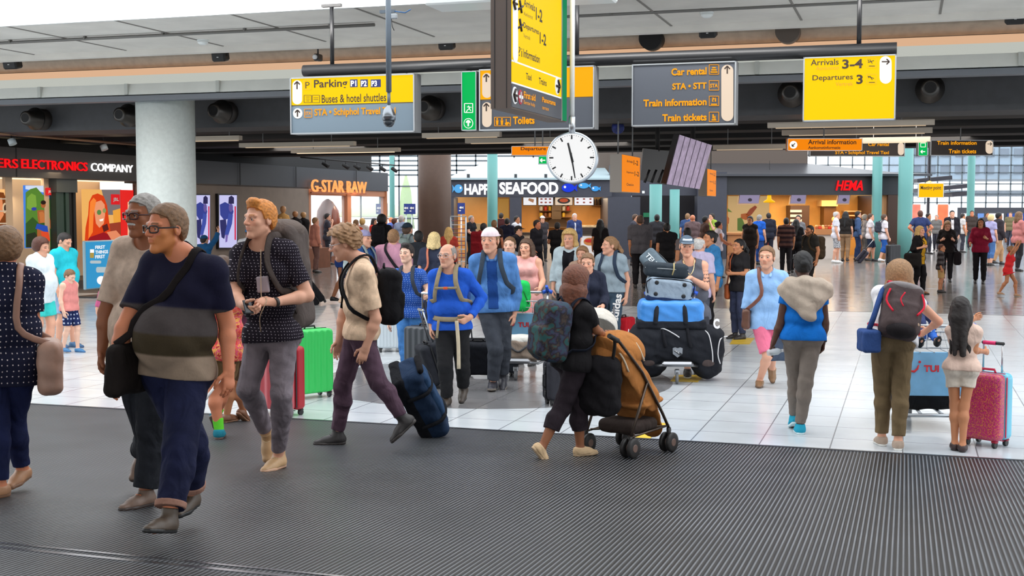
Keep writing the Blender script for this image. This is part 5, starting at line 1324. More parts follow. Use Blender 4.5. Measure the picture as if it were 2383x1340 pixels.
 def skincol(V):
  C=np.repeat(sc[None],len(V),0);D=(V-hc)/hk;x,y,z=D@hl,D@hfw,D@hup;x=np.abs(x)
  face=y>.05
  def mix(m,c,a):C[m]=C[m]*(1-a)+np.asarray(c)*a
  mix(face&(z<.0)&(z>-.04)&(x>.02)&(x<.055),sc*V3(1.05,.78,.72),.45);mix((y>.1)&(np.abs(z+.022)<.016)&(x<.02),sc*V3(1.05,.8,.75),.4)
  if beard:
   bc_=LIN(HAIR[beard[0]]);m=(z<-.03-(y<.06)*.0+(x>.055)*.03)&(z>-.14)&(y>.0)&~((x<.03)&(z>-.04))
   mix(m,bc_,beard[1]);
  mix((y>.074)&(x<.022)&(np.abs(z+.055)<.0095*(1-(x/.03)**2)),sc*V3(.88,.56,.54),.6)
  mix((y>.06)&(x>.013)&(x<.05)&(np.abs(z-(.03-.1*np.maximum(0,x-.034)))<.0042),brow,.8)
  if lod>=2:mix((y>.06)&(np.abs(x-.0315)<.013)&(np.abs(z-.004)<.0055),V3(.03,.02,.018),.75)
  elif lod<2:mix((y>.06)&(np.abs(x-.0315)<.017)&(np.abs(z-.0105)<.0022),V3(.05,.03,.025),.6)
  if hs not in('bald',)and not hs.startswith('ring'):
   m=(z>.055)&(y<.06);mix(m,hcn_,.8)
  return C
 root=empty('person',(pel[0],pel[1],min(an['L'][2],an['R'][2])-.08*k),label,category,group);P.root=root
 soft('body',f,hb_,mat('skin',(255,255,255),.5,attr=True,bump=(90,.08),spec=.35),root,fine,skincol)
 if lod<2:
  for sg in(1,-1):
   c=H_(sg*.0315,.0745,.0035);r_=.0138*hk
   V,Q=F().ell(c,[r_]*3).surf(c-r_,c+r_,r_/5.0)
   me=np_mesh('eye',V,Q);D=(V-c)/r_;fr=D@nrm(hfw+hl*.1*0);C=np.repeat(V3(.72,.68,.64)[None],len(V),0)
   C[fr>.86]=LIN((86,92,96)if hair in('ginger','blond','sandy','pale')else(62,44,30));C[fr>.965]=(.004,.004,.004)
   set_col(me,C);link('eye',me,mat('eye',(255,255,255),.12,attr=True),root)
 P.skin=[f]
 fine_c=(.0058,.008,.0115,.017)[lod]
 if top:
  o=top.get('o',.014)*k;fr=top.get('sl',.62);t=F();t.fold=top.get('fold',.0032)if lod<3 else 0;t.fs=top.get('fs',1.0)
  ol=max(o,(bottom.get('o',.012)if bottom else 0)*k+.007*k);torso(t,o,top.get('loose',.02),ol)
  hem=top.get('hem',-.09);hl_=top.get('hw',0.0)
  c=pel+sp*hem*k;t.cone(hp['L']+sp*(hem+.02)*k,hp['R']+sp*(hem+.02)*k,.09*k*g+ol+hl_,.09*k*g+ol+hl_,.06,1.0,fwT)
  if fr>0:
   for c in 'LR':arm(t,c,o,o*top.get('cuff',1.5),fr,True)
  P.skin.append(t);t.cut(pel+sp*hem*k,-sp)
  nd=top.get('neck',.0);nr_=(.062+nd*.5)*k
  if fr==0:
   for c in 'LR':sg=1 if c=='L' else-1;t.ell(sh[c]+lfT*sg*.045*k,(.075*k,.2*k,.1*k),np.stack([lfT,fwT,sp]),.01,'-')
  t.ell(nk+sp*(.04-nd*.25)*k+fwT*(.03+nd*.5)*k,(nr_+.012*k,nr_+.02*k,(.055+nd*.8)*k),np.stack([lfT,fwT,sp]),.008,'-')
  colfn=None
  if 'bands' in top:
   bd=[(z_,LIN(c_))for z_,c_ in top['bands']]
   def colfn(V):
    q=(V-pel)@sp/k-np.minimum(0,(V-pel)@fwT)*0
    C=np.repeat(bd[0][1][None],len(V),0)
    for z_,c_ in bd[1:]:w_=np.clip((q-z_)/.012+.5,0,1)[:,None];C=C*(1-w_)+c_*w_
    return C
  P.top=soft(top.get('name','t_shirt'),t,fine_c,top['m']if colfn is None else mat('banded_jersey',(255,255,255),.9,attr=True,bump=(60,.25),spec=.2,mottle=.1,mscale=14),root,(),colfn)
  if top.get('collar'):
   cf=F()
   for sg in(1,-1):cf.cone(nk+lfT*sg*.02*k+V3(0,0,.03*k)-fwT*.05*k,nk+lfT*sg*.068*k+V3(0,0,.025*k)+fwT*.01*k,.02*k,.02*k,.01,1.0).cone(nk+lfT*sg*.068*k+V3(0,0,.025*k)+fwT*.01*k,nk+lfT*sg*.04*k-sp*.04*k+fwT*.095*k,.021*k,.016*k,.01)
   soft('collar',cf,fine_c,top['collar'],root)
  if top.get('open'):
   t2=F();torso(t2,o+.004,top.get('loose',.02),ol+.004);wdt=top.get('ow',.055)*k
   t2.cone(hp['L']+sp*(hem+.02)*k,hp['R']+sp*(hem+.02)*k,.094*k*g+ol+.004,.094*k*g+ol+.004,.06,1.0,fwT)
   t2.cut(pel+sp*(hem+.04)*k,-sp).cut(nk-sp*.02*k,sp).cut(pel+lfT*wdt,lfT).cut(pel-lfT*wdt,-lfT).cut(pel+fwT*.03*k,-fwT)
   t2.ell(nk+sp*.03*k+fwT*.05*k,(.075*k,.085*k,.09*k),np.stack([lfT,fwT,sp]),.008,'-')
   soft('inner_shirt',t2,fine_c,top['open'],root)
 if bottom:
  o=bottom.get('o',.012)*k;fr=bottom.get('len',1.95);t=F();t.fold=bottom.get('fold',.003)if lod<3 else 0;t.fs=bottom.get('fs',.8)
  t.cone(hp['L'],hp['R'],.096*k*g+o,.096*k*g+o,.04,1.0,fwT)
  for c in 'LR':t.ell(hp[c]-fw*.045*k,[.088*k*g+o]*3,None,.05)
  t.cone(pel+sp*.06*k+lfT*.06*k,pel+sp*.06*k-lfT*.06*k,.09*k*g+o,.09*k*g+o,.05,1.05,fwT)
  if bottom.get('skirt'):
   kz=pel+(kn['L']+kn['R']-2*pel)*.5*fr;t.cone(pel-V3(0,0,.02),kz,.15*k,bottom['skirt']*k,.05,1.0,cap=True)
  else:
   for c in 'LR':leg(t,c,o,bottom.get('o2',bottom.get('o',.012))*k,fr,True)
  P.skin.append(t);t.cut(pel+sp*min(.07,(top or{}).get('hem',.1)+.05)*k,sp)
  P.bottom=soft(bottom.get('name','trousers'),t,fine_c,bottom['m'],root)
  if bottom.get('cuff'):
   for c in 'LR':
    cf=F();e=kn[c]+(an[c]-kn[c])*(fr-1);d=nrm(an[c]-kn[c]);r_=(.04*g**.5)*k+bottom.get('o2',.012)*k
    cf.cone(e-d*.035,e,r_+.006,r_+.004,.01,cap=True,cap0=True);soft('turn_up',cf,fine_c,bottom['cuff'],root)
 if shoes:
  for c in 'LR':
   fd,fu,fl=ft[c];a=an[c];t=F()
   def q(x,z):return a+fd*x*k+fu*z*k
   hi=shoes.get('hi',.02)
   t.ell(q(-.032,-.04),V3(.034,.04,.04)*k,np.stack([fl,fd,fu]),.02).cone(q(-.01,-.045),q(.105,-.057),.043*k,.037*k,.025,1.0).cone(q(.09,-.056),q(.158,-.062),.041*k,.031*k,.02,1.25,fu)
   t.cone(q(.0,-.03),q(.075,-.05),.043*k,.04*k,.03)
   t.cone(q(-.004,-.03),q(-.006,hi),.045*k,.044*k,.025,cap=True)
   if shoes.get('open'):t.ell(q(.02,.0),V3(.034,.075,.04)*k,np.stack([fl,fd,fu]),.01,'-')
   t.cut(q(0,-.062),-fu)
   o_=soft(shoes.get('name','shoe'),t,min(fine_c,.009)if lod<2 else fine_c,shoes['m'],root)
   t=F();t.cone(q(-.03,-.066),q(.1,-.066),.038*k,.045*k,.02).cone(q(.1,-.066),q(.158,-.066),.045*k,.033*k,.02)
   t.cut(q(0,-.056),fu).cut(q(0,-.08),-fu)
   soft('sole',t,min(fine_c,.007)if lod<2 else fine_c,shoes.get('sole',plas((230,226,218))),o_ if o_ else root)
   if lod==0 and shoes.get('lace'):
    mb=MB()
    for i in range(4):
     x=.05+.02*i;z=-.004-.012*i
     mb.tube([q(x,z)-fl*.024*k,q(x+.012,z+.003),q(x,z)+fl*.024*k],.0035,6)
    mb.build('lace',shoes['lace'],o_)
   if shoes.get('sock'):
    cf=F().cone(a-(a-kn[c])*.3,a-fu*.01,.049*k,.043*k,.01,cap0=True);soft('sock',cf,fine_c,shoes['sock'],root)
 if hs and hs!='bald':
  t=F();th={'short':.010,'crop':.006,'curly':.026,'mop':.02,'long':.015,'bob':.022,'bun':.009,'pony':.009,'quiff':.012,'ring':.006,'volume':.034}.get(hs.split('_')[0],.012)
  base=hs.split('_')[0]
  t.ell(H_(0,-.016,.034),V3(.0745+th,.098+th,.086+th)*hk,HM,.01)
  t.ell(H_(0,-.03,-.01),V3(.07+th,.075+th,.075)*hk,HM,.02)
  if base=='quiff':t.ell(H_(.01,.055,.112),V3(.055,.035,.03)*hk,HM,.03)
  if base in('curly','mop','volume'):t.ell(H_(0,.02,.075),V3(.082,.08,.05)*hk,HM,.03)
  pts={'short':((-.2,-.07),(-.06,-.065),(-.02,.0),(.02,.005),(.035,.055),(.07,.078),(.2,.08)),'ring':((-.2,-.06),(-.06,-.055),(-.02,.0),(.02,.005),(.03,.05),(.04,.3),(.2,.3))}
  prof=pts['ring' if base=='ring' else 'short']
  if base in('long','bob','volume'):prof=((-.2,-.3),(-.02,-.3),(.0,-.2),(.03,.0),(.05,.06),(.075,.075),(.2,.08))
  if base=='mop':prof=((-.2,-.08),(-.06,-.07),(-.02,-.005),(.03,.02),(.07,.05),(.2,.055))
  py_,pz_=np.array([p[0]for p in prof])*hk,np.array([p[1]for p in prof])*hk
  def hairline(X,Y,Z):
   y=(X-hc[0])*hfw[0]+(Y-hc[1])*hfw[1]+(Z-hc[2])*hfw[2];z=(X-hc[0])*hup[0]+(Y-hc[1])*hup[1]+(Z-hc[2])*hup[2]
   return np.interp(y,py_,pz_)-z
  nz={'curly':.008,'mop':.003,'volume':.0012}.get(base,.0022)
  t.fold=nz if lod<3 else 0;t.fs={'curly':.3,'mop':.25,'volume':.17}.get(base,.25)
  t.cutfn(hairline)
  if base=='ring':t.ell(H_(0,.02,.1),V3(.062,.1,.06)*hk,HM,.01,'-')
  o_=soft('hair',t,(.004,.006,.009,.014)[lod],mat('hair',HAIR[hair]if isinstance(hair,str)else hair,.55,bump=(220,.5),mottle=.3,mscale=60),root)
  ln=float(hs.split('_')[1])if '_' in hs else 0
  hm=mat('hair',HAIR[hair]if isinstance(hair,str)else hair,.55,bump=(220,.5),mottle=.3,mscale=60)
  if base in('long','bob','volume')and ln:
   t=F();t.fold=.0016;t.fs=.25;dn=V3(0,0,-1)*.6-sp*.4
   for x,y,r_ in((0,-.075,.06),(.058,-.045,.042),(-.058,-.045,.042))+(((.074,.012,.024),(-.074,.012,.024))if base!='bob' else()):
    a_=H_(x,y,.02);e=H_(x*1.25,y-.03,-.08)+dn*ln-hf*.03;t.cone(a_,H_(x*1.15,y-.012,-.08),r_*hk,r_*hk,.03);t.cone(H_(x*1.15,y-.012,-.08),e,r_*hk*(1.25 if base=='volume' else 1),r_*hk*.5,.03)
   soft('hair_length',t,(.006,.008,.011,.015)[lod],hm,root)
  if base=='pony':
   t=F();t.fold=.004;t.fs=.3;a_=H_(0,-.11,.04);t.ell(a_,[.028*hk]*3);e=a_+V3(0,0,-ln)-hf*.06;t.cone(a_,a_+V3(0,0,-ln*.4)-hf*.06,.026*hk,.035*hk).cone(a_+V3(0,0,-ln*.4)-hf*.06,e,.035*hk,.012)
   soft('ponytail',t,(.005,.007,.01,.014)[lod],hm,root)
  if base=='bun':
   t=F();t.fold=.003;t.fs=.3;t.ell(H_(0,-.1,.05+ln),[.042*hk]*3);soft('hair_bun',t,(.005,.007,.01,.014)[lod],hm,root)
 if beard and len(beard)>2:
  t=F();bm_=mat('hair',HAIR[beard[0]],.7,bump=(220,.5),mottle=.3,mscale=60)
  if beard[2]=='moustache':t.cone(H_(0,.098,-.039),H_(.024,.084,-.045),.0085*hk,.007*hk,.006).cone(H_(0,.098,-.039),H_(-.024,.084,-.045),.0085*hk,.007*hk,.006)
  else:t.ell(H_(0,.062,-.098),V3(.034,.028,.03)*hk,HM,.01);t.fold=.002;t.fs=.2
  soft('moustache' if beard[2]=='moustache' else 'beard',t,.003 if lod==0 else .005,bm_,root)
 if cap:
  t=F();bk=cap.get('back');s_=-1 if bk else 1
  th=.024 if(hs or '').startswith(('mop','curly','volume'))else 0;t.ell(H_(0,-.012,.036+th*.2),V3(.086+th,.108+th,.094+th)*hk,HM,.01);t.cutfn(lambda X,Y,Z:(.042*hk+(0.03*s_)*(((X-hc[0])*hfw[0]+(Y-hc[1])*hfw[1]+(Z-hc[2])*hfw[2]))-((X-hc[0])*hup[0]+(Y-hc[1])*hup[1]+(Z-hc[2])*hup[2])))
  o_=soft('cap',t,(.005,.006,.009,.014)[lod],cap['m'],root)
  t=F();t.ell(H_(0,s_*.125,.048),V3(.07,.07,.006)*hk,HM,.01).ell(H_(0,s_*.1,.05),V3(.078,.03,.012)*hk,HM,.01)
  soft('visor',t,(.005,.006,.009,.014)[lod],cap.get('v',cap['m']),o_)
 if glasses:
  mb=MB();gm,gr_=glasses
  for sg in(1,-1):
   pts=[H_(sg*(.0345+.0255*abs(math.cos(a))**.6*(1 if math.cos(a)>0 else-1)),.104-.016*abs(math.cos(a))*(1 if math.cos(a)>0 else 0),.002+.0175*abs(math.sin(a))**.6*(1 if math.sin(a)>0 else-1))for a in np.linspace(0,2*math.pi,17)]
   mb.tube(pts,gr_*hk,6,False);mb.tube([H_(sg*.06,.09,.008),H_(sg*.079,.06,.008),H_(sg*.082,-.01,.008),H_(sg*.08,-.025,-.008)],gr_*hk,6)
  mb.tube([H_(-.009,.106,.006),H_(0,.109,.008),H_(.009,.106,.006)],gr_*hk,6)
  mb.build('glasses',gm,root)
 return P
# ---------------- poses
def px_pose(S):
 """joints from measured pixels: (x, y) or (x, y, depth offset from the pelvis) or (x, y, 'g') for an ankle standing on the floor"""
 H=S['H'];k=H/1.75
 if 'Y' in S:Y0=S['Y']
 else:Y0=on_floor(*S['base']).y
 J={};fw,lf=yawvec(S.get('yaw',0));f2,l2=yawvec(S.get('yaw',0)+S.get('tw',0))
 def g(v,y):return np.array(at(v[0],v[1],y))
 J['pel']=g(S['pel'],Y0);J['nk']=g(S['nk'],Y0+(S['nk'][2]if len(S['nk'])>2 else 0));J['tw']=S.get('tw',0)
 if 'hd' in S:J['hd']=g(S['hd'],J['nk'][1]+(S['hd'][2]if len(S['hd'])>2 else f2[1]*.03))
 for c,sg in(('L',1),('R',-1)):
  sy=J['nk'][1]+sg*l2[1]*.178*k;hy=Y0+sg*lf[1]*.09*k
  if 's'+c in S:v=S['s'+c];sy=sy if len(v)<3 else Y0+v[2];J['s'+c]=g(v,sy)
  v=S['e'+c];ey=sy if len(v)<3 else Y0+v[2];J['e'+c]=g(v,ey)
  v=S['w'+c];J['w'+c]=g(v,ey if len(v)<3 else Y0+v[2])
  v=S['a'+c]
  if len(v)>2 and v[2]=='g':J['a'+c]=np.array(on_floor(v[0],v[1],.08*k))
  else:J['a'+c]=g(v,Y0+(v[2]if len(v)>2 else 0))
  v=S['k'+c];J['k'+c]=g(v,(hy+J['a'+c][1])/2+fw[1]*.03 if len(v)<3 else Y0+v[2])
 return J
def fk_pose(x,y,H,yaw,stride=0.0,arms='hang',z0=None,lean=0.0,spread=.1,twist=0,ph=1):
 k=H/1.75;fw,lf=yawvec(yaw);z=fz(x,y)if z0 is None else z0;B_=V3(x,y,z);J={}
 up=V3(0,0,1);J['pel']=B_+up*(.93-stride*.08)*k;J['nk']=J['pel']+(up*math.cos(lean)+fw*math.sin(lean))*.535*k;J['tw']=twist
 f2,l2=yawvec(yaw+twist)
 for c,sg in(('L',1),('R',-1)):
  s_=sg*ph*stride*.5
  a=B_+lf*sg*spread*k+fw*s_*.9*k+up*(.08+(.1*stride if s_<0 else 0))*k;J['a'+c]=a
  hip=J['pel']+lf*sg*.09*k;m=(hip+a)/2;J['k'+c]=m+fw*(.035+.12*stride)*k
  sh=J['nk']+l2*sg*.178*k-up*.055*k
  A=arms if isinstance(arms,str)else arms[0 if c=='L' else 1]
  if A=='hang':J['e'+c]=sh-up*.28*k+l2*sg*.05*k-f2*(.03+s_*.25)*k;J['w'+c]=J['e'+c]-up*.235*k+f2*(.06-s_*.2)*k
  elif A=='bent':J['e'+c]=sh-up*.27*k+l2*sg*.06*k-f2*.05*k;J['w'+c]=J['e'+c]+f2*.22*k+up*.06*k-l2*sg*.08*k
  elif A=='push':J['e'+c]=sh-up*.25*k+l2*sg*.06*k+f2*.06*k;J['w'+c]=J['e'+c]+f2*.2*k-up*.1*k
  elif A=='face':J['e'+c]=sh-up*.25*k+l2*sg*.03*k+f2*.1*k;J['w'+c]=J['e'+c]+f2*.06*k+up*.24*k-l2*sg*.09*k
  elif A=='hip':J['e'+c]=sh-up*.22*k+l2*sg*.17*k-f2*.08*k;J['w'+c]=J['pel']+up*.1*k+l2*sg*.17*k
  elif A=='up':J['e'+c]=sh+up*.2*k+l2*sg*.1*k+f2*.12*k;J['w'+c]=J['e'+c]+up*.2*k+f2*.1*k
  elif A=='fold':J['e'+c]=sh-up*.27*k+l2*sg*.04*k+f2*.02*k;J['w'+c]=J['e'+c]+f2*.16*k-l2*sg*.18*k
 return J
def T(m,**k):d={'m':m};d.update(k);return d
# ---------------- things people wear on their backs and shoulders
def snap(P,p,gap):
 p=np.array(p,float)
 for _ in range(5):
  v=[f.val(p)for f in P.skin];i=int(np.argmin(v))
  if v[i]>gap:break
  f=P.skin[i];e=.012;g=nrm([f.val(p+q)-f.val(p-q)for q in np.eye(3)*e]);p=p+g*(gap-v[i]+.001)
 return p
def strap(name,pts,r_,m,parent,flat=None,P=None):
 n=len(pts);out=[]
 P_=[Vector(p)for p in pts]
 for i in range(n-1):
  p0,p1,p2,p3=P_[max(0,i-1)],P_[i],P_[i+1],P_[min(n-1,i+2)]
  for t in(0,.25,.5,.75):out.append(.5*((2*p1)+(p2-p0)*t+(2*p0-5*p1+4*p2-p3)*t*t+(3*p1-p0-3*p2+p3)*t**3))
 out.append(P_[-1])
 if P is not None:out=[snap(P,q,r_*.35)for q in out]
 return MB().tube(out,r_,8,flat=flat).build(name,m,parent)
def backpack(P,label,m,size=(.3,.18,.48),sm=None,drop=.0,col2=None,up=0.0,cat='backpack',off=0.0,extra=None):
 k=P.k;W_,D_,H_=[x/2 for x in size];sp,fw,lf=P.sp,P.fwT,P.lfT
 c=P.nk-sp*(H_+drop)-fw*(.125*k+D_+off)+sp*up;R=np.stack([lf,fw,sp]);sm=sm or m
 root=empty('backpack',c-sp*H_,label,cat)
 f=F();f.fold=.004;f.rbox(c,(W_,D_,H_),R,min(D_*.8,.08));f.rbox(c-sp*H_*.3-fw*D_*.85,(W_*.75,D_*.45,H_*.5),R,D_*.35,.03)
 soft('bag_body',f,.009,m,root)
 if col2:f=F();f.fold=.003;f.ell(c+sp*H_*.86,(W_*1.04,D_*1.1,H_*.26),R);soft('lid',f,.009,col2,root)
 for sg in(1,-1):
  a=c+sp*H_*.8+lf*sg*.07*k+fw*D_;s0=P.nk+lf*sg*.085*k+sp*.03*k
  strap('strap',[a,s0-fw*.06*k+sp*.03*k,s0+fw*.05*k+sp*.012*k,s0-sp*.14*k+fw*.15*k+lf*sg*.02*k,s0-sp*.3*k+fw*.12*k+lf*sg*.06*k,P.nk-sp*.36*k+lf*sg*.15*k,c-sp*H_*.7+lf*sg*W_*.8+fw*D_*.6],.026*k,sm,root,fw,P)
 MB().tube([c+sp*H_+lf*.04+fw*D_*.5,c+sp*(H_+.035)+fw*D_*.5,c+sp*H_-lf*.04+fw*D_*.5],.009,6).build('handle',sm,root)
 if extra:extra(root,c,R,(W_,D_,H_))
 return root
def shoulder_bag(P,label,side,m,size=(.3,.12,.3),drop=.55,cross=True,sm=None,fwd=0.0,cat='bag',out=.0):
 k=P.k;sg=1 if side=='L' else-1;sp,fw,lf=P.sp,P.fwT,P.lfT;W_,D_,H_=[x/2 for x in size]
 c=P.pel+lf*sg*(.19*k+D_+out)+fw*fwd+V3(0,0,(.5-drop)*k);R=np.stack([fw,lf,V3(0,0,1)])
 root=empty('shoulder_bag',c-V3(0,0,H_),label,cat)
 f=F();f.fold=.004;f.rbox(c,(W_,D_,H_),R,D_*.8);soft('bag_body',f,.009,m,root)
 s2=-sg if cross else sg;sh=P.nk+lf*s2*.09*k
 strap('strap',[c+V3(0,0,H_*.9)+fw*W_*.7,P.pel+sp*.3*k+fw*.16*k+lf*sg*.06*k,sh+fw*.09*k-sp*.05*k,sh+sp*.035*k,sh-fw*.12*k-sp*.05*k,P.pel+sp*.25*k-fw*.17*k+lf*sg*.08*k,c+V3(0,0,H_*.9)-fw*W_*.7],.022*k,sm or m,root,fw,P)
 return root
_jn={}
def jean(c):
 if c not in _jn:_jn[c]=wrinkle(mat('denim',c,.85,bump=(90,.25),mottle=.25,mscale=7,spec=.2).copy(),5.5,.9,.05)
 return _jn[c]
tan_sole=plas((150,110,84));white_sole=plas((226,224,218));black_sole=plas((26,25,25))
leather=lambda c:mat('leather',c,.45,bump=(50,.1),mottle=.12,mscale=12)
# ================================================================ luggage, trolleys, stroller (placed before the people so the report reads top down)
def Fr(yaw,pitch=0.0,roll=0.0):
 """rows: right, forward, up of a thing that faces yaw"""
 fw,lf=yawvec(yaw);r=-lf;up=V3(0,0,1);p=math.radians(pitch)
 f2=fw*math.cos(p)+up*math.sin(p);u2=up*math.cos(p)-fw*math.sin(p);q=math.radians(roll)
 return np.stack([r*math.cos(q)+u2*math.sin(q),f2,u2*math.cos(q)-r*math.sin(q)])
def suitcase(o,yaw,size,label,m,m2=None,tilt=0.0,handle=.0,grooves=6,wheel=None,name='suitcase',res=.008,soft_=False,group=None,trim=None):
 o=V3(o);R=Fr(yaw,-tilt);r,f,u=R;W,D,H=size;W2,D2=W/2,D/2;wr=.03;root=empty(name,o,label,'suitcase',group)
 b=o+u*(wr*2+H/2);m2=m2 or m
 for sg,mm,nm in((1,m,'front_shell'),(-1,m2,'back_shell')):
  s=F();s.rbox(b+f*sg*D2*.5,(W2,D2*.5+.004,H/2),R,min(.05,D2*.45))
  if soft_:s.fold=.003
  if grooves:s.cutfn(lambda X,Y,Z:(.0*X+((np.abs((X-b[0])*f[0]+(Y-b[1])*f[1]+(Z-b[2])*f[2])-D2+.006+.006*np.cos(2*math.pi*grooves*((X-b[0])*r[0]+(Y-b[1])*r[1]+(Z-b[2])*r[2])/W)))))
  s.cut(b,-f*sg);soft(nm,s,res,mm,root)
 Rm=Matrix(R.tolist()).transposed();dk=plas((26,26,28),.4);tr=trim or dk
 mb=MB()
 for k,sz in((u*(H/2+.001),(W*.9,.014,.006)),(-u*(H/2+.001),(W*.9,.014,.006)),(r*(W2+.001),(.006,.014,H*.9)),(-r*(W2+.001),(.006,.014,H*.9))):mb.box(b+k,sz,Rm)
 mb.build('zip',tr,root)
 wm=wheel or dk
 for sx in(-1,1):
  for sy in(-1,1):
   c=o+r*sx*(W2-.05)+f*sy*(D2-.04)+u*wr
   w_=MB().cyl(c-r*.014,c+r*.014,wr,14).build('wheel',dk,root);MB().box(c+u*wr*.9,(.05,.05,wr*.9),Rm,.008).build('fork',wm,w_)
 t=b+u*H/2
 MB().tube([t-r*.07,t-r*.06+u*.03,t+r*.06+u*.03,t+r*.07],.011,8).build('top_handle',tr,root)
 MB().tube([b+r*W2-u*.08,b+r*(W2+.025)-u*.06,b+r*(W2+.025)+u*.06,b+r*W2+u*.08],.01,8).build('side_handle',tr,root)
 for z in(-.32,.32):
  MB().box(b+r*W2+u*H*z,(.022,.035,.05),Rm,.008).build('latch',tr,root)
 if handle:
  e=t-f*D2*.55;MB().tube([e-r*.09,e-r*.09+u*handle,e+r*.09+u*handle,e+r*.09],.009,8).build('pull_handle',metal((200,202,206),.3),root)
  MB().box(e+u*handle,(.22,.03,.03),Rm,.01).build('grip',dk if handle<.3 else metal((190,194,198),.35),root)
 return root,b,R
Yr=12.55
suitcase((at(652,700,12.75).x,12.75,0),-38,(.46,.28,.66),'red hard suitcase behind the legs of the ginger-haired man',plas((206,92,100),.35),plas((176,26,40),.35),handle=0,grooves=4)
suitcase((at(720,700,13.9).x,13.9,0),42,(.48,.27,.72),'bright green hard suitcase with vertical ribs',plas((58,206,98),.35),plas((74,224,120),.35),grooves=6)
suitcase((at(985,700,15.1).x,15.25,0),-35,(.46,.28,.62),'dark grey hard suitcase pulled by the youth in the blue dotted t-shirt',plas((66,70,76),.45),plas((50,54,60),.45),handle=.4,grooves=5)
suitcase((at(1022,700,14.6).x,14.7,0),-70,(.36,.24,.5),'black roller case partly behind the man in royal blue',cloth((44,46,52)),handle=.4,grooves=0,soft_=True,tilt=18)
suitcase((at(1118,700,15.6).x,15.7,0),-10,(.36,.24,.44),'black cabin case beside the legs of the tall youth in denim',cloth((30,32,38)),handle=.36,grooves=0,soft_=True,tilt=20)
suitcase((at(1176,700,15.4).x,15.6,0),20,(.3,.22,.4),'dark grey bag behind the shin of the tall youth in denim',cloth((60,64,72)),grooves=0,soft_=True)
suitcase((at(1452,700,18.6).x,18.6,0),60,(.36,.24,.44),'small red suitcase behind the tall girl with the ponytail',cloth((196,30,44)),handle=.0,grooves=3)
suitcase((at(1301,700,13.2).x,13.4,0),20,(.3,.22,.42),'dark roller case just left of the woman with the stroller',cloth((48,48,54)),grooves=0,soft_=True)
suitcase((at(905,700,18.2).x,18.4,0),10,(.4,.24,.6),'pale silver suitcase behind the black backpack',plas((196,206,212),.35),handle=.3,grooves=8)
pinkp=patchwork([(178,30,96),(206,60,120),(150,24,90),(214,130,60),(190,40,110)],70,'printed_shell',.3)
rt,b,R=suitcase((at(2312,700,11.0).x,11.08,0),-50,(.36,.27,.6),'pink patterned and light blue hard suitcase beside the girl',pinkp,plas((112,196,222),.25),handle=.26,grooves=0,wheel=plas((150,20,50),.4),trim=plas((190,20,70),.35))
MB().tube([b+R[2]*.31-R[1]*.07-R[0]*.03+R[2]*.25,b+R[2]*.31-R[1]*.07+R[0]*.09+R[2]*.25],.018,10).build('grip_cover',plas((226,40,110),.4),rt)
suitcase((at(1993,600,48.5).x,48.5,0),75,(.4,.26,.56),'dark roller case pulled by the man in the white shirt and navy shorts',plas((40,36,52)),handle=.5,grooves=0,res=.016,tilt=38)
suitcase((at(748,600,27.5).x,27.5,0),-80,(.42,.28,.56),'black roller bag beside the air stewardess',cloth((30,30,34)),handle=.4,grooves=0,res=.014,soft_=True,tilt=36)
suitcase((at(2078,600,47).x,47,0),20,(.5,.3,.7),'large black suitcase on end by the teal column',plas((40,42,46)),grooves=3,res=.016)
# blue rolling duffel dragged by the curly-haired man
pb=on_floor(985,1012);pa_=at(908,872,11.0)
ax_=nrm(V3(pa_)-V3(pb));L_=np.linalg.norm(V3(pa_)-V3(pb));n_=nrm(np.cross(ax_,V3(0,1,0)));s_=np.cross(n_,ax_)
if n_[2]<0:n_=-n_
R=np.stack([s_,n_,ax_]);c=(V3(pa_)+V3(pb))/2+n_*.15
root=empty('rolling_duffel',pb,'navy and black rolling duffel bag dragged behind the curly-haired man','rolling bag')
f=F();f.fold=.006;f.rbox(c,(.17,.12,L_/2),R,.07);soft('bag_body',f,.008,cloth((34,52,78)),root)
f=F();f.fold=.004;f.rbox(c-n_*.1,(.175,.055,L_/2*1.02),R,.03);soft('base',f,.008,cloth((22,23,28)),root)
f=F();f.fold=.005;f.rbox(c+n_*.1+ax_*L_*.05,(.13,.05,L_*.34),R,.04);soft('pocket',f,.008,cloth((40,66,98)),root)
for z in(-.22,.22):strap('strap',[c+s_*.18-n_*.1+ax_*L_*z,c+s_*.175+n_*.1+ax_*L_*z,c+n_*.155+ax_*L_*z,c-s_*.175+n_*.1+ax_*L_*z,c-s_*.18-n_*.1+ax_*L_*z],.018,cloth((24,25,30)),root)
f=F();f.fold=.003;f.cone(c+ax_*L_*.48+n_*.12-s_*.1,c+ax_*L_*.48+n_*.12+s_*.1,.028,.028);soft('handle',f,.007,cloth((20,20,24)),root)
for sx in(-1,1):q=V3(pb)+s_*.13*sx+V3(0,0,.045)+n_*.02;MB().cyl(q-s_*.02,q+s_*.02,.045,14).build('wheel',plas((24,24,26)),root)
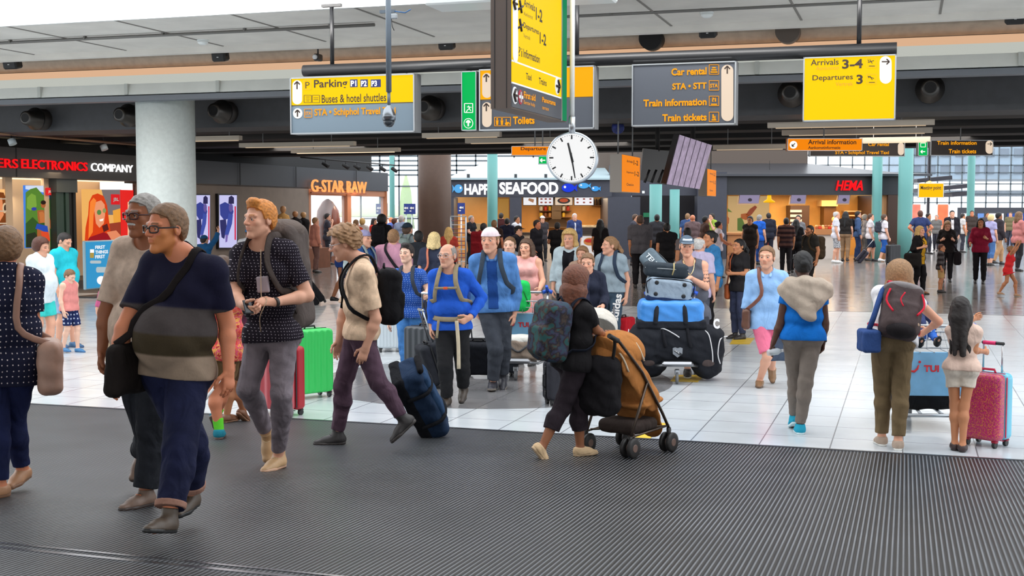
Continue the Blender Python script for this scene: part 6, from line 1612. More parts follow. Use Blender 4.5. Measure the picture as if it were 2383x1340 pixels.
# ---------------- luggage trolleys
def trolley(o,yaw,label,ad=True,basket=True):
 o=V3(o);R=Fr(yaw);r,d,u=R;Lp=lambda x,y,z:o+r*x+d*y+u*z;al=metal((176,180,184),.35);Rm=Matrix(R.tolist()).transposed()
 root=empty('luggage_trolley',o,label,'luggage trolley')
 MB().tube([Lp(-.3,-.42,.16),Lp(-.26,.3,.2),Lp(-.07,.5,.24),Lp(.07,.5,.24),Lp(.26,.3,.2),Lp(.3,-.42,.16),Lp(-.3,-.42,.16)],.018,8).tube([Lp(-.1,-.42,.17),Lp(-.06,.48,.23)],.014,8).tube([Lp(.1,-.42,.17),Lp(.06,.48,.23)],.014,8).build('base_frame',al,root)
 MB().box(Lp(0,.5,.25),(.38,.14,.06),Rm,.025).build('nose',metal((150,152,156),.35),root)
 for x,y,rr in((-.3,-.42,.075),(.3,-.42,.075),(0,.46,.075)):
  c=Lp(x,y,rr);w_=MB().lathe(c-r*.018,r,[(rr*.4,0),(rr,.004),(rr,.032),(rr*.4,.036)],18).build('wheel',plas((120,122,124),.5),root);MB().box(c+u*.07,(.06,.05,.07),Rm,.01).build('fork',al,w_)
 for x in(-.29,.29):MB().tube([Lp(x,-.4,.16),Lp(x,-.46,.95),Lp(x,-.56,1.03)],.018,8).build('upright',al,root)
 MB().tube([Lp(-.32,-.57,1.03),Lp(.32,-.57,1.03)],.017,10).build('handle_bar',al,root)
 for x in(-.28,.28):MB().tube([Lp(x-.06,-.57,1.03),Lp(x,-.58,1.05),Lp(x+.06,-.55,1.03)],.026,10).tube([Lp(x,-.57,1.04),Lp(x,-.45,1.12)],[.026,.018],10).build('brake_grip',plas((30,90,210),.4),root)
 if ad:
  MB().box(Lp(0,-.43,.56),(.58,.02,.42),Rm,.006).build('advert_panel',mat('sky_print',(120,176,214),.4,mottle=.14,mscale=5),root)
  for sg in(-1,1):
   x_,n2=(r,-d)if sg<0 else(-r,d)
   q=Lp(0,-.43,.56)+n2*.014-x_*.15;redm=plas((206,40,50),.5)
   text3('TUI',q+x_*.06+u*.02,q+x_*.2+u*.02,q+x_*.06+u*.085,redm,root,.04)
   MB().tube([q-x_*.1+u*.07,q-x_*.075+u*.03,q-x_*.03+u*.022,q+x_*.0+u*.05,q+x_*.012+u*.085],[.006,.011,.012,.01,.006],8).lathe(q+x_*.02+u*.115,n2,[(.012,-.002),(.012,.004)],12).build('logo',redm,root)
   text3('discover your smile',q-x_*.1-u*.07,q+x_*.16-u*.06,q-x_*.1-u*.045,plas((236,240,246),.5),root)if False else None
 if basket:
  for a_,b_,nm in((-.3,-.47,'back'),(.0,0,'')):
   if not nm:continue
   mb=MB()
   for z in(.78,.86,.94):mb.tube([Lp(-.29,-.46,z),Lp(-.27,-.18,z),Lp(.27,-.18,z),Lp(.29,-.46,z)],.005 if z<.9 else .009,6)
   for x in(-.27,-.13,0,.13,.27):mb.tube([Lp(x,-.46,.77),Lp(x,-.18,.77),Lp(x,-.18,.95)],.005,6)
   mb.build('basket',al,root)
 return root,Lp,R
# trolley of the woman in pink
q=at(1212,700,15.6);rt,Lp,R=trolley((q.x,15.75,0),-8,'luggage trolley with sky blue advert panel pushed by the woman in pink')
def bag(name,label,c,half,R,m,cat='bag',r=.08,fold=.006,res=.008,extra=None):
 root=empty(name,V3(c)-R[2]*half[2],label,cat);f=F();f.fold=fold;f.rbox(c,half,R,r);soft('bag_body',f,res,m,root)
 if extra:extra(root,V3(c),R,half)
 return root
def ex(root,c,R,h):
 r,d,u=R
 f=F();f.fold=.004;f.rbox(c+u*h[2]*.5,(h[0]*.98,h[1]*.98,h[2]*.55),R,.07);soft('upper_panel',f,.008,cloth((214,212,204)),root)
 strap('carry_strap',[c+r*h[0]*.6+u*h[2]*.9,c+r*h[0]*.4+d*h[1]+u*h[2]*.3,c+d*h[1]*1.05-u*h[2]*.2,c-r*h[0]*.4+d*h[1]+u*h[2]*.3,c-r*h[0]*.6+u*h[2]*.9],.014,cloth((90,90,92)),root)
bag('duffel_bag','beige and cream duffel bag lying on the trolley of the woman in pink',Lp(-.02,.2,.38),(.27,.18,.15),R,cloth((168,150,134)),extra=ex)
def ex(root,c,R,h):
 r,d,u=R;strap('piping',[c-r*h[0]+d*h[1]*.8-u*h[2]*.5,c-r*h[0]*.6+d*h[1]*.95+u*h[2]*.5,c+d*h[1]*.9+u*h[2]*.95,c+r*h[0]*.6+d*h[1]*.95+u*h[2]*.4,c+r*h[0]+d*h[1]*.8-u*h[2]*.5],.008,cloth((30,120,60)),root)
bag('duffel_bag','bright green bag in the basket of the trolley of the woman in pink',Lp(.14,-.3,1.0),(.22,.14,.2),R,cloth((36,190,92)),extra=ex)
# heavily loaded trolley
q=at(1570,700,15.45);rt,Lp,R=trolley((q.x,15.45,0),-3,'luggage trolley buried under a tall stack of bags',False)
blk=cloth((40,42,48));r_,d_,u_=R
c=Lp(-.03,.12,.46)
root=empty('hockey_bag',c-u_*.2,'huge black sports bag with white piping lying across the loaded trolley','sports bag')
f=F();f.fold=.008;f.rbox(c,(.56,.25,.22),R,.12);f.ell(c-r_*.4*-1+u_*.02,(.2,.24,.26),R,.1);f.ell(c-r_*.36-u_*.24,(.2,.2,.2),R,.06);f.ell(c+r_*.36-u_*.23,(.24,.2,.2),R,.06)
soft('bag_body',f,.008,blk,root)
fr=lambda x,z,y=.262:c+r_*-x+d_*y+u_*z
wp=plas((226,226,228),.6)
for pts in([(-.5,.2,.1),(-.49,.12,.22),(-.46,-.1,.26),(-.42,-.16,.26)],[(.3,.19,.2),(.36,.13,.25),(.4,-.06,.27),(.41,-.2,.26)],[(.6,.1,.1),(.5,.08,.25),(.47,-.1,.27),(.5,-.22,.26)],[(-.28,.2,.2),(-.18,.2,.235),(-.06,.14,.265),(.0,.1,.27)],[(-.6,.16,-.1),(-.61,.05,.1),(-.56,-.08,.18)]):
 strap('piping',[fr(x,z,y)for x,z,y in pts],.007,wp,root)
for x in(-.2,.1):strap('carry_strap',[fr(x,.23,.0),fr(x,.21,.2),fr(x+.02,.06,.272),fr(x+.04,-.02,.275)],.022,cloth((30,31,36)),root)
sh_=[(-.06,.05),(-.03,.06),(0,.05),(.03,.06),(.06,.05),(.058,-.02),(0,-.065),(-.058,-.02)]
MB().prism([fr(x-.02,z-.08,.285)for x,z in sh_],-d_*.006).build('crest',plas((150,156,164),.5),root)
MB().prism([fr(-.07,-.065,.288),fr(-.055,-.045,.288),fr(.035,-.1,.288),fr(.015,-.125,.288)],-d_*.003).build('crest_band',plas((50,54,60),.5),root);text3('NHL',fr(-.062,-.062,.292),fr(.0,-.1,.292),fr(-.052,-.044,.292),plas((230,232,236)),root,.03)
text3('C',fr(.42,.2,.2),fr(.5,.2,.17),fr(.42,.32,.14),wp,root,.05)
for x in(-.36,.36):f=F().ell(c-r_*x-u_*.2+d_*.06,(.14,.17,.11),R);f.fold=.004;soft('side_panel',f,.008,cloth((92,80,78)),root)
c=Lp(.06,.12,.84)
def ex(root,c,R,h):
 r,d,u=R
 f=F();f.fold=.004;f.rbox(c-u*h[2]*.75,(h[0]*1.06,h[1]*1.02,h[2]*.36),R,.04);soft('base',f,.008,blk,root)
 for x in(-.17,.2):strap('carry_strap',[c+r*x-u*h[2]*.7+d*h[1]*.98,c+r*x*.95+d*h[1]*1.02,c+r*x*.85+u*h[2]*.8+d*h[1]*.75,c+r*x*.7+u*h[2]*1.05],.03,blk,root)
bag('duffel_bag','shiny bright blue duffel bag with black straps in the loaded stack',c,(.4,.23,.17),R,mat('nylon',(70,150,232),.38,bump=(24,.35),mottle=.08),extra=ex)
c=Lp(.08,.1,1.13)
def ex(root,c,R,h):
 r,d,u=R
 for x in(-.17,.17):
  for z in(-.06,.08):
   MB().lathe(c+r*x+u*z+d*h[1],d,[(.028,-.01),(.026,.004),(.012,.008)],14).build('foot',plas((22,24,28)),root)
 f=F().rbox(c-u*h[2]*.82,(h[0]*1.0,h[1]*1.0,h[2]*.3),R,.03);soft('navy_edge',f,.008,cloth((36,52,86)),root)
 strap('piping',[c+r*h[0]*.96+d*h[1]*.9-u*h[2]*.4,c+r*h[0]*.9+d*h[1]*.9+u*h[2]*.8,c-r*h[0]*.9+d*h[1]*.9+u*h[2]*.8,c-r*h[0]*.96+d*h[1]*.9-u*h[2]*.4],.008,blk,root)
bag('soft_suitcase','grey soft suitcase lying on its side with four black feet, in the loaded stack',c,(.28,.2,.145),Fr(-3,0,5),cloth((150,166,182)),'suitcase',.06,.002,extra=ex)
c=Lp(.12,.06,1.37)
def ex(root,c,R,h):
 r,d,u=R;strap('zip_line',[c+r*h[0]*.98+d*h[1]*.9+u*.02,c+d*h[1]*1.0+u*.02,c-r*h[0]*.98+d*h[1]*.9+u*.02],.006,plas((150,156,160)),root)
 MB().tube([c-r*h[0]*.3+d*h[1]*1.02+u*.1,c-r*h[0]*.32+d*h[1]*1.08+u*.02,c-r*h[0]*.26+d*h[1]*1.04-u*.05],.008,6).build('luggage_tag',plas((196,176,120)),root)
bag('soft_suitcase','black soft case lying flat on top of the loaded stack',c,(.27,.2,.085),Fr(-3,0,4),cloth((52,60,68)),'suitcase',.05,.002,extra=ex)
A_,B_=V3(at(1508,596,15.7)),V3(at(1575,668,15.3));ax_=nrm(A_-B_);r0=nrm(np.cross(ax_,V3(0,-1,0)));R2=np.stack([r0,np.cross(ax_,r0),ax_])
if R2[1][1]>0:R2[0]*=-1;R2[1]*=-1
root=empty('instrument_case',(A_+B_)/2,'slim grey padded case sticking up behind the loaded stack','case');L_=np.linalg.norm(A_-B_)/2
f=F();f.fold=.0015;f.rbox((A_+B_)/2,(.115,.07,L_+.06),R2,.055);soft('case_body',f,.008,cloth((96,110,120),.06),root)
c=(A_+B_)/2+R2[1]*.074
x_=-ax_;y_=np.cross(R2[1],x_);o=c-x_*L_*.95-y_*.03;text3('TELLIN',o,o+x_*L_*1.05,o+y_*.06,plas((200,206,210)),root,.02,.006)
strap('zip_line',[(A_+B_)/2+R2[0]*.118-ax_*L_,(A_+B_)/2+R2[0]*.118+ax_*L_*.9,(A_+B_)/2+ax_*(L_+.064),(A_+B_)/2-R2[0]*.118+ax_*L_*.9,(A_+B_)/2-R2[0]*.118-ax_*L_],.007,plas((40,46,52)),root)
# trolley of the woman in khaki
q=at(2160,900,12.0);rt,Lp,R=trolley((q.x-.02,12.15,0),176,'luggage trolley with sky blue advert panel in front of the woman in khaki')
bag('duffel_bag','black bag on the base of the trolley in front of the woman in khaki',Lp(-.02,.0,.33),(.3,.32,.14),R,cloth((30,30,32)))
# child's legs resting in the basket of that trolley
B0=Lp(-.02,-.05,.86)
J=dict(pel=B0+R[1]*.25,nk=B0+R[1]*.36+V3(0,0,.34),eL=B0+R[1]*.4+R[0]*-.2+V3(0,0,.15),wL=B0+R[1]*.3-R[0]*.2+V3(0,0,.02),eR=B0+R[1]*.4+R[0]*.2+V3(0,0,.15),wR=B0+R[1]*.3+R[0]*.2+V3(0,0,.02),kL=B0-R[1]*.02+R[0]*.07+V3(0,0,.1),kR=B0-R[1]*.02-R[0]*.07+V3(0,0,.09),aL=B0-R[1]*.26+R[0]*.08+V3(0,0,-.0),aR=B0-R[1]*.26-R[0]*.08+V3(0,0,-.01))
person('small child in blue jeans and dark shoes lying in the trolley basket',J,1.0,yaw=-4,lod=1,skin='fair',hair='brown',hs='short',top=T(cloth((60,70,110)),hem=-.06,sl=1.8),bottom=T(jean((44,90,170)),len=1.9,o=.016),shoes=T(leather((80,72,66)),sole=black_sole),feet={'L':(0,-50),'R':(0,-50)})
# ---------------- stroller
G=[V3(on_floor(x,y+24))for x,y in((1379,1029),(1457,1040),(1467,1014),(1537,1027))]
d_=nrm((G[2]-G[0])+(G[3]-G[1]));d_[2]=0;d_=nrm(d_);rr_=nrm(np.cross(d_,V3(0,0,1)));u_=V3(0,0,1);c0=sum(G)/4
root=empty('stroller',c0,'brown fabric pushchair with black double wheels pushed by the woman with reddish hair','stroller')
Ls=lambda x,y,z:c0+rr_*x+d_*y+u_*z
fm=metal((96,84,76),.4);bkp=plas((30,27,26),.5);hw=.23;hl=np.linalg.norm((G[2]-G[0])[:2])/2
for sx in(-1,1):
 MB().tube([Ls(sx*hw,hl+.02,.17),Ls(sx*hw,hl-.1,.34),Ls(sx*hw,-.12,.72),Ls(sx*hw,-hl-.16,1.0),Ls(sx*hw,-hl-.24,1.04)],.013,8).build('side_tube',fm,root)
 MB().tube([Ls(sx*hw,-.04,.64),Ls(sx*hw,-hl,.17)],.012,8).tube([Ls(sx*hw,-hl,.19),Ls(sx*hw,hl,.22)],.009,8).build('rear_leg',fm,root)
 MB().tube([Ls(sx*hw,-hl-.18,1.01),Ls(sx*hw,-hl-.3,1.06)],.021,10).build('handle_grip',bkp,root)
 for sy in(-1,1):
  for o_ in(-.035,.035):
   c=Ls(sx*hw+o_,sy*hl,.085);c[2]=fz(c[0],c[1])+.085
   w_=MB().lathe(c-rr_*.018,rr_,[(.03,0),(.066,0),(.083,.006),(.085,.018),(.083,.03),(.066,.036),(.03,.036)],22).build('wheel',bkp,root);MB().lathe(c-rr_*.021,rr_,[(.03,0),(.036,.004),(.036,.038),(.03,.042)],14).build('hub',plas((110,86,76),.4),w_)
  MB().tube([Ls(sx*hw,sy*hl,.1),Ls(sx*hw,sy*hl,.2)],.02,8).build('fork',bkp,root)
MB().tube([Ls(-hw,-hl+.06,.2),Ls(hw,hl-.06,.22)],.009,8).tube([Ls(hw,-hl+.06,.2),Ls(-hw,hl-.06,.22)],.009,8).build('cross_brace',fm,root)
brown=cloth((178,116,62),.1);R=np.stack([rr_,d_,u_])
f=F();f.fold=.006;nb=nrm(d_*.85+u_*.5);f.cone(Ls(0,-.05,.44),Ls(0,-hl-.04,.86),.2,.2,.03,5,nb);f.cone(Ls(-.1,-.02,.42),Ls(-.08,.2,.44),.12,.12,.03,3,u_).cone(Ls(.1,-.02,.42),Ls(.08,.2,.44),.12,.12,.03,3,u_)
for sx in(-1,1):f.cone(Ls(sx*.19,-hl+.05,.8),Ls(sx*.19,.1,.46),.12,.1,.03,4,rr_)
f.cone(Ls(0,.2,.44),Ls(0,.33,.2),.16,.13,.03,5,nrm(d_+u_*.3));soft('seat',f,.008,brown,root)
f=F();f.fold=.004;f.ell(Ls(0,-.16,.86),(.22,.27,.2),R);f.ell(Ls(0,-.12,.81),(.2,.25,.18),R,.01,'-');f.cut(Ls(0,0,.8),-nrm(u_+d_*-.35));soft('hood',f,.007,brown,root)
for z,y in((.86,-.36),(.93,-.14)):strap('hood_rib',[Ls(-.222,y+.06,z-.12),Ls(-.18,y,z+.03),Ls(0,y-.0,z+.125),Ls(.18,y,z+.03),Ls(.222,y+.06,z-.12)],.008,plas((214,196,170)),root)
strap('harness',[Ls(.05,-.2,.78),Ls(.05,-.06,.56),Ls(.0,.06,.5)],.016,bkp,root)
f=F();f.fold=.008;f.rbox(Ls(.0,-hl-.14,.62),(.2,.12,.25),R,.1);shb=empty('hanging_bag',Ls(0,-hl-.14,.4),'large black bag hanging from the handles of the brown pushchair','bag');soft('bag_body',f,.008,cloth((26,24,27)),shb)
strap('strap',[Ls(.15,-hl-.14,.84),Ls(.2,-hl-.18,.98),Ls(.22,-hl-.22,1.03)],.014,bkp,shb)
f=F();f.fold=.004;f.rbox(Ls(0,.0,.24),(.19,.2,.06),R,.05);soft('basket',f,.009,cloth((60,50,46)),root)
# grey pushchair hood in front of the woman in the blazer
q=at(1390,720,14.1);root=empty('pushchair',(q.x,14.1,0),'grey and cream pushchair hood in front of the woman in the blazer','pushchair')
f=F();f.fold=.004;f.ell((q.x,14.15,.78),(.24,.28,.22),None);f.ell((q.x,14.0,.72),(.2,.3,.18),None,.01,'-');soft('hood',f,.009,cloth((206,200,190)),root)
f=F();f.rbox((q.x,14.1,.5),(.2,.3,.12),None,.1);soft('seat',f,.01,cloth((90,94,104)),root)
for sx in(-.22,.22):
 MB().tube([(q.x+sx,13.9,.1),(q.x+sx,14.2,.6),(q.x+sx,14.5,.98)],.013,8).build('side_tube',metal((150,152,156),.35),root)
 for y in(13.85,14.4):MB().lathe((q.x+sx-.015,y,.09),(1,0,0),[(.03,0),(.09,.003),(.09,.027),(.03,.03)],18).build('wheel',bkp,root)
# small dark tote in the hand of the man in pink shorts; navy bag of the woman in khaki
q=at(1814,815,14.5);R=Fr(0)
def ex(root,c,R,h):
 r,d,u=R;strap('carry_strap',[c+r*.08+u*h[2],c+r*.06+u*(h[2]+.14),c-r*.06+u*(h[2]+.14),c-r*.08+u*h[2]],.008,bkp,root)
bag('tote_bag','slate blue carrier bag beside the man in pink shorts',(q.x,14.65,q.z),(.11,.06,.14),R,cloth((70,82,100)),r=.02,fold=.002,extra=ex)
q=at(2022,792,10.8)
def ex(root,c,R,h):
 r,d,u=R;strap('shoulder_strap',[c+u*h[2],V3(at(2034,735,10.75)),V3(at(2052,680,10.85)),V3(at(2062,668,11.0))],.024,cloth((50,76,130)),root)
bag('shoulder_bag','navy blue bag on a blue strap at the left hip of the woman in khaki',(q.x,10.8,q.z),(.08,.12,.1),R,cloth((52,78,132)),r=.03,fold=.002,extra=ex)
# ================================================================ the people
def pp(label,S,**kw):
 """S: measured pixels; crown gives the height when H is not set"""
 Y0=S['Y']if 'Y' in S else on_floor(*S['base']).y
 if 'H' not in S:
  q=at(S['crown'][0],S['crown'][1],Y0);S['H']=q.z-(0 if 'Y' in S else fz(q.x,Y0))
 return person(label,px_pose(S),S['H'],yaw=S.get('yaw',0),**kw)
def bgp(px,cy,Y,yaw,label,arms='hang',stride=.0,H=None,lean=0.0,twist=0,ph=1,**kw):
 q=at(px,cy,Y);z=fz(q.x,Y)
 return person(label,fk_pose(q.x,Y,H or(q.z-z),yaw,stride,arms,z,lean,twist=twist,ph=ph),H or(q.z-z),yaw=yaw,**kw)
# ---- man in the banded t-shirt, nearest on the left
S=dict(H=1.80,base=(405,1235),yaw=-22,pel=(408,862),nk=(428,600,.02),hd=(386,532,-.06),eL=(528,752,.04),wL=(532,858,-.02),eR=(287,765,-.1),wR=(268,862,-.12),kL=(418,1045,-.25),aL=(392,1204,-.42),kR=(446,1030,.05),aR=(444,1150,.2))
P=pp('man in front in a navy, grey and olive banded t-shirt with dark glasses',S,hyaw=-16,hpitch=2,fat=1.13,belly=.07,skin='red',hair='lbrown',hs='short',beard=('ginger',.5),lod=0,headk=1.04,glasses=(plas((20,18,20),.3),.0034),top=T(None,bands=[(-.5,(150,130,112)),(.10,(64,54,38)),(.215,(74,67,66)),(.36,(27,26,48))],hem=-.03,sl=.72,o=.018,cuff=1.5,neck=.01),bottom=T(jean((27,31,60)),len=1.86,o=.026,o2=.036,cuff=cloth((160,120,104))),shoes=T(leather((84,70,58)),sole=black_sole,hi=.05,lace=plas((60,40,30))),feet={'L':(2,-14),'R':(10,6)})
shoulder_bag(P,'black messenger bag slung across the man in the banded t-shirt','R',cloth((32,26,24)),(.32,.12,.3),.5,True,cloth((28,22,22)),.15,out=-.05)
# ---- moustached man just behind him
S=dict(H=1.86,base=(318,1172),yaw=-24,pel=(335,850),nk=(350,566),hd=(333,502,-.06),eL=(395,710,.05),wL=(400,800),eR=(246,728,.0),wR=(238,812,-.03),kL=(352,1000,-.03),aL=(338,1146,'g'),kR=(345,1000,.1),aR=(330,1050,.5))
pp('moustached man in glasses behind, pale heathered t-shirt and dark jeans',S,hyaw=-8,hpitch=2,fat=1.1,belly=.03,skin=(150,92,62),hair='grey',hs='crop',beard=('white',.0,'moustache'),lod=0,glasses=(plas((60,20,24),.3),.0036),top=T(mat('heather_jersey',(196,172,154),.9,bump=(60,.25),mottle=.16,mscale=22,spec=.2),hem=-.1,sl=.85,o=.018,cuff=1.5,neck=.03),bottom=T(jean((34,36,42)),len=1.92,o=.022,o2=.036),shoes=T(leather((116,92,78)),sole=plas((60,46,40)),lace=plas((220,120,70))),feet={'L':(-10,0),'R':(0,40)})
# ---- ginger young man with phone
S=dict(H=1.93,base=(640,1096),yaw=-18,pel=(632,782),nk=(612,570),hd=(604,511,-.04),eL=(716,688,-.06),wL=(640,703,-.26),eR=(546,690,-.12),wR=(568,712,-.28),kL=(655,918,-.12),aL=(648,1062,'g'),kR=(576,905,-.02),aR=(622,1010,.32))
P=pp('ginger-haired young man holding a phone, dark dotted t-shirt and grey jeans',S,hyaw=-22,skin='fair',hair='ginger',hs='quiff',lod=0,top=T(dotted((34,28,38),(190,180,190),44,.13),hem=-.03,sl=.72,o=.014,neck=.03,loose=.012),bottom=T(jean((126,116,122)),len=1.88,o=.014,o2=.014),shoes=T(leather((196,158,116)),sole=plas((214,170,140)),hi=.05,lace=plas((206,180,140))),feet={'L':(-6,0),'R':(10,62)},hands={'L':dict(d=np.array((-.95,-.25,.05)),n=np.array((0.1,.5,-.6)),curl=.75),'R':dict(d=np.array((.6,-.6,-.25)),n=np.array((.5,.5,.5)),curl=.8)})
k_=P.k;wl_=P.wr['L'];rt=tag(MB().lathe(wl_+V3(.01,-.005,0),P.wr['L']-P.el['L'],[(.033,-.012),(.036,-.008),(.036,.008),(.033,.012)],18).build('wrist_strap',plas((50,44,40)),P.root))
hd_=P.wr['R']+V3(.045,-.075,.0)
rt=empty('phone',hd_,'small dark phone in the hands of the ginger-haired young man','phone');Rm=Matrix.Rotation(.5,3,'Z')@Matrix.Rotation(-.7,3,'X')
MB().box(hd_,(.062,.008,.12),Rm,.003).build('case',plas((22,22,24),.3),rt);MB().box(Vector(hd_)+Rm@Vector((0,-.005,0)),(.055,.002,.105),Rm).build('screen',mat('dark_glass',(30,34,40),.1),rt)
f=F();c=P.pel+P.sp*.36*k_+P.fwT*.155*k_+P.lfT*.06*k_
pk=F().rbox(c,(.05,.012,.06),np.stack([P.lfT,P.fwT,P.sp]),.01);soft('pocket',pk,.005,mat('grey_pocket',(170,156,164),.9),P.root)
strap('earphone_cable',[P.nk+P.fwT*.13*k_+P.lfT*.06-P.sp*.03,c+P.fwT*.03,c-P.sp*.1+P.fwT*.035,P.wr['L']+V3(-.05,-.04,.02),P.wr['L']+V3(-.1,-.05,-.1),P.pel+P.fwT*.15+P.sp*.05],.0035,plas((190,160,130)),P.root,None,P)
backpack(P,'big grey trekking rucksack on the back of the ginger-haired young man',cloth((92,82,78)),(.36,.3,.8),cloth((70,60,56)),-.14,cloth((104,92,86)))
# ---- curly-haired man walking left with a rolling duffel
S=dict(crown=(800,515),base=(775,1042),yaw=-78,pel=(836,768),nk=(842,613),hd=(801,566,-.02),eL=(874,742),wL=(852,806),eR=(800,730),wR=(790,790),kR=(797,898),aR=(785,1010,'g'),kL=(880,890),aL=(938,975,-.1))
P=pp('curly-haired man in glasses striding left, cream t-shirt and plum trousers',S,hyaw=-8,hpitch=16,skin='fair',hair='sandy',hs='curly',lod=0,glasses=(metal((200,200,205)),.002),top=T(cloth((222,190,160),.2),hem=-.06,sl=.8,o=.016,neck=.02,cuff=1.7),bottom=T(jean((88,66,80)),len=1.9,o=.012,o2=.016),shoes=T(leather((50,46,46)),sole=plas((64,58,56)),hi=.05,lace=plas((30,28,28))),feet={'L':(0,42)})
backpack(P,'black backpack on the curly-haired man',cloth((22,21,24)),(.32,.2,.48),None,.03)
# ---- young man in blue dotted t-shirt pulling the dark hard case
S=dict(crown=(952,556),base=(948,858),yaw=-14,pel=(952,728),nk=(950,630),hd=(946,590),eL=(997,676,-.06),wL=(994,686,-.3),eR=(908,700),wR=(905,745),kL=(966,800),aL=(962,848,.1),kR=(940,805,-.1),aR=(942,848,'g'))
P=pp('dark-haired young man in a bright blue dotted t-shirt pulling a hard case',S,hyaw=-12,skin='pale',hair='dark',hs='quiff',lod=1,top=T(dotted((42,84,168),(170,196,236),36,.14),hem=-.06,sl=.6,neck=.01),bottom=T(jean((64,116,176)),len=1.95,o=.012,o2=.018),shoes=T(leather((70,80,100)),sole=white_sole))
backpack(P,'grey backpack on the young man in the blue dotted t-shirt',cloth((60,66,76)),(.28,.16,.42))
# ---- man in royal blue long sleeves with rucksack straps
S=dict(crown=(1045,567),base=(1042,944),yaw=-14,pel=(1052,762),nk=(1047,631),hd=(1041,595),eL=(1122,692,.06),wL=(1094,738,-.12),eR=(1008,706),wR=(1004,756),kL=(1076,850),aL=(1078,902,.2),kR=(1036,850,-.1),aR=(1040,926,'g'))
P=pp('balding man with glasses in a royal blue long-sleeved top, hand on hip',S,hyaw=-12,skin='fair',hair='grey',hs='ring',lod=1,glasses=(metal((180,180,185)),.002),beard=('grey',.12),top=T(cloth((38,92,200)),hem=-.02,sl=1.93,o=.014,cuff=1.2,neck=.02,name='long_sleeved_top'),bottom=T(cloth((34,34,36)),len=1.93,o=.02,o2=.03),shoes=T(leather((72,62,54)),sole=plas((50,46,42)),hi=.06),feet={'L':(5,30)},hands={'L':dict(d=np.array((-.75,-.3,-.45)),curl=.7)})
bm=cloth((150,136,110));k_=P.k
backpack(P,'blue rucksack with beige straps on the man in royal blue',cloth((50,84,150)),(.3,.18,.5),bm)
rt=empty('hip_belt',P.pel+P.fw*.1,'beige hip belt with hanging strap ends on the man in royal blue','belt')
strap('belt',[P.pel+P.sp*.1+P.lf*.17*math.cos(a)+P.fw*.145*math.sin(a)for a in np.linspace(-.2,math.pi+.2,9)],.026,bm,rt,P.fw,P)
strap('strap_end',[P.pel+P.sp*.09+P.fw*.155+P.lf*.1,P.pel+P.fw*.17+P.lf*.12-V3(0,0,.15),P.pel+P.fw*.19+P.lf*.13-V3(0,0,.42)],.02,cloth((200,186,160)),rt)
strap('strap_end',[P.pel+P.sp*.09+P.fw*.155-P.lf*.1,P.pel+P.fw*.17-P.lf*.12-V3(0,0,.1)],.014,bm,rt)
MB().tube([P.nk-P.sp*.17+P.fwT*.16-P.lfT*.12,P.nk-P.sp*.17+P.fwT*.175,P.nk-P.sp*.17+P.fwT*.16+P.lfT*.12],.014,8).build('chest_strap',bm,rt);MB().box(P.nk-P.sp*.17+P.fwT*.18,(.05,.02,.03),None,.005).build('buckle',plas((220,90,40)),rt)
# ---- tall youth in a denim shirt and white cap
S=dict(crown=(1140,523),base=(1146,908),yaw=-6,pel=(1152,712),nk=(1146,595),hd=(1140,560),eL=(1202,672),wL=(1197,728),eR=(1100,664),wR=(1108,715),kL=(1172,805),aL=(1170,876,.15),kR=(1153,810,-.1),aR=(1147,890,'g'))
P=pp('tall youth in an open denim shirt and a white cap worn backwards',S,hyaw=-10,skin='fair',hair='sandy',hs='short',lod=1,headk=1.05,cap=dict(m=cloth((240,222,226)),back=True),top=T(jean((84,132,192)),hem=-.06,sl=1.93,o=.018,cuff=1.1,neck=.02,open=cloth((32,72,140)),collar=jean((92,140,198)),name='denim_shirt'),bottom=T(cloth((66,70,78)),len=1.9,o=.02,o2=.026),shoes=T(leather((52,52,60)),sole=plas((120,112,104)),hi=.05),feet={'L':(5,24),'R':(0,-6)})
backpack(P,'dark backpack on the tall youth in the denim shirt',cloth((58,68,80)),(.3,.18,.45))
# ---- woman with a stroller, seen from behind
S=dict(crown=(1340,613),base=(1350,1062),yaw=118,pel=(1332,838),nk=(1346,708),hd=(1342,656,.04),eR=(1388,768,-.06),wR=(1408,782,.2),eL=(1362,765,.25),wL=(1402,778,.42),kL=(1350,950,.05),aL=(1350,1040,'g'),kR=(1308,950,-.05),aR=(1262,1040,-.15))
P=pp('woman with reddish brown hair pushing a brown stroller, black top and cropped trousers',S,hyaw=20,hpitch=6,sex='f',skin='brown',hair=(112,62,40),hs='volume_.2',lod=0,top=T(cloth((26,24,26)),hem=-.08,sl=.7),bottom=T(cloth((46,38,44)),len=1.55,o=.022,o2=.03),shoes=T(cloth((222,190,150)),sole=plas((206,176,140)),hi=-.01),feet={'R':(-8,52)})
backpack(P,'colourful blue patterned backpack on the woman with the stroller',patchwork([(34,38,48),(44,66,82),(54,48,74),(30,32,40),(70,54,48),(38,84,84)],13,soft=True),(.34,.24,.5),cloth((30,34,46)),-.02)
